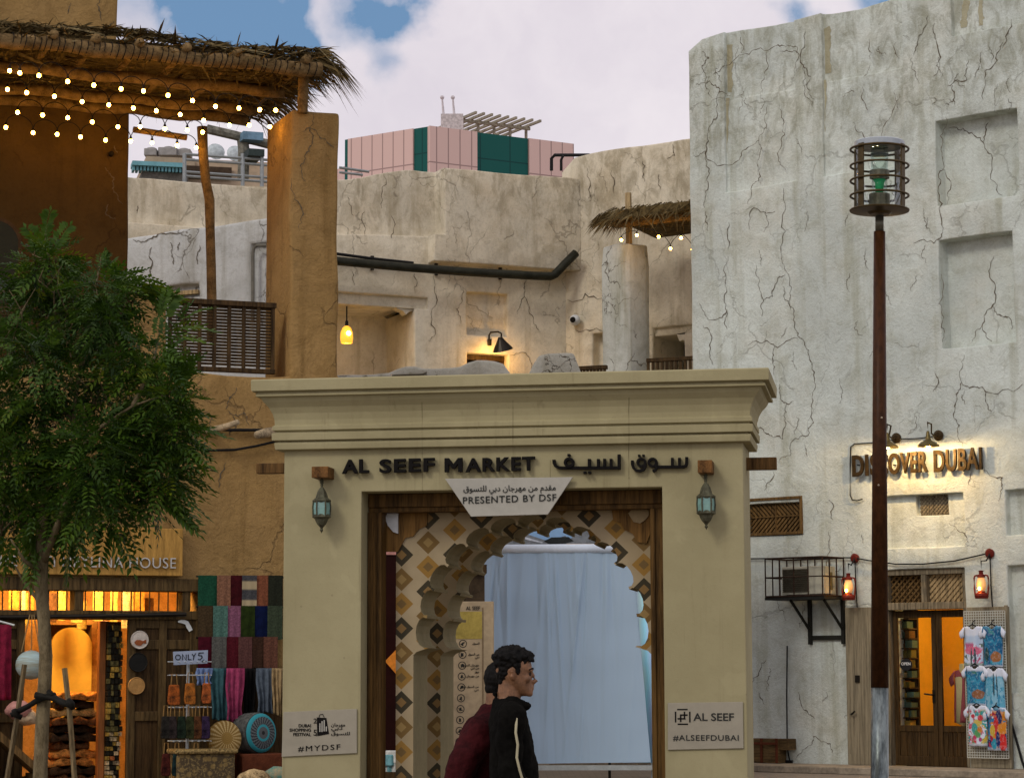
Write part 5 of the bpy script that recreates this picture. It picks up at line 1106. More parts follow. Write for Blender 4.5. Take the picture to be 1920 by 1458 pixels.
cracks(mb, MW, [[(640, 650), (720, 740), (740, 790), (690, 820), (660, 960)], [(740, 790), (780, 805)], [(1020, 690), (1030, 830)], [(940, 680), (960, 770)], [(90, 760), (120, 860)], [(180, 840), (180, 960)], [(320, 860), (320, 980)], [(580, 870), (605, 960)], [(1210, 780), (1270, 890)], [(810, 730), (820, 770)], [(1080, 730), (1090, 780)], [(280, 650), (270, 820)]], c4, .03, 1.5, off=.012)
cracks(mb, MW, [[(680, 160), (660, 250), (670, 350)], [(530, 100), (540, 200), (540, 400), (510, 440)], [(1000, 180), (1020, 280), (1070, 380)], [(1005, 120), (1000, 180), (960, 300)], [(430, 90), (435, 190)], [(920, 510), (1010, 510), (1030, 580)], [(110, 80), (120, 150)]], c5, .03, 1.5, off=.012)
mb.build('wall', [M_MW, M_CRACK], mwh, bevel=.03, bseg=2, smooth=True, ang=50)
mb = MB(); q = lambda x, y: MW.sz(x, y, -.1)
mb.prism(MW, [q(*p) for p in ((740, 572), (806, 572), (806, 640), (779, 640), (779, 622), (790, 620), (790, 616), (776, 613), (790, 609), (780, 604), (784, 594), (777, 583), (768, 584), (762, 590), (756, 583), (744, 578))], -.35, -.104); mb.build('arch_bracket', M_MW, mwh, bevel=.012)
a, b, z0, z1 = MW.rect(876, 664, 953, 790); mb = MB()
for p, r_ in ((a, a + .09), (b - .09, b)): mb.fbox(MW, p, r_, z0, z1 - .1, -.34, -.2)
mb.fbox(MW, a, b, z1 - .1, z1 - .003, -.34, -.18); mb.fbox(MW, a + .09, b - .09, z0, z1 - .1, -.34, -.31, 1); mb.build('door', [M_WD, M_BLK], mwh)
# right hand wing, coming towards the viewer
mrh = thing('cream_plaster_wing', MR.P(2, 0, -2), 'cream plaster house wing with rising parapet and dark veranda beside the tall grey building', 'building')
sM = MR.sz(1300, 300)[0] + 2.5; zr0, zr1 = MR.sz(1070, 291)[1], MR.sz(1297, 258)[1]; ss0, ss1 = MR.sz(1070, 291)[0], MR.sz(1297, 258)[0]
def rtop2(s): f = (s - ss0) / (ss1 - ss0); return zr0 + (zr1 - zr0) * f - (.12 * max(0, .05 - f) / .05 if f < .05 else 0)
def rr2(x0, y0, x1, y1, d): return (*MR.rect(x0, y0, x1, y1), d)
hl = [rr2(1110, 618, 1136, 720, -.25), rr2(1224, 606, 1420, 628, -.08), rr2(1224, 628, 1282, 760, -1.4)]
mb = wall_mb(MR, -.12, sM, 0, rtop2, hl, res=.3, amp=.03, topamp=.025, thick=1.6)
cracks(mb, MR, [[(1360, 610), (1375, 760)], [(1490, 620), (1500, 740)], [(1650, 570), (1665, 680)], [(1810, 480), (1820, 540), (1780, 560)], [(1740, 640), (1745, 720)], [(1200, 790), (1260, 880)]], c4, .03, 1.5, off=.012)
cracks(mb, MR, [[(1220, 225), (1400, 215)], [(1260, 380), (1400, 385)]], c5, .03, 1.6, off=.012)
mb.build('wall', [M_MW, M_CRACK], mrh, bevel=.05, smooth=True, ang=50)
q = lambda x, y: MR.sz(x, y, -.08); mb = MB(); mb.prism(MR, [q(*p) for p in ((1268, 627), (1302, 625), (1302, 680), (1292, 680), (1291, 662), (1284, 655), (1288, 648), (1286, 640), (1279, 637), (1274, 640))], -.3, -.084); mb.build('arch_bracket', M_MW, mrh, bevel=.012)
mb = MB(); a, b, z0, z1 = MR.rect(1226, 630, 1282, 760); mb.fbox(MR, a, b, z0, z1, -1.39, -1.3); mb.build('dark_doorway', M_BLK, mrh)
# bluish low wall seen under the pergola
mlh = thing('terrace_side_wall', ML.P(2, 0, -1), 'pale bluish plaster side wall rising to the right, seen under the pergola', 'wall')
sa, sb = ML.sz(200, 500)[0], ML.sz(510, 500)[0]; z_a, z_b = ML.sz(250, 442)[1], ML.sz(496, 408)[1]; s_a, s_b = ML.sz(250, 442)[0], ML.sz(496, 408)[0]
nl = (*ML.rect(312, 533, 372, 556), -.14)
M_ML = plaster('bluish_plaster', (.54, .55, .52), (.27, .25, .19), CRK, .8, .7, .5, .4)
mb = wall_mb(ML, sa, sb, 0, lambda s: z_a + (z_b - z_a) * (s - s_a) / (s_b - s_a), [nl, (ML.sz(470, 500)[0], sb, ML.sz(470, 620)[1], ML.sz(490, 455)[1], -.12)], res=.3, amp=.03, topamp=.05, thick=.8)
cracks(mb, ML, [[(870, 240), (920, 260), (1000, 220), (1080, 205), (1200, 185)], [(1110, 260), (1120, 350), (1130, 400)], [(990, 290), (975, 440), (960, 500)], [(1170, 260), (1160, 310)], [(1300, 280), (1285, 400)], [(900, 20), (890, 70)]], lambda x, y: (x / 3.471, 380 + y / 3.471), .03, 2.4, off=.012)
mb.build('wall', [M_ML, M_CRACK], mlh, bevel=.05, smooth=True, ang=50)
mb = MB(); a, b, z0, z1 = nl[:4]; mb.fbox(ML, a, b, z0 + .03, z0 + .10, -.1, .03); mb.build('wood_lintel', M_WL, mlh)
mb = MB(); mb.tube([ML.X(x, y, .05) for x, y in ((474, 600), (474, 475), (476, 464), (483, 460), (500, 460))], .03, 8); tag(mb.build('vent_pipe', mat('grey_pipe', (.16, .15, .12), .5, .1, 8, 0)), 'thin grey pipe bent at its top on the bluish side wall', 'pipe')
# lumps of ruined parapet standing on a terrace behind the gate
FP = Frame(0, 37.5, 4)
lw = thing('low_terrace_house', FP.P(0, 0, -1), 'low pale plaster terrace house with a worn lumpy parapet rising just above the gate cornice', 'building')
pts_ = [(560, 706), (641, 703), (690, 703), (738, 698), (748, 689), (775, 686), (800, 691), (868, 686), (882, 675), (905, 672), (938, 676), (947, 683), (949, 702), (985, 703), (1000, 698), (1003, 670), (1012, 663), (1075, 662), (1083, 668), (1084, 697), (1100, 702), (1400, 706)]
PS = [FP.sz(x, y) for x, y in pts_]
def ptop(s):
    for (a, z0), (b, z1) in zip(PS, PS[1:]):
        if a <= s <= b: return z0 + (z1 - z0) * (s - a) / (b - a)
    return PS[0][1]
xl, xr = FP.sz(628, 900)[0], FP.sz(1290, 900)[0]
op = (FP.sz(845, 1300)[0], FP.sz(1262, 1300)[0], -.5, FP.sz(960, 962)[1], None)
mb = wall_mb(FP, xl, xr, 0, ptop, [op], res=.14, amp=.05, topamp=.03, thick=.7); mb.build('parapet_wall', M_WORN, lw, bevel=.04, smooth=True, ang=50)
mb = MB(); mb.prism(FP, [FP.sz(x, y, .05) for x, y in ((735, 706), (790, 697), (800, 700), (790, 704))], .02, .3); tag(mb.build('broken_slab', M_WORN), 'thin broken plaster slab lying against the worn parapet', 'slab')
# cylinder-cornered pillar with its own thatch
PL = Frame(*(at(1176, 600, 43.4).xy), -24)
pz = PL.sz(1180, 453)[1]; p0, p1 = -.44, .42
PLF = Frame(*(PL.P(.04, 0, 0).xy), 12)
mb = MB(); base = []; seg = 20
for j in range(26):
    z = j / 25 * pz; row = []
    for k in range(seg):
        t = 2 * math.pi * k / seg; c_, s_ = math.cos(t), math.sin(t); r = .46 / max(abs(c_), abs(s_)) ** .82
        rot = R(44); x, y = c_ * r, s_ * r; xx, yy = x * math.cos(rot) - y * math.sin(rot), x * math.sin(rot) + y * math.cos(rot)
        k_ = .985 * (1 + .035 * MN.noise(Vector((c_ * 2, s_ * 2, z * .8)))) * (1 - (.08 if j == 25 else 0))
        row.append(mb.vert(PL.P(0, 0, 0) + Vector((xx * k_ * .82, yy * k_ * .82 + .5, z + (.05 * MN.noise(Vector((c_, s_, 3))) if j == 25 else 0)))))
    base.append(row)
for j in range(25):
    for k in range(seg): l = (k + 1) % seg; mb.face((base[j][k], base[j][l], base[j + 1][l], base[j + 1][k]))
mb.face(base[-1])
tag(mb.build('plaster_pillar', plaster('pillar_plaster', (.54, .55, .48), (.25, .24, .15), CRK, 1.0, .9, .6, .45), smooth=True, bevel=.03), 'thick pale grey plaster pillar standing alone under a small thatch, left of the tall building', 'pillar')
tp = thing('small_thatched_shade', PL.P(1, pz, -.3), 'small palm thatch shade over the grey pillar with a few lit bulbs', 'pergola')
mb = MB(); rn = random.Random(31); TD = -.1
for i in range(620):
    x = rn.uniform(1150, 1345); y = 398 - (x - 1130) * .10 + rn.uniform(-8, 14); p = PL.X(x, y, rn.uniform(-1.6, .45)); blades(mb, p, -PL.u * rn.choice((1, .5, -.2)) + PL.n * .5 + Vector((0, 0, -.25 - rn.random() * .5)), .45, .026, 1, .25, rn, .6)
for i in range(150):
    x = rn.uniform(1125, 1175); p = PL.X(x, 402 - (x - 1130) * .06 + rn.uniform(-5, 12), rn.uniform(-1.2, .3)); blades(mb, p, -PL.u + PL.n * .2 + Vector((0, 0, -.15 - rn.random() * .6)), .42, .024, 1, .22, rn, .7)
a, z = PL.sz(1165, 405, 0); mb.prism(PL, [(a, z - .12), (a + 2.2, z - .02), (a + 2.2, z + .14), (a, z + .05)], -1.8, .3); mb.build('thatch', [M_THATCH, M_THL], tp)
for x, d in ((1165, .0), (1168, -1.2)): a, z = PL.sz(x - 12, 420, d); mb = MB(); mb.tube([PL.P(a, z, d), PL.P(a + 2.4, z + .05, d)], .085, 9); mb.build('beam', M_LOG, tp, smooth=True)
a, z = PL.sz(1177, 361, -.3); mb = MB(); mb.tube([PL.P(a, pz - .1, -.35), PL.P(a - .01, z, -.35)], .062, 9); mb.build('post', M_WL, tp, smooth=True)
string_lights(PL, [(1165, 450), (1194, 441), (1235, 444), (1257, 466), (1277, 446), (1298, 468), (1316, 450), (1332, 466)], .35, 'short string of lit bulbs under the small thatch shade beside the tall building', sag=10, r=.034, grp=None)
def rail2(F, x0, x1, yt, yb, d, n, lab): return railing(F, x0, x1, yt, yb, d, n, lab, 'baluster_railing', False)
RF1 = Frame(*(at(1104, 690, 42.0).xy), -20); rail2(RF1, 1077, 1134, 686, 712, 0, 9, 'dark baluster railing left of the grey pillar, just above the gate cornice')
RF2 = Frame(*(at(1256, 680, 43.0).xy), -22); rail2(RF2, 1216, 1330, 669, 712, 0, 13, 'dark baluster railing right of the grey pillar, in front of the dark veranda')
# black pipes on the cream house
mb = MB(); mb.tube([MW.X(x, y, .40) for x, y in ((560, 481), (640, 490), (760, 501), (880, 510), (1000, 517), (1033, 518))] + [MW.X(1040, 515, .42), MW.X(1060, 494, .44), MW.X(1080, 474, .46)], .085, 10)
pp = mb.build('drain_pipe', mat('black_pipe', (.028, .028, .018), .45, .2, 6, .05), smooth=True); tag(pp, 'thick black drain pipe along the cream house, bent upward at its right end', 'pipe')
mb = MB()
for x, y in ((700, 495), (820, 505), (940, 513)): c = MW.X(x, y, .1); mb.fbox(MW, MW.sz(x, y, .1)[0] - .03, MW.sz(x, y, .1)[0] + .03, c.z - .11, c.z + .17, .02, .06)
mb.build('clamps', M_DKM, pp)
mb = MB(); mb.tube([MW.X(x, y, .12) for x, y in ((600, 472), (640, 477), (700, 485), (775, 493))], .03, 6); tag(mb.build('thin_conduit', M_CORD), 'thin dark conduit just above the thick black drain pipe', 'pipe')
mb = MB(); mb.tube([MR.X(1034, 320, -.3), MR.X(1034, 297, -.3), MR.X(1040, 291, -.3), MR.X(1105, 291, -.2)], .035, 7); mb.tube([MR.X(1052, 320, -.05), MR.X(1052, 300, -.05), MR.X(1056, 292, -.05)], .03, 6); tag(mb.build('roof_pipe', M_CORD), 'bent dark pipes at the parapet corner between the two cream houses', 'pipe')
# amber pendant in the veranda
pn = thing('amber_pendant', MW.X(650, 642, -.3), 'amber glass bell pendant lamp lit under the veranda arch, beside the square pier', 'lamp'); c = MW.X(650, 628, -.3)
mb = MB(); mb.lathe(c, [(.11, -.16), (.125, -.05), (.115, .06), (.08, .14), (.03, .18)], 18); mb.build('bell_shade', emit('amber_shade', (1, .48, .04), 1.1), pn, smooth=True)
mb = MB(); mb.tube([c + Vector((0, 0, .17)), c + Vector((0, 0, .62))], .015, 6); mb.lathe(c + Vector((0, 0, .17)), [(.035, 0), (.03, .1), (.012, .12)], 10); mb.build('cord', M_CORD, pn)
mb = MB(); mb.ball(c + MW.n * .10 + Vector((0, 0, .02)), .05, 12); mb.build('bulb', M_BULB, pn); lamp('lamp_light', c - Vector((0, 0, .25)), pn, 9, (1, .6, .22), .1)
# wall sconce over the small door
wsn = thing('wall_sconce', MW.X(930, 655, .2), 'black cone wall lamp on a curved arm casting orange light over the small door', 'lamp')
mb = MB(); mb.tube([MW.X(917, 648, .03), MW.X(917, 628, .08), MW.X(920, 623, .2), MW.X(934, 622, .45), MW.X(940, 625, .5), MW.X(940, 633, .5)], .018, 7); mb.fbox(MW, MW.sz(914, 640)[0], MW.sz(920, 640)[0], MW.sz(917, 648)[1], MW.sz(917, 636)[1], .0, .05); mb.build('arm', M_DKM, wsn)
c = MW.X(938, 634, .5); ax = (MW.u * .30 + Vector((0, 0, -1)) - MW.n * .18).normalized(); mb = MB(); mb.lathe(c, [(.04, -.02), (.06, .02), (.21, .24), (.20, .24), (.05, .03)], 18, axis=ax); mb.build('cone_shade', M_DKM, wsn)
mb = MB(); mb.ball(c + ax * .16, .06, 10); mb.build('bulb', M_BULB, wsn); lamp('lamp_light', c + ax * .26 - MW.n * .15 - MW.u * .12, wsn, 24, (1, .55, .16), .08)
mb = MB(); c = MR.X(1078, 600, .14); mb.ball(c, .11, 16); cmr = mb.build('camera_dome', mat('white_housing', (.62, .64, .62), .35, .04, 5, 0), smooth=True); tag(cmr, 'white round security camera on the shaded plaster wall', 'camera')
mb = MB(); mb.lathe(c + Vector((-.045, -.085, -.005)), [(0, 0), (.06, 0), (.05, .03), (0, .04)], 14, axis=(-.45, -.9, 0)); mb.build('lens', M_BLK, cmr); mb = MB(); mb.fbox(MR, MR.sz(1078, 600)[0] - .03, MR.sz(1078, 600)[0] + .06, c.z - .05, c.z + .05, 0, .12); mb.build('mount', mat('white_housing', (.6, .6, .6), .4), cmr)
# ------------------------------------------------------------------ far buildings
F1 = Frame(*(at(806, 300, 160).xy), 30)                   # right face, receding right
F2 = Frame(*(at(806, 300, 160).xy), -34)                  # left face
zt = F1.sz(808, 236)[1]; s1e = F1.sz(1075, 268)[0]; s2e = F2.sz(645, 256)[0]
ofb = thing('pink_office_block', F1.P(0, 0, -6), 'distant pink clad office block with dark green glass strips and rooftop antennas', 'building')
def clad(name, c1, c2, pw, ph):
    m, t, b = base_mat(name); u = t.sep(t.new('ShaderNodeUVMap').outputs[0]); g_ = None
    for s, p, w_ in ((u[0], pw, .09), (u[1], ph, .09)):
        f = t.m('MODULO', t.m('ADD', s, 500.0), p); l = t.m('LESS_THAN', f, w_); g_ = l if g_ is None else t.m('MAXIMUM', g_, l)
    t.l.new(t.mix(g_, c1, c2), b.inputs['Base Color']); b.inputs['Roughness'].default_value = .45; return m
M_PK = clad('pink_cladding', (.62, .42, .36), (.30, .19, .165), .92, 2.9); M_GG = clad('green_glass', (.006, .085, .070), (.004, .045, .04), 2.4, 3.4); M_GG.node_tree.nodes['Principled BSDF'].inputs['Roughness'].default_value = .35; M_GG.node_tree.nodes['Principled BSDF'].inputs['Specular IOR Level'].default_value = .15
def face(F, xs, d, m): a, b = sorted((F.sz(xs[0], 280)[0], F.sz(xs[1], 280)[0])); return a, b
mb = MB(); D_ = 26
mb.fbox(F1, 0.02, s1e, 0, zt - .3, -D_, -.35); mb.build('core', M_PK, ofb)
for x0, x1, mm, nm, d in ((806, 895, M_PK, 'wall_panel', 0), (992, 1076, M_PK, 'wall_panel', 0), (895, 992, M_GG, 'glass_strip', -.15)):
    a, b = face(F1, (x0, x1), 0, 0); mb = MB(); mb.fbox(F1, a, b, 0, zt, -.34, d); mb.build(nm, mm, ofb)
for x0, x1, mm, nm, d in ((652, 774, M_PK, 'wall_panel', 0), (804.5, 806, M_PK, 'wall_panel', 0), (774, 804.5, M_GG, 'glass_strip', -.15), (645, 652, M_GG, 'glass_strip', -.1)):
    a, b = face(F2, (x0, x1), 0, 0); mb = MB(); mb.fbox(F2, a, b, 0, zt, -.34, d); mb.build(nm, mm, ofb)
a, b = sorted((0, s2e)); mb = MB(); mb.fbox(F2, a + .3, b - .02, 0, zt - .35, -14, -.36); mb.build('core', M_PK, ofb)
mb = MB()
for k, d in enumerate((-7, -9.5, -12)):
    p, z = F1.sz(862, 226, d); p2 = F1.sz(992, 240, d)[0]; mb.fbox(F1, p, p2, z - .1, z + .12, d, d + .2)
for i in range(9):
    s = F1.sz(866 + i * 15, 232, -7)[0]; z = F1.sz(862, 226, -7)[1]; mb.fbox(F1, s, s + .16, z + .12, z + .3, -12.5, -5)
    if i % 2 == 0: mb.fbox(F1, s, s + .14, zt - .3, z + .1, -7.2, -7)
mb.build('roof_frame', mat('roof_steel', (.30, .27, .20), .6), ofb)
mb = MB(); c = F1.X(848, 236, -6); mb.box(c, 1.6, 1.6, 1.4); mb.build('roof_box', mat('roof_grey', (.5, .46, .44), .7), ofb)
for x in (833, 853):
    mb = MB(); c = F1.X(x, 234, -6); t_ = F1.X(x - 4, 183, -6); mb.tube([c, t_], [.13, .07], 6); mb.ball(t_, .16, 8); mb.build('antenna', mat('antenna_white', (.6, .55, .55), .5), ofb)
FR = Frame(*(at(370, 310, 92).xy), 14)
rb = thing('rooftop_house', FR.P(0, 0, -4), 'distant beige house with turquoise toothed cornice and rooftop cooling units, under the pergola', 'building')
M_BG = mat('beige_render', (.40, .31, .21), .85, .1, 1, .05); M_TQ = mat('turquoise_trim', (.16, .36, .40), .6, .1, 3, 0)
a, b, z0, z1 = FR.rect(276, 290, 366, 330); mb = MB(); mb.fbox(FR, a, FR.sz(560, 300)[0], 0, FR.sz(330, 312)[1], -9, -.3); mb.build('lower_storey', M_BG, rb)
mb = MB(); mb.fbox(FR, a, FR.sz(368, 300)[0], FR.sz(330, 312)[1], z1, -6, -.5); mb.fbox(FR, FR.sz(368, 300)[0], FR.sz(560, 300)[0], FR.sz(330, 312)[1], FR.sz(430, 292)[1], -6, -.9); mb.build('penthouse', M_BG, rb)
mb = MB(); a2 = FR.sz(246, 320)[0]; b2 = FR.sz(346, 320)[0]; za, zb = FR.sz(300, 325)[1], FR.sz(300, 309)[1]; n = 15
for i in range(n): s = a2 + (b2 - a2) * i / n; w_ = (b2 - a2) / n; mb.fbox(FR, s + w_ * .18, s + w_ * .82, za, (za + zb) / 2, -.2, .4)
mb.fbox(FR, a2, b2, (za + zb) / 2, zb, -.3, .55); mb.build('toothed_cornice', M_TQ, rb)
mb = MB(); mb.fbox(FR, a2 + .4, FR.sz(352, 320)[0], 0, za, -3, .2); mb.build('front_wall', mat('dark_grey_render', (.13, .12, .10), .8), rb)
mb = MB(); mb.fbox(FR, FR.sz(347, 320)[0], FR.sz(435, 320)[0], FR.sz(390, 334)[1], FR.sz(390, 311)[1], -.25, -.1); mb.build('louvre', mat('louvre_brown', (.06, .04, .025), .8), rb)
for x, y, w_, h in ((284, 284, .5, .3), (316, 283, .75, .34), (345, 285, .6, .28)):
    mb = MB(); c = FR.X(x, y + 4, -2); mb.box(c, w_, .7, h); mb.lathe(c + Vector((0, 0, h / 2)), [(.2, 0), (.2, .06), (.15, .08)], 12); mb.build('cooling_unit', mat('galvanised', (.27, .26, .24), .5, .1, 5, 0, .3), rb, bevel=.08)
for x, y in ((405, 284), (442, 288)):
    o = thing('satellite_dish', FR.X(x, y + 8, -1), ('left' if x < 420 else 'right') + ' one of two pale satellite dishes on the distant beige roof', 'dish', 'satellite dishes'); mb = MB(); c = FR.X(x, y, -1); mb.lathe(c, [(.01, .12), (.2, .08), (.36, 0), (.36, -.02), (.2, .05), (.01, .09)], 16, axis=(.3, -.9, .3)); mb.build('dish', mat('dish_white', (.45, .50, .50), .5), o); mb = MB(); mb.tube([c, FR.X(x, y + 14, -1.2)], .05, 6); mb.build('mast', M_DKM, o)
FG = Frame(*(at(420, 320, 52).xy), 20)
rg = thing('roof_handrail', FG.P(0, FG.sz(420, 340)[1], 0), 'grey tubular steel handrail on the roof edge seen under the pergola', 'railing'); M_STL = mat('grey_steel', (.30, .32, .31), .4, .1, 8, 0, .5)
mb = MB()
for y in (293, 303, 326, 334): mb.tube([FG.X(346, y - 4, 0), FG.X(560, y + 11, 0)], .032, 7)
mb.tube([FG.X(560, y, 0) for y in (0,)] * 0 or [FG.X(636, 314, 0), FG.X(692, 322, 0)], .032, 7); mb.tube([FG.X(636, 323, 0), FG.X(680, 328, 0)], .03, 7); mb.build('rails', M_STL, rg)
for x in (346, 455, 491): mb = MB(); mb.tube([FG.X(x, 352, 0), FG.X(x, 288, 0)], .045, 7); mb.build('stanchion', M_STL, rg)
cr = thing('timber_gantry', FG.X(450, 330, -.5), 'weathered grey timber gantry with forked post and blue tank, beyond the pergola post', 'gantry')
mb = MB(); mb.tube([FG.X(388, 242, -.5), FG.X(440, 254, -.5), FG.X(470, 262, -.5), FG.X(505, 271, -.5)], .11, 8); mb.tube([FG.X(456, 335, -.5), FG.X(457, 280, -.5), FG.X(455, 262, -.5)], .13, 8); mb.build('beam', mat('grey_timber', (.20, .19, .15), .9, .3, 8, .3), cr)
mb = MB(); mb.pbox(FG, 456, 247, 494, 262, -.6, -.1); mb.build('blue_tank', mat('blue_tank', (.16, .27, .36), .6), cr); mb = MB(); mb.pbox(FG, 466, 279, 496, 292, -.7, .1); mb.build('dark_unit', mat('dark_unit', (.04, .055, .05), .6), cr)
# ------------------------------------------------------------------ things behind the gate: white sheet, rules board, kiosk
FC = Frame(*(at(1066, 1230, 35.2).xy), -3)
sc = thing('white_sheet_screen', FC.P(0, 0, 0), 'large white creased sheet hung on a frame behind the gate opening', 'screen')
a, b, z0, z1 = FC.rect(908, 1028, 1226, 1430); bt_ = FC.sz(1186, 1040)[0]; mb = MB(); nx, nz = 220, 44; rn = random.Random(8); G_ = []
fold = [(rn.uniform(0, 1), rn.uniform(.005, .020), rn.uniform(-.30, .22), rn.uniform(.012, .05) * rn.choice((1, 1, -1)), rn.uniform(.25, 1.4)) for _ in range(34)]
for j in range(nz + 1):
    f = j / nz; row = []
    for i in range(nx + 1):
        t = i / nx; d = 0
        for (c, w_, sl, am, ln) in fold: d += am * math.exp(-((t - c - sl * (f - .1) * .5) / w_) ** 2) * min(1, f * 4 + .15) * max(0.12, 1 - f / ln)
        d += .04 * math.sin(t * 7 + f * 1.3) * f + .012 * MN.noise(Vector((t * 9, f * 7, 1)))
        s = min(a + (b - a) * t, bt_ + (b - bt_) * f * .8); z = z1 + (z0 - z1) * f - (.02 * math.sin(t * 3.14) * (1 - f)) + .03 * (t - .5) * (f > .98)
        row.append(mb.vert(FC.P(s, z, d)))
    G_.append(row)
for j in range(nz):
    for i in range(nx): mb.face((G_[j][i], G_[j + 1][i], G_[j + 1][i + 1], G_[j][i + 1]))
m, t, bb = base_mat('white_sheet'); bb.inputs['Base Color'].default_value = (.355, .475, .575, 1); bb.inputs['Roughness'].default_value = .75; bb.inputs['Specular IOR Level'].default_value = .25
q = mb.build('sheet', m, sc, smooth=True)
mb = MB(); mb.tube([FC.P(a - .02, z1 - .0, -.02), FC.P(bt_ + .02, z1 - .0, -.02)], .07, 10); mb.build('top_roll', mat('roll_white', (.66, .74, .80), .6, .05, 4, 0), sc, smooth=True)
mb = MB(); mb.fbox(FC, a - .25, b + .3, z0 - .10, z0 - .03, -.12, .05); mb.fbox(FC, a, a + .06, .004, z1, -.16, -.1); mb.fbox(FC, b - .06, b, .004, z1, -.16, -.1); mb.build('frame', mat('frame_metal', (.42, .45, .42), .4, .1, 6, 0, .3), sc)
# iridescent foil panel right of the sheet
def foil():
    m, t, b = base_mat('iridescent_foil'); u = t.sep(t.new('ShaderNodeUVMap').outputs[0]); n_ = t.noise(t.new('ShaderNodeTexCoord').outputs['Object'], 1.2, 3)
    r = t.new('ShaderNodeValToRGB'); e = r.color_ramp.elements; e[0].position = 0; e[0].color = (.36, .48, .585, 1); e[1].position = 1; e[1].color = (.28, .52, .8, 1)
    for p_, c_ in ((.28, (.44, .44, .62, 1)), (.46, (.46, .68, .62, 1)), (.6, (.30, .70, .80, 1)), (.8, (.46, .52, .85, 1))): k = e.new(p_); k.color = c_
    t.l.new(t.m('ADD', u[0], t.m('MULTIPLY', t.m('SUBTRACT', n_, .5), .5)), r.inputs[0]); t.l.new(r.outputs[0], b.inputs['Base Color']); b.inputs['Roughness'].default_value = .3; b.inputs['Metallic'].default_value = .1; return m
a, b, z0, z1 = FC.rect(1166, 1036, 1240, 1432, -.05); z0 += .12; mb = MB(); n = 20; top = []; bot = []
for i in range(n + 1): t = i / n; d = -.06 + .03 * math.sin(t * 7); top.append(mb.vert(FC.P(a + (b - a) * t, z1, d), (t, 1))); bot.append(mb.vert(FC.P(a + (b - a) * t, z0 - .1, d), (t, 0)))
for i in range(n): mb.face((bot[i], bot[i + 1], top[i + 1], top[i]))
q = mb.build('foil_panel', foil(), smooth=True); q.modifiers.new('solid', 'SOLIDIFY').thickness = .01; tag(q, 'iridescent rainbow foil panel at the right edge of the white sheet', 'panel')
# printed backdrop above the sheet
FB = Frame(*(at(1040, 1000, 36.4).xy), -3)
bd = thing('printed_backdrop', FB.P(0, 0, 0), 'printed backdrop with pale blue sky and grey shapes showing above the white sheet', 'backdrop')
a, b, z0, z1 = FB.rect(905, 940, 1200, 1440); mb = MB(); zb_ = FB.sz(1000, 1250)[1]; mb.fbox(FB, a, b, zb_, z1, -.04, 0); lg = MB(); lg.fbox(FB, a + .2, a + .24, .004, zb_, -.04, 0); lg.build('leg', M_DKM, bd); lg = MB(); lg.fbox(FB, b - .5, b - .46, .004, zb_, -.04, 0); lg.build('leg', M_DKM, bd); mb.build('panel', mat('print_sky_blue', (.36, .60, .86), .6, .06, 2, 0), bd)
mb = MB(); q = lambda x, y: FB.sz(x, y, .01); mb.prism(FB, [q(*p) for p in ((905, 1012), (958, 995), (985, 1000), (1022, 1012), (1040, 1010), (1060, 1004), (1068, 1012), (1086, 992), (1110, 996), (1200, 1012), (1200, 1060), (905, 1060))], .002, .012); mb.build('grey_shapes', mat('print_grey', (.27, .29, .29), .7, .2, 3, 0), bd)
mb = MB(); mb.prism(FB, [q(*p) for p in ((1020, 1014), (1034, 1007), (1066, 1006), (1076, 1014), (1060, 1018), (1030, 1020))], .013, .018); mb.prism(FB, [q(*p) for p in ((978, 1004), (1018, 1016), (1016, 1018), (974, 1008))], .013, .018, 1); mb.prism(FB, [q(*p) for p in ((1062, 1019), (1112, 1019), (1114, 1024), (1058, 1024))], .013, .018, 2)
mb.build('print_details', [mat('print_dark', (.04, .045, .04), .7), mat('print_white', (.7, .74, .76), .6), mat('print_orange', (.75, .45, .16), .6)], bd)
# rules board
FI = Frame(*(at(888, 1300, 19.5).xy), -6)
ib = thing('rules_board', FI.P(0, 0, 0), 'tall tan information board with round pictograms and lines of text, half hidden behind the arches', 'sign')
a, b, z0, z1 = FI.rect(846, 1127, 925, 1458); bf = FI.sz(904, 1300)[0]; mb = MB(); mb.fbox(FI, a - .1, b, .006, z1, -.06, 0); mb.build('board', mat('tan_board', (.46, .355, .215), .7, .12, 3, .05), ib, bevel=.004)
mb = MB(); mb.pbox(FI, 850, 1146, 904, 1197, .001, .003); mb.build('yellow_field', mat('board_yellow', (.42, .32, .075), .7, .15, 6, 0), ib)
mb = MB(); mb.fbox(FI, bf, bf + .012, .01, z1 - .05, .001, .003); mb.build('edge_line', mat('board_line', (.25, .18, .1), .8), ib)
mb = MB(); text_px(mb, 'AL SEEF', FI, 874, 1136, 900, 1143, .001, .003, bold=.006); rn = random.Random(4)
for i in range(12):
    y = 1206 + i * 20.4; x = 868 - i * .75; r_ = .030; c = FI.sz(x, y, .001); p = [(c[0] + r_ * math.cos(t * .524), c[1] + r_ * math.sin(t * .524)) for t in range(13)]; mb.strip(FI, p, .006, .002)
    g2 = [(c[0] + rn.uniform(-.017, .017), c[1] + rn.uniform(-.017, .017)) for _ in range(4)]; mb.strip(FI, g2, .009, .0025); mb.strip(FI, [(c[0] - .006, c[1] - .014), (c[0] + .004, c[1] + .012)], .012, .003)
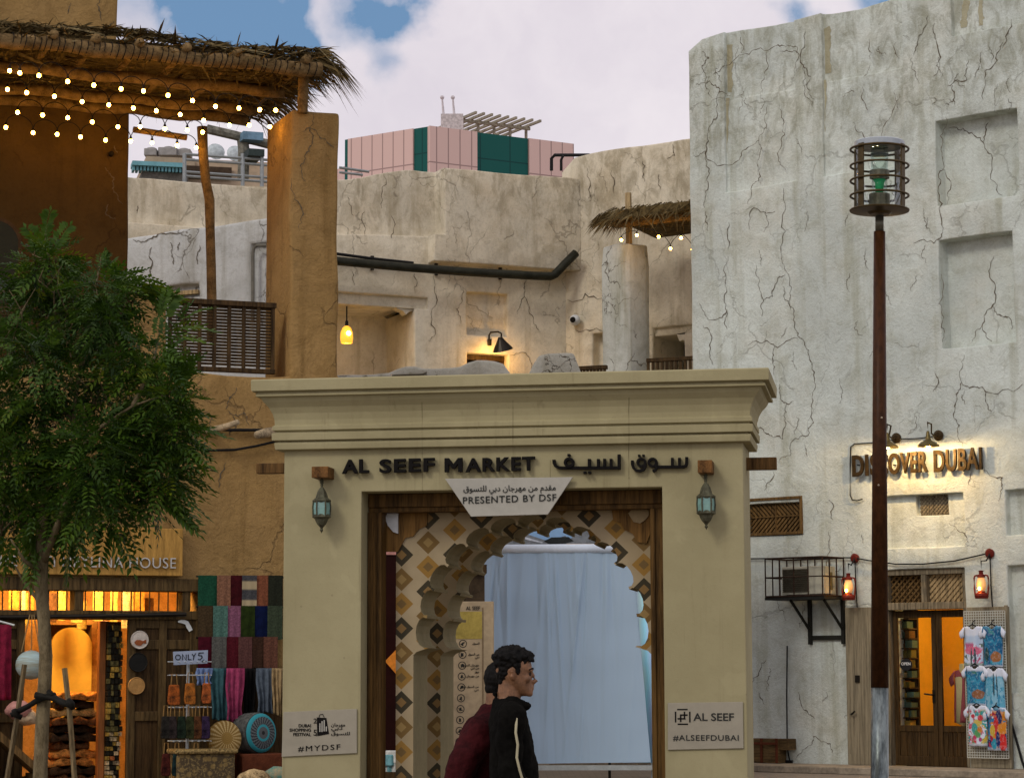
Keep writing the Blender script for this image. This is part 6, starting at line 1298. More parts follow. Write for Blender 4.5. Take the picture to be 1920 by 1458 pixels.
for i, (ln) in enumerate((('قريبا',) if 0 else ('السوق',), ('من السوق', 'دبي'), ('مهرجان السوق', 'من دبي', 'سوق'), ('من مهرجان',), ('من السوق دبي', 'دبي'))):
    for k, tx in enumerate(ln): y = 1203 + i * 20.4 + k * 6.4; x1 = 899 - i * .4; text_px(mb, arabic(tx), FI, x1 - 2.6 * len(tx), y, x1, y + 5.5, .001, .003, bold=.004)
mb.build('print', M_LETG, ib)
# dark kiosk and red cabinet seen past the arch
FK = Frame(*(at(860, 1250, 27).xy), 6)  # dark brown box added in place of the dark passage interior
kk = thing('dark_infill', FK.P(0, 0, -.5), 'dark brown kiosk standing behind the tan information board', 'infill'); a, b, z0, z1 = FK.rect(700, 1058, 909, 1458); mb = MB(); mb.fbox(FK, a - .4, b, .006, z1 - .1, -1.4, 0); mb.build('body', mat('infill_brown', (.045, .03, .016), .7, .3, 3, .1), kk); mb = MB(); mb.fbox(FK, a - .5, b + .02, z1 - .1, z1, -1.5, .06); mb.build('roof_board', M_WD, kk)
mb = MB()
for i in range(6): mb.fbox(FK, b - .9 + i * .13, b - .89 + i * .13, z1 - 1.5, z1 - .2, .001, .02)
mb.build('slats', M_WM, kk)
FM = Frame(*(at(730, 1250, 17.5).xy), 8)
rc = thing('red_cabinet', FM.P(0, 0, -.3), 'tall dark maroon cabinet with a pink top edge, in the gap left of the arches', 'cabinet'); a, b, z0, z1 = FM.rect(717, 1032, 760, 1458); mb = MB(); mb.fbox(FM, a - .3, b + .2, .006, z1 - .03, -.5, 0); mb.build('body', mat('maroon_paint', (.018, .003, .002), .5, .15, 3, .05), rc); mb = MB(); mb.fbox(FM, a - .31, b + .21, z1 - .03, z1 + .015, -.51, .01); mb.build('top', mat('pink_edge', (.55, .26, .22), .6), rc)
mb = MB(); mb.prism(FM, [FM.sz(x, y, .02) for x, y in ((722, 1239), (742, 1218), (760, 1239), (742, 1262))], .008, .02); mb.build('orange_diamond', mat('orange_sign', (.75, .25, .03), .5), rc)
fl = MB(); rn = random.Random(6); wp = thing('paper_goods', FM.X(728, 1458, .25), 'pile of white and turquoise wrapped packets at the foot of the maroon cabinet', 'packets')
for k, (x, y, w_, h, cc) in enumerate(((722, 1440, .17, .16, 'w'), (735, 1432, .15, .12, 't'), (742, 1445, .16, .16, 'w'), (728, 1424, .12, .08, 't'), (738, 1418, .1, .09, 'w'))): fl = MB(); fl.box(FM.X(x, y, .2 + .02 * k), w_ * .6, .12, h, rz=.3 * k); fl.build('packet', mat('packet_' + cc, (.62, .62, .56) if cc == 'w' else (.16, .36, .38), .6, .15, 9, .1), wp, bevel=.01)
fl = MB(); fl.box(FM.P(FM.sz(732, 1440, .2)[0], .48, .2), .5, .3, .95); fl.build('crate', M_WD, wp)
# ------------------------------------------------------------------ fittings on the big grey wall
M_BRZ = mat('bronze_letter', (.055, .035, .014), .45, .3, 12, .1, .4)
sl_ = thing('metal_lettering', RW.P(RW.sz(1720, 890)[0], RW.sz(1720, 890)[1], .05), 'raised dark bronze shop name in tall narrow letters under two gooseneck lamps', 'sign')
def rw_text(tx, x0, x1, ytop0, ytop1, hpx, ob):
    d = .07; a = RW.sz(x0, 870, d)[0]; b = RW.sz(x1, 870, d)[0]; z1 = (RW.sz(x0, ytop0, d)[1] + RW.sz(x1, ytop1, d)[1]) / 2; z0 = (RW.sz(x0, ytop0 + hpx, d)[1] + RW.sz(x1, ytop1 + hpx, d)[1]) / 2
    text_into(mb, tx, RW, a, b, z0, z1, d, .05, bold=.024, space=1.06)
mb = MB(); rw_text('DI', 1600, 1629, 854, 852, 40, sl_); rw_text('SCOVER', 1634, 1741, 852, 845, 40, sl_); rw_text('DUBAI', 1753, 1843, 844, 838, 42, sl_); mb.build('lettering', M_BRZ, sl_)
mb = MB()
for x in (1612, 1680, 1725, 1770, 1812, 1836): c = RW.X(x, 872, .0); mb.tube([c, c + RW.n * .075], .012, 6)
mb.build('studs', M_DKM, sl_)
def goose(xd, yd, xs, ys, label):
    o = thing('gooseneck_lamp', RW.X(xd, yd, .1), label, 'lamp', 'gooseneck lamps over the metal lettering')
    c = RW.X(xd, yd, .03); mb = MB(); mb.lathe(c, [(0, -.03), (.085, -.03), (.09, .0), (.05, .03), (0, .035)], 16, axis=RW.n); mb.build('wall_plate', M_BRZ, o)
    e = RW.X(xs, ys - 10, .55); mb = MB(); P = [c, c + RW.n * .1 + Vector((0, 0, -.03)), c + RW.n * .22 + Vector((0, 0, .02)), e + Vector((0, 0, .22)) - RW.n * .12, e + Vector((0, 0, .24)), e + Vector((0, 0, .12)), e]
    mb.tube(P, .014, 7); mb.build('arm', M_BRZ, o)
    mb = MB(); mb.lathe(e, [(.185, -.155), (.18, -.135), (.12, -.085), (.05, -.05), (.038, .0), (.028, .08), (.012, .1)], 20); mb.build('shade', mat('brass_shade', (.16, .12, .045), .35, .2, 7, 0, .7), o, smooth=True)
    mb = MB(); mb.ball(e + Vector((0, 0, -.115)), .055, 10); mb.build('bulb', M_BULB, o); lamp('lamp_light', e + Vector((0, 0, -.175)), o, 75, (1, .66, .30), .05); return o
goose(1680, 821, 1664, 832, 'left gooseneck lamp, its shade half hidden behind the street lamp post')
goose(1759, 816, 1740, 829, 'right gooseneck lamp with a brass shade shining on the wall letters')
mb = MB(); mb.tube([RW.X(x, y, .03) for x, y in ((1756, 817), (1720, 822), (1684, 823), (1640, 830), (1602, 832), (1595, 838), (1594, 870), (1594, 928), (1598, 937), (1608, 938), (1617, 935))], .011, 6); tag(mb.build('lamp_conduit', M_DKM), 'thin dark conduit looping round the left end of the metal lettering', 'conduit')
# lantern cable
mb = MB(); L = [(1404, 1047), (1480, 1046), (1550, 1045), (1600, 1045), (1628, 1050), (1680, 1057), (1730, 1057), (1790, 1051), (1830, 1042), (1855, 1036)]; mb.tube([RW.X(x, y, .05) for x, y in L], .013, 6)
tag(mb.build('lantern_cable', M_CORD), 'sagging dark cable strung along the grey wall between the two red discs', 'cable')
M_RED = mat('red_enamel', (.13, .016, .010), .45, .2, 9, .05)
def kero(xd, yd, xl, yl, label):
    o = thing('hurricane_lantern', RW.X(xl, yl + 24, .28), label, 'lantern', 'red hurricane lanterns beside the shop door'); sc = 40.5 / FPX
    mb = MB(); mb.lathe(RW.X(xd, yd, .02), [(0, -.02), (.075, -.02), (.08, .02), (.05, .05), (0, .055)], 18, axis=RW.n); mb.build('wall_disc', M_RED, o)
    c0 = RW.X(xd, yd, .06); top = RW.X(xl, yl - 26, .28); mb = MB(); mb.tube([c0, c0 + RW.n * .12 + Vector((0, 0, -.12)), top + Vector((0, 0, .16)), top + Vector((0, 0, .02))], .012, 6); mb.tube([c0 + Vector((0, 0, -.04)), RW.X(xd + 2, yd + 60, .03), RW.X(xd + 5, yd + 104, .03)], .011, 5); mb.build('hook', M_CORD, o)
    c = RW.X(xl, yl, .28)
    def Z(dy): return -dy * sc
    mb = MB(); mb.lathe(c, [(0, Z(24)), (.105, Z(24)), (.115, Z(19)), (.10, Z(15)), (.06, Z(13)), (.055, Z(11)), (0, Z(11))], 18); mb.lathe(c, [(.055, Z(-13)), (.07, Z(-14)), (.06, Z(-18)), (.035, Z(-19)), (.035, Z(-24)), (.05, Z(-25)), (0, Z(-26))], 16)
    for sg in (1, -1): mb.tube([c + RW.u * sg * x + Vector((0, 0, Z(y))) for x, y in ((.075, -17), (.115, -16), (.128, -12), (.125, 5), (.115, 17), (.10, 20))], .014, 7)
    mb.build('frame', M_RED, o, smooth=False)
    mb = MB(); mb.lathe(c, [(.052, Z(11)), (.080, Z(2)), (.075, Z(-4)), (.050, Z(-13))], 16); mb.build('glass_chimney', emit('lit_chimney', (1, .48, .16), .32), o, smooth=True)
    mb = MB(); mb.ball(c + RW.n * .07 + Vector((0, 0, Z(6.5))), .022, 10, sc=(1, 1, 1.4)); mb.build('flame', M_BULB, o); lamp('lamp_light', c + RW.n * .16, o, .8, (1, .55, .22), .05)
kero(1603, 1046, 1591, 1100, 'red hurricane lantern beside the wire cage, left of the street lamp post')
kero(1856, 1037, 1840, 1096, 'red hurricane lantern above the T-shirt display, right of the door')
# cooling unit in a wire cage on brackets
ca = thing('caged_cooling_unit', RW.P(RW.sz(1480, 1120)[0], RW.sz(1480, 1120)[1], .3), 'air conditioning unit in a rusty wire cage on black wall brackets', 'air conditioner')
M_RST = mat('rusty_iron', (.035, .02, .012), .7, .3, 20, .1); a, b = RW.sz(1411, 1085, .32)[0], RW.sz(1551, 1085, .0)[0] - .30; z1, z0 = RW.sz(1480, 1047, .45)[1], RW.sz(1480, 1118, .45)[1]; b = RW.sz(1547, 1085, .62)[0]; a = b - 1.14; mb = MB(); D1 = .70; r_ = .013
def bar(p, q, r=r_): mb.tube([p, q], r, 6)
for d in (.04, D1):
    for z in (z0, z1, (z0 + z1) / 2): bar(RW.P(a, z, d), RW.P(b, z, d), r_ * (1.3 if z != (z0 + z1) / 2 else .9))
    for i in range(5): s = a + (b - a) * i / 4; bar(RW.P(s, z0, d), RW.P(s, z1, d))
for s in (a, b):
    for z in (z0, z1, (z0 + z1) / 2): bar(RW.P(s, z, .04), RW.P(s, z, D1), r_ * 1.2)
    for d in (.26, .48): bar(RW.P(s, z0, d), RW.P(s, z1, d))
mb.build('cage', M_RST, ca)
mb = MB(); ua, ub = a + .20, b - .10; mb.fbox(RW, ua, ub, z0 + .03, z0 + .5, .14, .50); cu = mb.build('unit_case', mat('case_cream', (.42, .40, .30), .6, .1, 4, .05), ca, bevel=.01)
mb = MB()
for i in range(26): s = ua + .03 + i * .0155 * 1.25; mb.fbox(RW, s, s + .009, z0 + .07, z0 + .46, .501, .512)
for i in range(12): z = z0 + .07 + i * .033; mb.fbox(RW, ua + .02, ua + .55, z, z + .010, .512, .518)
mb.build('grille', mat('grille_dark', (.05, .042, .025), .7), cu)
mb = MB(); mb.fbox(RW, ua - .012, ua, z0 + .06, z0 + .44, .17, .46); mb.build('fin_side', mat('fin_dark', (.07, .055, .03), .7), cu)
mb = MB(); mb.fbox(RW, ub, ub + .006, z0 + .1, z0 + .4, .24, .34); mb.build('service_cover', mat('olive_cover', (.16, .13, .05), .6), cu)
mb = MB(); M_BK = mat('black_bracket', (.018, .018, .014), .5, .1, 9, .05)
mb.fbox(RW, a - .02, b + .03, z0 - .06, z0 - .015, .03, D1)
for s in (a + .42, b - .06):
    zb = RW.sz(1480, 1208, .05)[1]; mb.fbox(RW, s, s + .06, zb, z0 - .06, .005, .065); bar(RW.P(s + .03, zb + .25, .06), RW.P(s + .03, z0 - .07, D1 - .08), .026)
mb.fbox(RW, a + .48, b - .06, RW.sz(1480, 1200, .05)[1], RW.sz(1480, 1195, .05)[1] + .03, .012, .05); mb.build('bracket', M_BK, ca)
mb = MB(); mb.tube([RW.X(x, y, .035) for x, y in ((1476, 1210), (1475, 1300), (1476, 1400), (1481, 1428))], .013, 6); mb.fbox(RW, RW.sz(1476, 1430)[0], RW.sz(1488, 1430)[0], RW.sz(1482, 1432)[1], RW.sz(1482, 1424)[1], .02, .06); tag(mb.build('power_cable', M_CORD), 'thin dark cable hanging down the grey wall below the caged unit', 'cable')
# small crate at the wall foot
ck = thing('wooden_crate', RW.P(RW.sz(1440, 1435)[0], .12, .3), 'small brown wooden crate with red edge bars at the foot of the grey wall', 'crate'); a, b, z0, z1 = RW.rect(1400, 1384, 1476, 1436, .3); z0 = .125
mb = MB(); mb.fbox(RW, a, b - .2, z0, z1, .02, .28); mb.fbox(RW, b - .2, b, z0 + .22, z1, .02, .25); mb.build('box', wood('crate_wood', (.12, .075, .03), grain=(.1, .1, 1)), ck, bevel=.006); mb = MB()
for s in (a, a + .28, b - .24): mb.fbox(RW, s, s + .04, z0, z1 + .005, .282, .305)
mb.fbox(RW, a, b - .2, z1 - .10, z1 - .06, .306, .32); mb.build('bars', mat('red_brown_bar', (.10, .028, .012), .7), ck)
# grey door leaf folded open at the left of the shop door
gl = thing('open_door_leaf', RW.P(RW.sz(1615, 1440)[0], .12, .06), 'tall weathered grey door leaf folded back against the wall behind the lamp post', 'door'); a, b, z0, z1 = RW.rect(1587, 1138, 1652, 1440, .08); mb = MB(); mb.fbox(RW, a, b, .125, z1, .02, .075)
for i in range(1): mb.fbox(RW, a + .04, a + .07, .3, z1 - .15, .076, .082)
mb.build('leaf', wood('silver_wood', (.25, .21, .135), grain=(1, 1, .04), var=.25), gl, bevel=.006); mb = MB(); c = RW.X(1612, 1272, .08); mb.fbox(RW, RW.sz(1609, 1272)[0], RW.sz(1617, 1272)[0], c.z - .06, c.z + .06, .083, .10); c = RW.X(1595, 1338, .1); mb.tube([c, c + RW.u * .05 + RW.n * .05, c + RW.u * .11 + Vector((0, 0, .05)) + RW.n * .04], .016, 6); mb.build('latch', M_DKM, gl)
# right hand door board with wire grid and shirts
gp = thing('grid_display', RW.P(RW.sz(1855, 1430)[0], .12, .1), 'weathered grey board with a white wire grid carrying six printed T-shirts', 'display'); a, b, z0, z1 = RW.rect(1816, 1137, 1891, 1455, .1); mb = MB(); mb.fbox(RW, a, b + .02, .125, z1, .03, .09); mb.fbox(RW, b - .03, b + .03, .125, z1 + .02, .091, .12); mb.build('board', wood('silver_wood', (.22, .2, .1)), gp, bevel=.006)
mb = MB(); ga, gb = RW.sz(1811, 1300, .2)[0], RW.sz(1888, 1300, .2)[0]; gz0, gz1 = RW.sz(1850, 1420, .2)[1], RW.sz(1850, 1145, .2)[1]; n = 17
for i in range(n + 1): s = ga + (gb - ga) * i / n; mb.fbox(RW, s - .006, s + .006, gz0, gz1, .19, .20)
n = 56
for i in range(n + 1): z = gz0 + (gz1 - gz0) * i / n; mb.fbox(RW, ga, gb, z - .006, z + .006, .2005, .21)
for z in (gz0 + .3, gz1 - .2):
    for s in (ga + .1, gb - .1): mb.fbox(RW, s - .01, s + .01, z, z + .02, .092, .19)
mb.build('wire_grid', mat('white_wire', (.52, .52, .44), .5, .05, 6, 0), gp)
def shirt_mat(nm, base, bands, blots, cells=None):
    m, t, b = base_mat('shirt_' + nm); u = t.new('ShaderNodeUVMap').outputs[0]; v = t.sep(u); wv = t.noise(t.map(u, (3, 3, 1)), 2.2, 4); c = base
    z_ = t.m('ADD', v[1], t.m('MULTIPLY', t.m('SUBTRACT', wv, .5), .14)); body = t.m('LESS_THAN', t.m('ABSOLUTE', t.m('SUBTRACT', v[0], .5)), .34)
    for (lo, hi, col, al) in bands: c = t.mix(t.m('MULTIPLY', t.m('MULTIPLY', t.m('MULTIPLY', t.ss(z_, lo - .03, lo + .03), t.m('SUBTRACT', 1.0, t.ss(z_, hi - .03, hi + .03))), body), al), c, col)
    if cells:
        vo = t.new('ShaderNodeTexVoronoi'); t.l.new(t.vm('ADD', t.map(u, cells[1]), t.vm('SCALE', t.noisec(u, 5, 3))), vo.inputs['Vector']); vo.inputs['Scale'].default_value = cells[0]
        rp = t.new('ShaderNodeValToRGB'); rp.color_ramp.interpolation = 'CONSTANT'; ee = rp.color_ramp.elements; t.l.new(t.sep(vo.outputs['Color'])[0], rp.inputs[0]); ee[0].color = (*cells[2][0], 1); ee[1].position = .95; ee[1].color = (*cells[2][-1], 1)
        for i_, cc in enumerate(cells[2][1:-1]): q_ = ee.new((i_ + 1) / (len(cells[2]) - 1) * .95); q_.color = (*cc, 1)
        c = t.mix(t.m('MULTIPLY', t.m('MULTIPLY', body, t.ss(v[1], .03, .1)), t.m('SUBTRACT', 1.0, t.ss(v[1], cells[3] - .1, cells[3]))), c, rp.outputs[0])
    for (sx, sy, w_, h_, col) in blots:
        d = t.m('ADD', t.m('POWER', t.m('DIVIDE', t.m('SUBTRACT', v[0], sx), w_), 2.0), t.m('POWER', t.m('DIVIDE', t.m('SUBTRACT', v[1], sy), h_), 2.0)); c = t.mix(t.m('SUBTRACT', 1.0, t.ss(t.m('MULTIPLY_ADD', d, .5, t.m('MULTIPLY', wv, .9)), .85, 1.15)), c, col)
    n2 = t.noise(t.map(u, (8, 8, 1)), 2, 3); c = t.mix(t.m('MULTIPLY', t.m('MULTIPLY', t.ss(n2, .52, .6), body), .15), c, (.7, .73, .76)); t.l.new(c, b.inputs['Base Color']); b.inputs['Roughness'].default_value = .8; b.inputs['Specular IOR Level'].default_value = .1; return m
def shirt(F, x, y0, y1, d, wpx, m, name, label, cat, grp, tilt=0.0, plain=False):
    a, b, z0, z1 = F.rect(x - wpx / 2, y0, x + wpx / 2, y1, d); W_, H_ = b - a, z1 - z0; mb = MB(); ny, nx = 16, 14; rn = random.Random(x); G_ = {}
    half = lambda f: (.33 + .02 * f)                                   # body half width
    def row(f):
        L = []
        for i in range(nx + 1):
            t = i / nx * 2 - 1; hw = half(f)
            if f < .34: hw = .30 + (.50 - .30) * min(1, f / .30) if f < .28 else .49
            L.append((t, hw))
        return L
    # body panel
    def P(sx, f, dd): return F.P(a + W_ * (sx + tilt * f * .2), z1 - H_ * f, d + dd)
    def vv(sx, f, dd): return mb.vert(P(sx, f, dd), (sx, 1 - f))
    rows_ = []
    for j in range(ny + 1):
        f = j / ny; R_ = []
        for i in range(nx + 1):
            t = i / nx * 2 - 1; hw = half(f) * (1 if f > .04 else .93); neck = max(0, 1 - (abs(t) / .42) ** 2) * (.10 if f == 0 else .10 * max(0, 1 - f * 6)); ff = f + neck + (.03 * abs(t) if f < .06 else 0)
            R_.append(vv(.5 + t * hw, ff, .06 * (1 - t * t) * .7 + .014 * math.sin(t * 7 + f * 5 + x) * (.3 + f)))
        rows_.append(R_)
    for j in range(ny):
        for i in range(nx): mb.face((rows_[j][i], rows_[j + 1][i], rows_[j + 1][i + 1], rows_[j][i + 1]))
    for sg in (1, -1):
        S_ = []
        for j in range(5):
            f = j / 4; r1 = (.5 + sg * (.31), .02 + .26 * f); r2 = (.5 + sg * (.50 - .07 * f), .17 + .16 * f)
            S_.append([vv(r1[0] + (r2[0] - r1[0]) * q, r1[1] + (r2[1] - r1[1]) * q, .02 + .03 * math.sin(3.1 * f) * (1 - .3 * q)) for q in (0, .35, .7, 1)])
        for j in range(4):
            for i in range(3):
                q = (S_[j][i], S_[j + 1][i], S_[j + 1][i + 1], S_[j][i + 1]); mb.face(q if sg > 0 else q[::-1])
    o = mb.build(name, m, smooth=True); o.modifiers.new('solid', 'SOLIDIFY').thickness = .012; tag(o, label, cat, grp); return o, P
WH = (.62, .66, .74); TQ = (.03, .22, .36); DB = (.015, .11, .24)
SH = [(1826, 1172, 1248, WH, [(.10, .75, (.40, .52, .66), .85), (.02, .10, (.16, .26, .14), .8)], [(.5, .38, .3, .10, (.60, .13, .22)), (.45, .24, .04, .2, (.05, .07, .09)), (.58, .24, .03, .2, (.05, .07, .09))], 'palms', 'white T-shirt with dark palms and pink blossoms, top left on the wire grid'),
      (1862, 1171, 1250, WH, [(.05, .98, TQ, .9), (.06, .16, DB, .9)], [(.62, .24, .17, .12, (.32, .13, .045)), (.3, .3, .08, .16, (.02, .06, .06))], 'boat', 'blue T-shirt with an orange boat print, top right on the wire grid'),
      (1830, 1246, 1322, WH, [(.05, .85, TQ, .9), (.06, .18, DB, .9), (.3, .42, (.06, .17, .12), .7)], [(.6, .28, .2, .11, (.26, .11, .05))], 'lagoon', 'blue T-shirt with an orange brown boat, middle left on the wire grid'),
      (1866, 1250, 1334, WH, [(.05, .8, (.10, .36, .50), .9), (.12, .34, (.06, .12, .03), .9), (.02, .12, (.02, .16, .30), .9)], [(.5, .6, .03, .25, (.03, .08, .10)), (.6, .6, .02, .25, (.03, .08, .1))], 'reed', 'pale blue T-shirt with a green reed print, middle right on the wire grid'),
      (1834, 1320, 1398, WH, [], [(.5, .55, .12, .10, (.55, .42, .08)), (.42, .42, .13, .12, (.05, .32, .30)), (.62, .68, .08, .07, (.55, .05, .06)), (.36, .72, .07, .05, (.5, .04, .06)), (.52, .3, .1, .1, (.10, .3, .10)), (.6, .4, .08, .07, (.55, .20, .03)), (.4, .2, .08, .06, (.5, .05, .12)), (.6, .16, .06, .05, (.4, .05, .2))], 'floral', 'white T-shirt with a multicoloured floral print, bottom left on the wire grid'),
      (1870, 1324, 1406, WH, [(.03, .95, (.02, .17, .34), .55)], [(.6, .75, .10, .18, (.03, .03, .10)), (.5, .55, .1, .22, (.50, .03, .03)), (.66, .42, .12, .18, (.60, .22, .02)), (.72, .18, .12, .2, (.55, .03, .025)), (.36, .45, .09, .12, (.55, .38, .04)), (.42, .15, .12, .12, (.03, .28, .40)), (.56, .25, .06, .18, (.02, .03, .12))], 'parrot', 'T-shirt with bold red orange and blue diagonal print, bottom right on the wire grid')]
CELLS = {'floral': (5, (1, 1.5, 1), [WH, (.55, .05, .07), WH, (.05, .30, .30), (.55, .40, .06), WH, (.10, .28, .10), (.5, .12, .2), WH], .92), 'parrot': (2.6, (1.7, .8, 1), [(.02, .02, .09), (.50, .03, .03), (.02, .17, .34), (.60, .22, .02), (.03, .28, .40), (.55, .38, .04), WH, (.35, .02, .04)], .95), 'palms': (4, (1.5, 1.2, 1), [(.40, .52, .66), WH, (.52, .60, .72), (.45, .10, .2), (.10, .14, .10), (.42, .5, .64)], .62), 'boat': (3.2, (1, 2.2, 1), [(.02, .16, .30), (.04, .28, .42), (.015, .10, .22), (.06, .24, .26)], .97), 'lagoon': (3.2, (1, 2.2, 1), [(.03, .22, .36), (.05, .30, .44), (.02, .14, .26), (.05, .16, .12)], .90), 'reed': (3.5, (2, .9, 1), [(.12, .38, .52), (.22, .46, .58), (.05, .25, .40), (.10, .30, .36)], .82)}
for k, (x, y0, y1, base, bands, blots, nm, lab) in enumerate(SH):
    o, P = shirt(RW, x, y0, y1, .235 + .02 * (k // 2), 52, shirt_mat(nm, base, bands, blots, CELLS.get(nm)), 'printed_shirt', lab, 'T-shirt', 'printed T-shirts on the wire grid')
    mb = MB(); mb.tube([P(.36, .03, .03), P(.5, -.03, .03), P(.64, .03, .03)], .011, 6); mb.tube([P(.5, -.03, .03), P(.5, -.10, .0), P(.53, -.13, -.03)], .008, 5); q = mb.build('hanger', M_CORD); q.parent = o; q.location = Vector(q.location) - Vector(o.location)
mb = MB(); mb.tube([RW.X(x, y, .03) for x, y in ((1895, 1350), (1905, 1385), (1916, 1425), (1925, 1450))], .02, 6); tag(mb.build('ground_cable', M_CORD), 'dark cable running down to the ground at the right edge', 'cable')
# mannequin with pink shirt inside the shop
mq = thing('shirt_mannequin', RW.X(1806, 1440, -.8), 'pale torso mannequin in a dusty pink T-shirt behind the right door pane', 'mannequin')
o, P = shirt(RW, 1808, 1254, 1354, -.62, 54, mat('dusty_pink', (.36, .085, .10), .8, .1, 6, .1), 'shirt', None, None, None); del_ = o; o.parent = mq; o.location = Vector(o.location) - Vector(mq.location)
for k in ('label', 'category', 'group'):
    if k in o: del o[k]
mb = MB(); c = RW.X(1806, 1300, -.70); mb.lathe(Vector((c.x, c.y, 0)), [(.02, .13), (.03, RW.sz(1806, 1360, -.7)[1]), (.13, RW.sz(1806, 1354, -.7)[1]), (.13, RW.sz(1806, 1270, -.7)[1]), (.06, RW.sz(1806, 1256, -.7)[1]), (.05, RW.sz(1806, 1244, -.7)[1]), (0, RW.sz(1806, 1243, -.7)[1])], 16); mb.build('torso', mat('mannequin_skin', (.55, .47, .25), .5, .05, 4, 0), mq, smooth=True)
# ------------------------------------------------------------------ street lamp
YL = 17.0; b0 = at(1640, 1260, YL); Lp = thing('street_lamp', Vector((b0.x, b0.y, 0)), 'tall street lamp with a brown post, grey steel foot and ringed glass lantern', 'street lamp'); zz = lambda y: at(1649, y, YL).z
B = Vector((b0.x, b0.y, 0)); scl = YL / FPX
mb = MB(); mb.tube([B + Vector((0, 0, .02)), B + Vector((0, 0, zz(1288)))], [17.5 * scl, 16.2 * scl], 24); mb.lathe(B, [(.16, .004), (.16, .03), (.075, .035)], 20); mb.build('steel_foot', mat('brushed_steel', (.20, .23, .22), .32, .35, 9, .05, .75, stretch=(1, 1, .3)), Lp, smooth=True)
mb = MB(); mb.tube([B + Vector((0, 0, zz(1288))), B + Vector((0, 0, zz(434)))], [16.6 * scl, 11 * scl], 24); mb.build('post', mat('rust_brown_paint', (.050, .019, .006), .42, .22, 30, .12, stretch=(1, 1, .5)), Lp, smooth=True)
mb = MB()
for y, dx in ((784, 2), (910, -4)): mb.ball(B + Vector((dx * scl, -13.5 * scl, zz(y))), .008, 8)
mb.build('bolts', mat('bolt_pale', (.4, .32, .22), .4), Lp)
mb = MB(); mb.tube([B + Vector((0, 0, zz(434))), B + Vector((0, 0, zz(404)))], 8 * scl, 18); mb.build('neck', mat('neck_steel', (.13, .12, .085), .4, .1, 9, 0, .6), Lp, smooth=True)
H_ = Vector((B.x, B.y, 0)); M_RG = mat('ring_bronze', (.085, .06, .026), .4, .15, 12, 0, .55); RR = 56 * scl
def torus(mb, c, R_, r, seg=40, s2=8):
    rows_ = []
    for i in range(seg): t = 2 * math.pi * i / seg; rows_.append([mb.vert(c + Vector((math.cos(t) * (R_ + r * math.cos(2 * math.pi * k / s2)), math.sin(t) * (R_ + r * math.cos(2 * math.pi * k / s2)), r * math.sin(2 * math.pi * k / s2)))) for k in range(s2)])
    for i in range(seg):
        for k in range(s2): j = (i + 1) % seg; l = (k + 1) % s2; mb.face((rows_[i][k], rows_[j][k], rows_[j][l], rows_[i][l]))
for y in (280, 311, 339, 367): mb = MB(); torus(mb, H_ + Vector((0, 0, zz(y))), RR - .004, .0085); mb.build('ring', M_RG, Lp, smooth=True)
mb = MB(); mb.lathe(H_, [(0, zz(402)), (.07, zz(402)), (.09, zz(398)), (RR, zz(396)), (RR + .004, zz(394)), (RR, zz(392.5)), (.05, zz(392)), (0, zz(392))], 32); mb.build('base_plate', M_RG, Lp)
for tt in (-38, 38, 142, 218): t = R(tt); mb = MB(); e = Vector((math.cos(t), math.sin(t), 0)) * (RR - .022); mb.box(H_ + e + Vector((0, 0, (zz(392) + zz(275)) / 2)), .010, .05, zz(275) - zz(392), t); mb.build('upright', M_RG, Lp)
mb = MB(); rg_ = RR - .045; mb.lathe(H_, [(rg_, zz(391)), (rg_, zz(272))], 32); mb.build('glass_cylinder', glass('lamp_glass', (.95, .98, .97), .3), Lp, smooth=True)
mb = MB(); mb.lathe(H_, [(rg_ - .01, zz(276)), (rg_ + .012, zz(276)), (rg_ + .014, zz(267)), (rg_ + .006, zz(265.5)), (0, zz(265))], 32); mb.build('top_cap', mat('cap_pale', (.36, .40, .42), .25, .05, 4, 0, spec=.7), Lp, smooth=False)
mb = MB(); mb.lathe(H_, [(20 * scl, zz(391)), (20 * scl, zz(364)), (0, zz(363))], 22); mb.lathe(H_, [(0, zz(334)), (19 * scl, zz(334)), (19 * scl, zz(320)), (0, zz(319))], 22); mb.build('gear_housing', mat('gear_olive', (.15, .14, .095), .35, .15, 10, 0, .6), Lp, smooth=False)
mb = MB(); mb.lathe(H_, [(15 * scl, zz(364)), (15 * scl, zz(334))], 18); mb.lathe(H_, [(16 * scl, zz(319)), (17 * scl, zz(276))], 18); mb.build('inner_tube', glass('inner_glass', (.88, .95, .92), .5), Lp, smooth=True)
mb = MB(); mb.lathe(H_, [(0, zz(363)), (7 * scl, zz(360)), (9 * scl, zz(342)), (13 * scl, zz(337)), (0, zz(336))], 12); mb.build('green_element', mat('green_plastic', (.05, .60, .22), .3, .1, 6, 0), Lp, smooth=True)
mb = MB(); mb.lathe(H_, [(0, zz(293)), (15 * scl, zz(292)), (18 * scl, zz(289)), (0, zz(288))], 18); mb.build('lamp_disc', mat('disc_grey', (.22, .26, .25), .3, .1, 5, 0, .4), Lp)
xt = at(1649, 265, YL); Lp.rotation_euler = (0, math.atan2(xt.x - B.x, xt.z), 0)
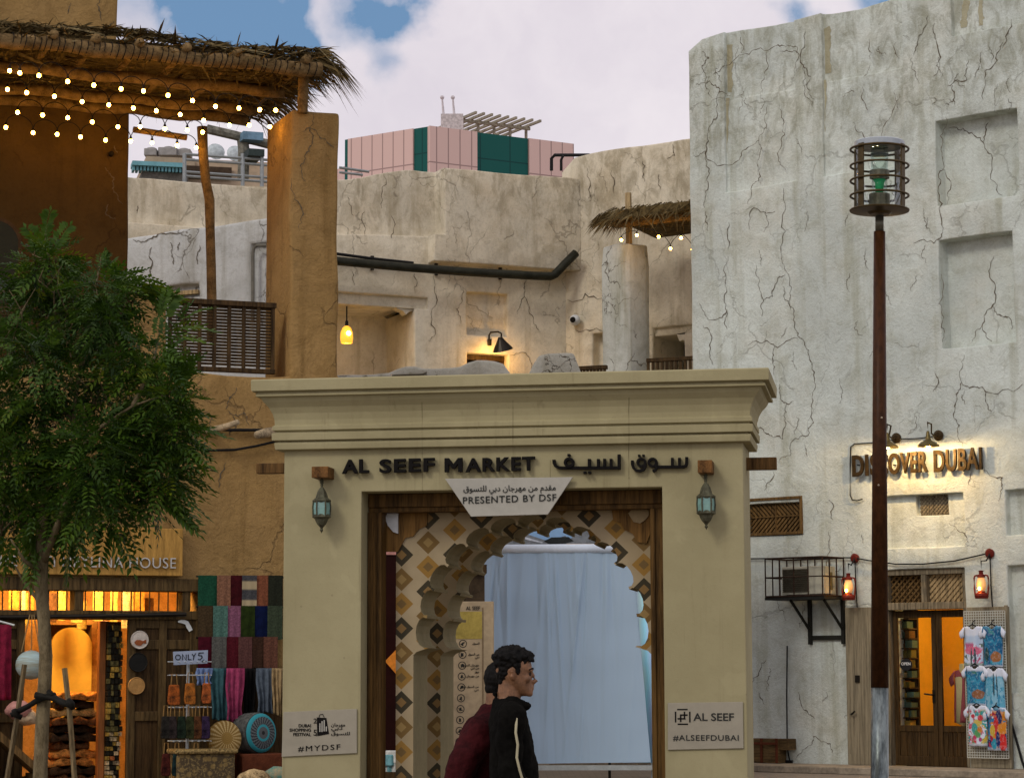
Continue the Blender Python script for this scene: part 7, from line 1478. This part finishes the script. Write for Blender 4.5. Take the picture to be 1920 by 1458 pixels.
# ------------------------------------------------------------------ neem tree with stakes
YT = 17.0; T = lambda x, y, dy=0: at(x, y, YT + dy)
tb = T(76, 1458); tb = Vector((tb.x, YT, 0)); tr = thing('neem_tree', tb, 'young leafy neem tree with a slender pale trunk in front of the left shop', 'tree')
M_BARK = mat('tree_bark', (.17, .135, .075), .9, .35, 18, .6, stretch=(1, 1, .35), col2=(.08, .06, .03))
mb = MB(); sc = YT / FPX
pts = [tb, T(74, 1500), T(76, 1440), T(79, 1360), T(83, 1300), T(86, 1230), T(82, 1160), T(77, 1100), T(78, 1040), T(80, 980), T(88, 900)]
mb.tube(pts, [18 * sc, 15 * sc, 13.5 * sc, 13 * sc, 13 * sc, 12.5 * sc, 12 * sc, 12.5 * sc, 13 * sc, 10 * sc, 7 * sc], 12)
rn = random.Random(12)
limbs = [[(78, 1060), (98, 1010, -.1), (125, 940, -.2), (135, 860, -.1), (138, 780, 0), (150, 690, .1), (175, 560, .1), (190, 480, 0)], [(77, 1070), (50, 1010, .2), (30, 930, .3), (10, 830, .2), (-10, 720, .1)], [(86, 920), (80, 800, .3), (85, 680, .3), (80, 560, .2), (85, 440, .1)],
         [(135, 860, -.1), (190, 800, -.3), (250, 760, -.4), (310, 740, -.4)], [(125, 940, -.2), (190, 900, .2), (260, 880, .3), (320, 870, .3)], [(80, 1075), (45, 1050, -.2), (20, 1010, -.3)], [(84, 1135), (60, 1110), (40, 1082), (28, 1060)], [(138, 790, 0), (100, 750, .1), (60, 720, 0)], [(250, 760, -.4), (285, 690, -.3), (300, 620, -.2)], [(150, 690, .1), (210, 620, 0), (240, 560, 0)]]
for L in limbs:
    P = [T(*p) for p in L]; n = len(P); r0 = 8 if len(L) > 4 else 5.5; mb.tube(P, [max(1.4, r0 * (1 - i / (n - .3))) * sc for i in range(n)], 7)
tw = mb
def leafmat():
    m, t, b = base_mat('neem_leaves'); a = t.new('ShaderNodeAttribute'); a.attribute_name = 'tint'; r = t.new('ShaderNodeValToRGB'); e = r.color_ramp.elements
    e[0].position = 0; e[0].color = (.010, .032, .002, 1); e[1].position = 1; e[1].color = (.17, .21, .010, 1); k = e.new(.5); k.color = (.046, .100, .005, 1); k = e.new(.8); k.color = (.080, .140, .006, 1)
    t.l.new(a.outputs['Fac'], r.inputs[0]); t.l.new(r.outputs[0], b.inputs['Base Color']); b.inputs['Roughness'].default_value = .5; b.inputs['Specular IOR Level'].default_value = .3
    tl = t.new('ShaderNodeBsdfTranslucent'); t.l.new(r.outputs[0], tl.inputs[0]); mx = t.new('ShaderNodeMixShader'); mx.inputs[0].default_value = .3; t.l.new(b.outputs[0], mx.inputs[1]); t.l.new(tl.outputs[0], mx.inputs[2]); t.l.new(mx.outputs[0], t.n['Material Output'].inputs[0]); return m
LV, LF, LT = [], [], []
def frond(p, d, L, tint):
    d = d.normalized(); side = d.cross(Vector((rn.gauss(0, .5), rn.gauss(0, .5), 1))).normalized(); up = side.cross(d); n = max(5, int(L / .034)); side *= 1
    def q(t): return p + d * L * t - Vector((0, 0, 1)) * L * .32 * t * t
    a = q(0); b_ = q(1); w_ = up * .003; k = len(LV); LV.extend([a - w_, a + w_, b_ + w_ * .3, b_ - w_ * .3]); LF.append((k, k + 1, k + 2, k + 3)); LT.append(tint * .8)
    for i in range(n):
        t = .18 + .82 * i / (n - 1); c = q(t); ll = L * .30 * (1 - .55 * abs(t - .5) ** 1.3 * 1.2) * rn.uniform(.8, 1.1)
        for sg in ((1, -1) if i < n - 1 else (0,)):
            v = (side * sg + d * (.75 if sg else 1.2) + up * rn.uniform(-.25, .2)).normalized(); m_ = v.cross(up).normalized() * ll * .20; tip = c + v * ll - Vector((0, 0, ll * .18)); mid = c + v * ll * .45
            k = len(LV); LV.extend([c, mid + m_, tip, mid - m_]); LF.append((k, k + 1, k + 2, k + 3)); LT.append(min(1, max(0, tint + rn.uniform(-.15, .15))))
clusters = [(85, 462, 62, 46), (120, 505, 60, 40), (185, 500, 58, 50), (215, 515, 40, 30), (30, 545, 80, 55), (110, 575, 90, 60), (200, 570, 62, 46), (240, 505, 30, 16), (0, 620, 70, 40), (70, 640, 60, 22), (225, 640, 50, 22), (100, 690, 90, 70), (20, 730, 90, 75), (185, 700, 85, 70), (285, 640, 50, 34), (305, 690, 62, 55), (245, 740, 85, 75), (305, 740, 40, 26), (140, 790, 60, 26), (50, 810, 80, 70), (190, 830, 70, 62), (285, 810, 80, 78), (318, 815, 42, 40), (332, 775, 22, 9), (0, 880, 90, 85), (95, 890, 80, 60), (180, 900, 75, 70), (270, 890, 85, 75), (305, 905, 42, 34), (40, 960, 85, 80), (130, 965, 70, 66), (215, 955, 62, 46), (95, 985, 50, 34), (10, 990, 60, 44), (170, 975, 40, 20), (70, 435, 25, 12), (95, 428, 25, 14)]
clusters = [(x, 752 + (y - 740) * .86, r * .95, n) for (x, y, r, n) in clusters]
for (x, y, r, n) in clusters:
    tc0 = rn.uniform(.28, .62); dy = rn.uniform(-.45, .45)
    for i in range(int(n * 2.1)):
        v = Vector((rn.gauss(0, 1), rn.gauss(0, 1), rn.gauss(0, 1))).normalized(); rr = r * sc * rn.random() ** .45
        p = T(x, y, dy) + Vector((v.x * rr * .8, v.y * rr * 1.1, v.z * rr * .75)); d = v * .8 + Vector((0, 0, rn.uniform(-.5, .45))) + Vector((rn.gauss(0, .4), rn.gauss(0, .4), 0)); frond(p, d, rn.uniform(.13, .26), tc0 + rn.uniform(-.25, .25) + (.3 if rn.random() < .08 else 0))
for (x, y, dx, dz) in ((328, 740, .3, .9), (325, 790, 1, .2), (325, 830, 1, -.1), (315, 880, 1, -.2), (300, 915, 1, -.4), (290, 930, .8, -.4), (250, 530, 1, 0), (250, 550, 1, -.2), (300, 600, .2, 1), (320, 620, .8, .5), (150, 870, -1, .2), (90, 470, .2, 1), (20, 1000, -.3, -.6), (130, 985, .2, -.6), (205, 970, .3, -.6), (60, 990, 0, -.6)):
    for i in range(5): frond(T(x + rn.uniform(-12, 8), y + rn.uniform(-16, 16), rn.uniform(-.2, .2)), Vector((dx, rn.uniform(-.5, .5), dz)) + Vector((rn.gauss(0, .25), 0, rn.gauss(0, .25))), rn.uniform(.26, .36), rn.uniform(.35, .9))
# twigs carrying the fronds
for (x, y, r, n) in clusters:
    for i in range(3): p = T(x + rn.uniform(-.3, .3) * r, y + r * .7, 0); q = T(x + rn.uniform(-.9, .9) * r, y - rn.uniform(0, .8) * r, rn.uniform(-.3, .3)); tw.tube([p, (p + q) / 2 + Vector((rn.uniform(-.05, .05), 0, .03)), q], [.007, .005, .003], 5)
tw.build('trunk', M_BARK, tr, smooth=True)
cen = T(150, 760); me = bpy.data.meshes.new('crown'); me.from_pydata([v - cen for v in LV], [], LF); at_ = me.attributes.new('tint', 'FLOAT', 'FACE'); at_.data.foreach_set('value', LT); me.materials.append(leafmat()); cr_ = bpy.data.objects.new('crown', me); COL.objects.link(cr_); cr_.parent = tr; cr_.location = cen - tb
for nm, P, lab in (('tree_stake', [(121, 1252, -.3), (130, 1330, -.32), (150, 1600, -.4)], 'slanting wooden stake right of the tree trunk'), ('tree_stake', [(46, 1245, .1), (34, 1330, .1), (-10, 1600, .0)], 'slanting wooden stake left of the tree trunk')):
    mb = MB(); Q = [T(*p) for p in P]; e = Q[-1] - Q[0]; Q[-1] = Q[0] + e * ((Q[0].z - .0) / (Q[0].z - Q[-1].z)); mb.tube(Q, 5.0 * sc, 4); tag(mb.build(nm, wood('stake_wood', (.20, .145, .07), grain=(1, 1, .08))), lab, 'stake', 'stakes of the neem tree')
mb = MB()
for P in ([(20, 1340, .05), (34, 1333, .06), (55, 1322, .04), (70, 1312, -.07), (90, 1304, -.085), (104, 1302, -.06)], [(66, 1302, -.09), (84, 1306, -.1), (100, 1308, -.1), (118, 1316, -.3), (134, 1322, -.36)], [(128, 1312, -.36), (134, 1318, -.38), (136, 1328, -.36)], [(26, 1330, .02), (30, 1340, .04), (40, 1344, .06)], [(92, 1296, -.06), (98, 1302, -.1), (104, 1308, -.06)]): mb.tube([T(*p) for p in P], [.018 + .006 * rn.random() for _ in P], 7)
tag(mb.build('rubber_tie', mat('black_rubber', (.014, .013, .010), .7, .2, 20, .3), smooth=True), 'twisted black rubber tie binding the tree trunk to its two stakes', 'tie')
# ------------------------------------------------------------------ people
M_SKIN = mat('skin', (.215, .105, .050), .5, .22, 14, .12, spec=.3); M_HAIR = mat('black_hair', (.006, .005, .004), .6, .4, 60, .5, stretch=(1, 1, .4)); M_BLKJ = mat('black_jacket_cloth', (.0055, .005, .004), .85, .3, 6, .5, dist=.02, spec=.04)
M_MARJ = mat('maroon_jacket_cloth', (.040, .005, .006), .85, .35, 5, .6, dist=.03); M_JEAN = mat('dark_trousers', (.010, .010, .012), .8, .3, 9, .3); M_GJ = mat('grey_trousers', (.20, .21, .22), .85, .2, 9, .3); M_SHOE = mat('shoe_black', (.015, .014, .013), .5)
def rings(mb, L, seg=20, m=0):
    """L: (x, y, z, rx, ry); a closed loft of ellipses"""
    rows_ = []
    for (x, y, z, rx, ry) in L: rows_.append([mb.vert((x + rx * math.cos(2 * math.pi * k / seg), y + ry * math.sin(2 * math.pi * k / seg), z)) for k in range(seg)])
    for r1, r2 in zip(rows_, rows_[1:]):
        for k in range(seg): l = (k + 1) % seg; mb.face((r1[k], r1[l], r2[l], r2[k]), m)
    mb.face(rows_[0][::-1], m); mb.face(rows_[-1], m)
def xf(mb, M, o):
    mb.v = [o + M @ v for v in mb.v]
def head(mb, c, s=1.0):
    """head facing +x, chin at z=0, crown at .235; c = point under the chin"""
    c = Vector(c); P = [(.000, .045, .095, .026), (.012, .022, .104, .040), (.030, .000, .102, .052), (.050, -.028, .098, .060), (.070, -.062, .100, .066), (.095, -.085, .098, .070), (.120, -.094, .099, .072), (.145, -.097, .101, .074), (.170, -.094, .098, .073), (.195, -.080, .086, .066), (.215, -.058, .064, .052), (.230, -.025, .030, .028), (.236, -.002, .008, .008)]
    L = []
    for z, b, f, w_ in P: L.append((c.x + (b + f) / 2 * s, c.y, c.z + z * s, (f - b) / 2 * s, w_ * s))
    rings(mb, L, 24)
    nz = lambda x, z, y=0: c + Vector((x, y, z)) * s
    mb.tube([nz(.094, .132), nz(.108, .105), nz(.122, .082), nz(.104, .070)], [.008 * s, .011 * s, .0145 * s, .011 * s], 10)          # nose
    for sy in (1, -1):
        mb.ball(nz(.104, .077, sy * .011), .009 * s, 8)                                                                            # nostrils
        mb.tube([nz(.098, .136, sy * .012), nz(.099, .140, sy * .032), nz(.086, .134, sy * .052)], .0085 * s, 8)                        # brow ridge
        mb.ball(nz(.070, .092, sy * .045), .022 * s, 10)                                                                           # cheekbone
        mb.tube([nz(-.004, .135, sy * .072), nz(-.016, .128, sy * .082), nz(-.017, .108, sy * .083), nz(-.004, .086, sy * .075)], [.010 * s, .013 * s, .011 * s, .008 * s], 8)   # ear
        mb.tube([nz(-.002, .125, sy * .074), nz(-.004, .105, sy * .076)], .010 * s, 8)
    mb.tube([nz(.094, .048, -.022), nz(.106, .050, 0), nz(.094, .048, .022)], [.006 * s, .009 * s, .006 * s], 8); mb.tube([nz(.092, .036, -.018), nz(.103, .037, 0), nz(.092, .036, .018)], [.006 * s, .010 * s, .006 * s], 8)   # lips
    mb.ball(nz(.088, .014), .019 * s, 10)                                                                                          # chin
def hand(mb, w, dirv, palm, s=1.0, curl=.5, side=1):
    """relaxed hand: wrist w, pointing along dirv, palm normal; fingers unequal and curled, thumb off the side"""
    w = Vector(w); d = Vector(dirv).normalized(); n = Vector(palm).normalized(); u = d.cross(n).normalized() * side
    for q in (-.028, -.010, .010, .027): mb.tube([w + u * q * .7, w + d * .05 + u * q, w + d * .088 + u * q * 1.05], [.014 * s, .0145 * s, .011 * s], 8)
    for q, L in ((-.030, .062), (-.010, .078), (.011, .073), (.030, .058)):
        b = w + d * .088 + u * q; c = .35 + curl; p1 = b + (d * math.cos(c * .5) + n * math.sin(c * .5)) * L * .45; p2 = p1 + (d * math.cos(c) + n * math.sin(c)) * L * .32; p3 = p2 + (d * math.cos(c * 1.5) + n * math.sin(c * 1.5)) * L * .25
        mb.tube([b, p1, p2, p3], [.0098, .009, .0082, .006], 8)
    b = w + d * .022 - u * .028; mb.tube([b, b + d * .03 - u * .018 + n * .012, b + d * .055 - u * .020 + n * .026, b + d * .074 - u * .012 + n * .036], [.013, .0115, .0098, .007], 8)
def person(loc, yaw, label, jacket, trousers, M_T, hairf, arms, legs, body_extra=None, hs=1.0, neck=(0, 0, 1.50), lean=0.0, hd=(.012, 0, 1.565), stripe=None, headturn=0.0):
    o = thing('person', loc, label, 'person'); o.rotation_euler = (0, 0, 0); Mz = Matrix.Rotation(yaw, 3, 'Z'); V = Vector(loc)
    hips = legs
    # body: one continuous surface
    mb = MB(); hb = MB(); head(hb, (0, 0, 0), hs); xf(hb, Matrix.Rotation(headturn, 3, 'Z') @ Matrix.Rotation(lean, 3, 'Y'), Vector(hd)); n0 = len(mb.v); mb.v += hb.v; mb.f += [tuple(i + n0 for i in f) for f in hb.f]; mb.m += hb.m
    hx = Vector(hd); mb.tube([Vector(neck) - Vector((0, 0, .08)), Vector(neck), hx + Vector((-.022, 0, .05)), hx + Vector((-.02, 0, .10))], [.075, .062, .057, .055], 16)
    tor = [(t[0], t[1], t[2], t[3] - .02, t[4] - .02) for t in jacket]; rings(mb, tor, 20)
    for A in arms: mb.tube(A['p'], [r - .013 for r in A['r']], 12); mb.ball(A['p'][0], A['r'][0] - .012, 12)
    for Lg in legs: mb.tube(Lg, [.082, .075, .052, .055, .038, .036], 12); mb.tube([Lg[-1], Lg[-1] + Vector((.05, 0, -.045)), Lg[-1] + Vector((.15, 0, -.06))], [.035, .035, .026], 10)
    for A in arms: hand(mb, A['p'][-1], A['hd'], A['hn'], curl=A.get('curl', .5), side=A.get('side', 1))
    xf(mb, Mz, V); body = mb.build('body', M_SKIN, o, remesh=.0055)
    # jacket
    mb = MB(); rings(mb, jacket, 28)
    for A in arms: mb.tube(A['p'][:-1] + [A['p'][-1] - (A['p'][-1] - A['p'][-2]).normalized() * .01], A['r'], 16); mb.ball(A['p'][0], A['r'][0] * 1.02, 14)
    if body_extra: body_extra(mb)
    xf(mb, Mz, V); jk = mb.build('jacket', M_T[0], o, remesh=.011)
    tx = bpy.data.textures.new('cloth_folds', 'CLOUDS'); tx.noise_scale = .11; dm = jk.modifiers.new('folds', 'DISPLACE'); dm.texture = tx; dm.strength = .040; dm.mid_level = .5; dm.texture_coords = 'LOCAL'
    mb = MB()
    for Lg in legs: mb.tube(Lg, [.098, .092, .07, .07, .058, .060], 14)
    j0 = jacket[0]; rings(mb, [(j0[0], j0[1], .80, j0[3] * .72, j0[4] * .85), (j0[0], j0[1], .92, j0[3] * .82, j0[4] * .9), (j0[0], j0[1], 1.02, j0[3] * .8, j0[4] * .88)], 20); xf(mb, Mz, V); mb.build('trousers', M_T[1], o, remesh=.012)
    for Lg in legs:
        f = Lg[-1]; mb = MB(); gz_ = f.z - .095; mb.tube([f + Vector((-.055, 0, -.05)), f + Vector((0, 0, -.04)), f + Vector((.08, 0, -.055)), f + Vector((.175, 0, -.065))], [.042, .046, .044, .034], 12); xf(mb, Mz, V); mb.build('shoe', M_SHOE, o, remesh=.01)
    hb = MB(); hairf(hb, hs); xf(hb, Matrix.Rotation(headturn, 3, 'Z') @ Matrix.Rotation(lean, 3, 'Y'), Vector(hd)); xf(hb, Mz, V); hq = hb.build('hair', M_HAIR, o, remesh=.005); tx2 = bpy.data.textures.new('hair_locks', 'CLOUDS'); tx2.noise_scale = .022; dm = hq.modifiers.new('locks', 'DISPLACE'); dm.texture = tx2; dm.strength = .020 if hairf is hair1 else .006; dm.mid_level = .5; dm.texture_coords = 'LOCAL'
    eb = MB()
    for sy in (1, -1): eb.ball(Vector((.083, sy * .032, .118)) * hs, .0125 * hs, 10); 
    xf(eb, Matrix.Rotation(headturn, 3, 'Z') @ Matrix.Rotation(lean, 3, 'Y'), Vector(hd)); xf(eb, Mz, V); eb.build('eyes', mat('eye_dark', (.03, .02, .015), .2, .1, 9, 0), o)
    bb = MB()
    for sy in (1, -1): bb.tube([Vector((.1035, sy * .012, .140)) * hs, Vector((.102, sy * .034, .146)) * hs, Vector((.082, sy * .058, .139)) * hs], [.005, .0058, .004], 7)
    xf(bb, Matrix.Rotation(headturn, 3, 'Z') @ Matrix.Rotation(lean, 3, 'Y'), Vector(hd)); xf(bb, Mz, V); bb.build('eyebrows', M_HAIR, o)
    if stripe:
        for q, pl in enumerate(stripe): mb = MB(); mb.tube([Vector(p) for p in pl], .0070, 8, flat=1.0); xf(mb, Mz, V); mb.build('piping', mat('cream_piping', (.42, .38, .24), .7, .05, 8, 0), o, smooth=True)
    return o
def hair1(hb, s):
    for (x, y, z, r, sx, sy, sz_) in ((-.012, 0, .178, .088, 1.10, .95, .80), (-.046, 0, .135, .064, .80, 1.10, 1.15), (.030, 0, .213, .060, 1.15, 1.05, .62), (.070, 0, .212, .038, 1.1, 1.4, .8), (-.020, 0, .222, .062, 1.2, 1.1, .62), (-.060, 0, .088, .038, .62, 1.25, 1.2), (.088, 0, .195, .022, 1.0, 1.5, .8)):
        hb.ball(Vector((x, y, z)) * s, r * s, 18, sc=(sx, sy, sz_))
    for sy in (1, -1): hb.tube([Vector((.014, sy * .066, .168)) * s, Vector((.016, sy * .072, .135)) * s, Vector((.018, sy * .0725, .108)) * s], [.018, .013, .006], 8)
    r2 = random.Random(3)
    for i in range(240):
        a = r2.uniform(0, 6.28); e = r2.uniform(.25, 1.4); p = Vector((-.01 + .098 * math.cos(a) * math.cos(e), .083 * math.sin(a) * math.cos(e), .178 + .078 * math.sin(e))) * s; hb.ball(p, r2.uniform(.010, .021), 6)
    for i in range(26): y = r2.uniform(-.05, .05); p = Vector((.084 + r2.uniform(-.006, .016), y, .195 + r2.uniform(-.008, .018))) * s; hb.ball(p, r2.uniform(.009, .014), 6)
    # nape
    hb.ball(Vector((-.058, 0, .060)) * s, .024 * s, 12, sc=(.6, 1.5, 1.2))
def hair2(hb, s):
    hb.ball(Vector((-.016, 0, .140)) * s, .086 * s, 20, sc=(1.04, .96, 1.14)); hb.ball(Vector((-.036, 0, .080)) * s, .060 * s, 16, sc=(1.0, 1.1, .9))
D = Vector
P1 = at(958, 1260, 12.55); l1 = Vector((P1.x, 12.55, 0))
arms1 = [dict(p=[D((-.010, -.185, 1.435)), D((-.022, -.215, 1.31)), D((-.028, -.228, 1.18)), D((.012, -.222, 1.06)), D((.075, -.205, .935))], r=[.078, .068, .060, .056, .050], hd=(.45, .05, -.9), hn=(.2, .9, .1), curl=.7, side=1),
         dict(p=[D((-.010, .185, 1.435)), D((.005, .215, 1.31)), D((.0, .228, 1.18)), D((-.02, .222, 1.06)), D((-.03, .205, .92))], r=[.078, .068, .060, .056, .050], hd=(.1, -.05, -1), hn=(.2, -.9, .1), curl=.7, side=-1)]
legs1 = [[D((.0, -.09, .95)), D((.06, -.09, .72)), D((.10, -.09, .52)), D((.10, -.09, .45)), D((.06, -.09, .25)), D((.02, -.09, .10))], [D((.0, .09, .95)), D((-.05, .09, .72)), D((-.04, .09, .52)), D((-.06, .09, .45)), D((-.16, .09, .27)), D((-.25, .09, .13))]]
jk1 = [(.022, 0, .90, .128, .185), (.026, 0, .96, .132, .188), (.018, 0, 1.08, .128, .180), (.006, 0, 1.20, .121, .180), (-.004, 0, 1.32, .113, .188), (-.014, 0, 1.40, .102, .190), (-.022, 0, 1.455, .086, .160), (-.024, 0, 1.495, .076, .108), (-.024, 0, 1.518, .070, .080)]
def collar(mb): mb.tube([D((-.03, -.075, 1.530)), D((.02, -.070, 1.522)), D((.055, -.040, 1.500)), D((.080, -.012, 1.478)), D((.096, -.004, 1.492))], [.012, .014, .015, .015, .010], 8); mb.tube([D((-.03, .075, 1.530)), D((.02, .070, 1.522)), D((.055, .040, 1.500)), D((.080, .012, 1.478))], [.012, .014, .015, .015], 8); mb.tube([D((-.08, -.03, 1.545)), D((-.09, 0, 1.548)), D((-.08, .03, 1.545))], .012, 8)
st1 = [[(-.018, -.150, 1.500), (-.006, -.220, 1.470), (.010, -.262, 1.420), (.004, -.281, 1.350), (.014, -.287, 1.290), (.008, -.290, 1.225), (.022, -.288, 1.165), (.040, -.281, 1.105), (.075, -.268, 1.035), (.105, -.254, .975)], [(.055, -.262, 1.115), (.085, -.250, 1.085), (.092, -.250, 1.045), (.075, -.260, 1.02)]]
person(l1, R(4), 'young man with black wavy hair in a black zip jacket with cream piping, walking right', jk1, None, (M_BLKJ, M_JEAN), hair1, arms1, legs1, collar, hs=.985, neck=(-.012, 0, 1.515), hd=(.012, 0, 1.532), lean=R(0), stripe=st1)
P2 = at(925, 1260, 13.05); l2 = Vector((P2.x, 13.05, 0))
arms2 = [dict(p=[D((-.085, -.19, 1.33)), D((-.15, -.235, 1.22)), D((-.205, -.25, 1.12)), D((-.215, -.25, 1.04)), D((-.235, -.23, .97))], r=[.092, .082, .076, .066, .056], hd=(-.1, 0, -1), hn=(.3, .9, 0), curl=.8, side=1),
         dict(p=[D((-.06, .19, 1.33)), D((-.02, .235, 1.22)), D((.02, .25, 1.10)), D((.10, .24, 1.02)), D((.18, .21, .94))], r=[.092, .080, .072, .062, .052], hd=(.6, 0, -.8), hn=(.2, -.9, .1), curl=.7, side=-1)]
legs2 = [[D((-.02, -.09, .92)), D((-.07, -.09, .70)), D((-.07, -.09, .51)), D((-.09, -.09, .44)), D((-.19, -.09, .26)), D((-.28, -.09, .13))], [D((-.02, .09, .92)), D((.05, .09, .70)), D((.10, .09, .51)), D((.10, .09, .44)), D((.08, .09, .25)), D((.05, .09, .10))]]
jk2 = [(-.04, 0, .90, .155, .20), (-.045, 0, .96, .165, .205), (-.05, 0, 1.06, .165, .20), (-.055, 0, 1.16, .160, .20), (-.06, 0, 1.26, .150, .20), (-.055, 0, 1.34, .130, .195), (-.035, 0, 1.405, .105, .15), (-.005, 0, 1.445, .08, .09), (.010, 0, 1.48, .07, .074)]
person(l2, R(3), 'person in a loose maroon jacket walking right, mostly hidden behind the man in black', jk2, None, (M_MARJ, M_GJ), hair2, arms2, legs2, None, hs=.98, neck=(.012, 0, 1.44), hd=(.040, 0, 1.490), lean=R(4))
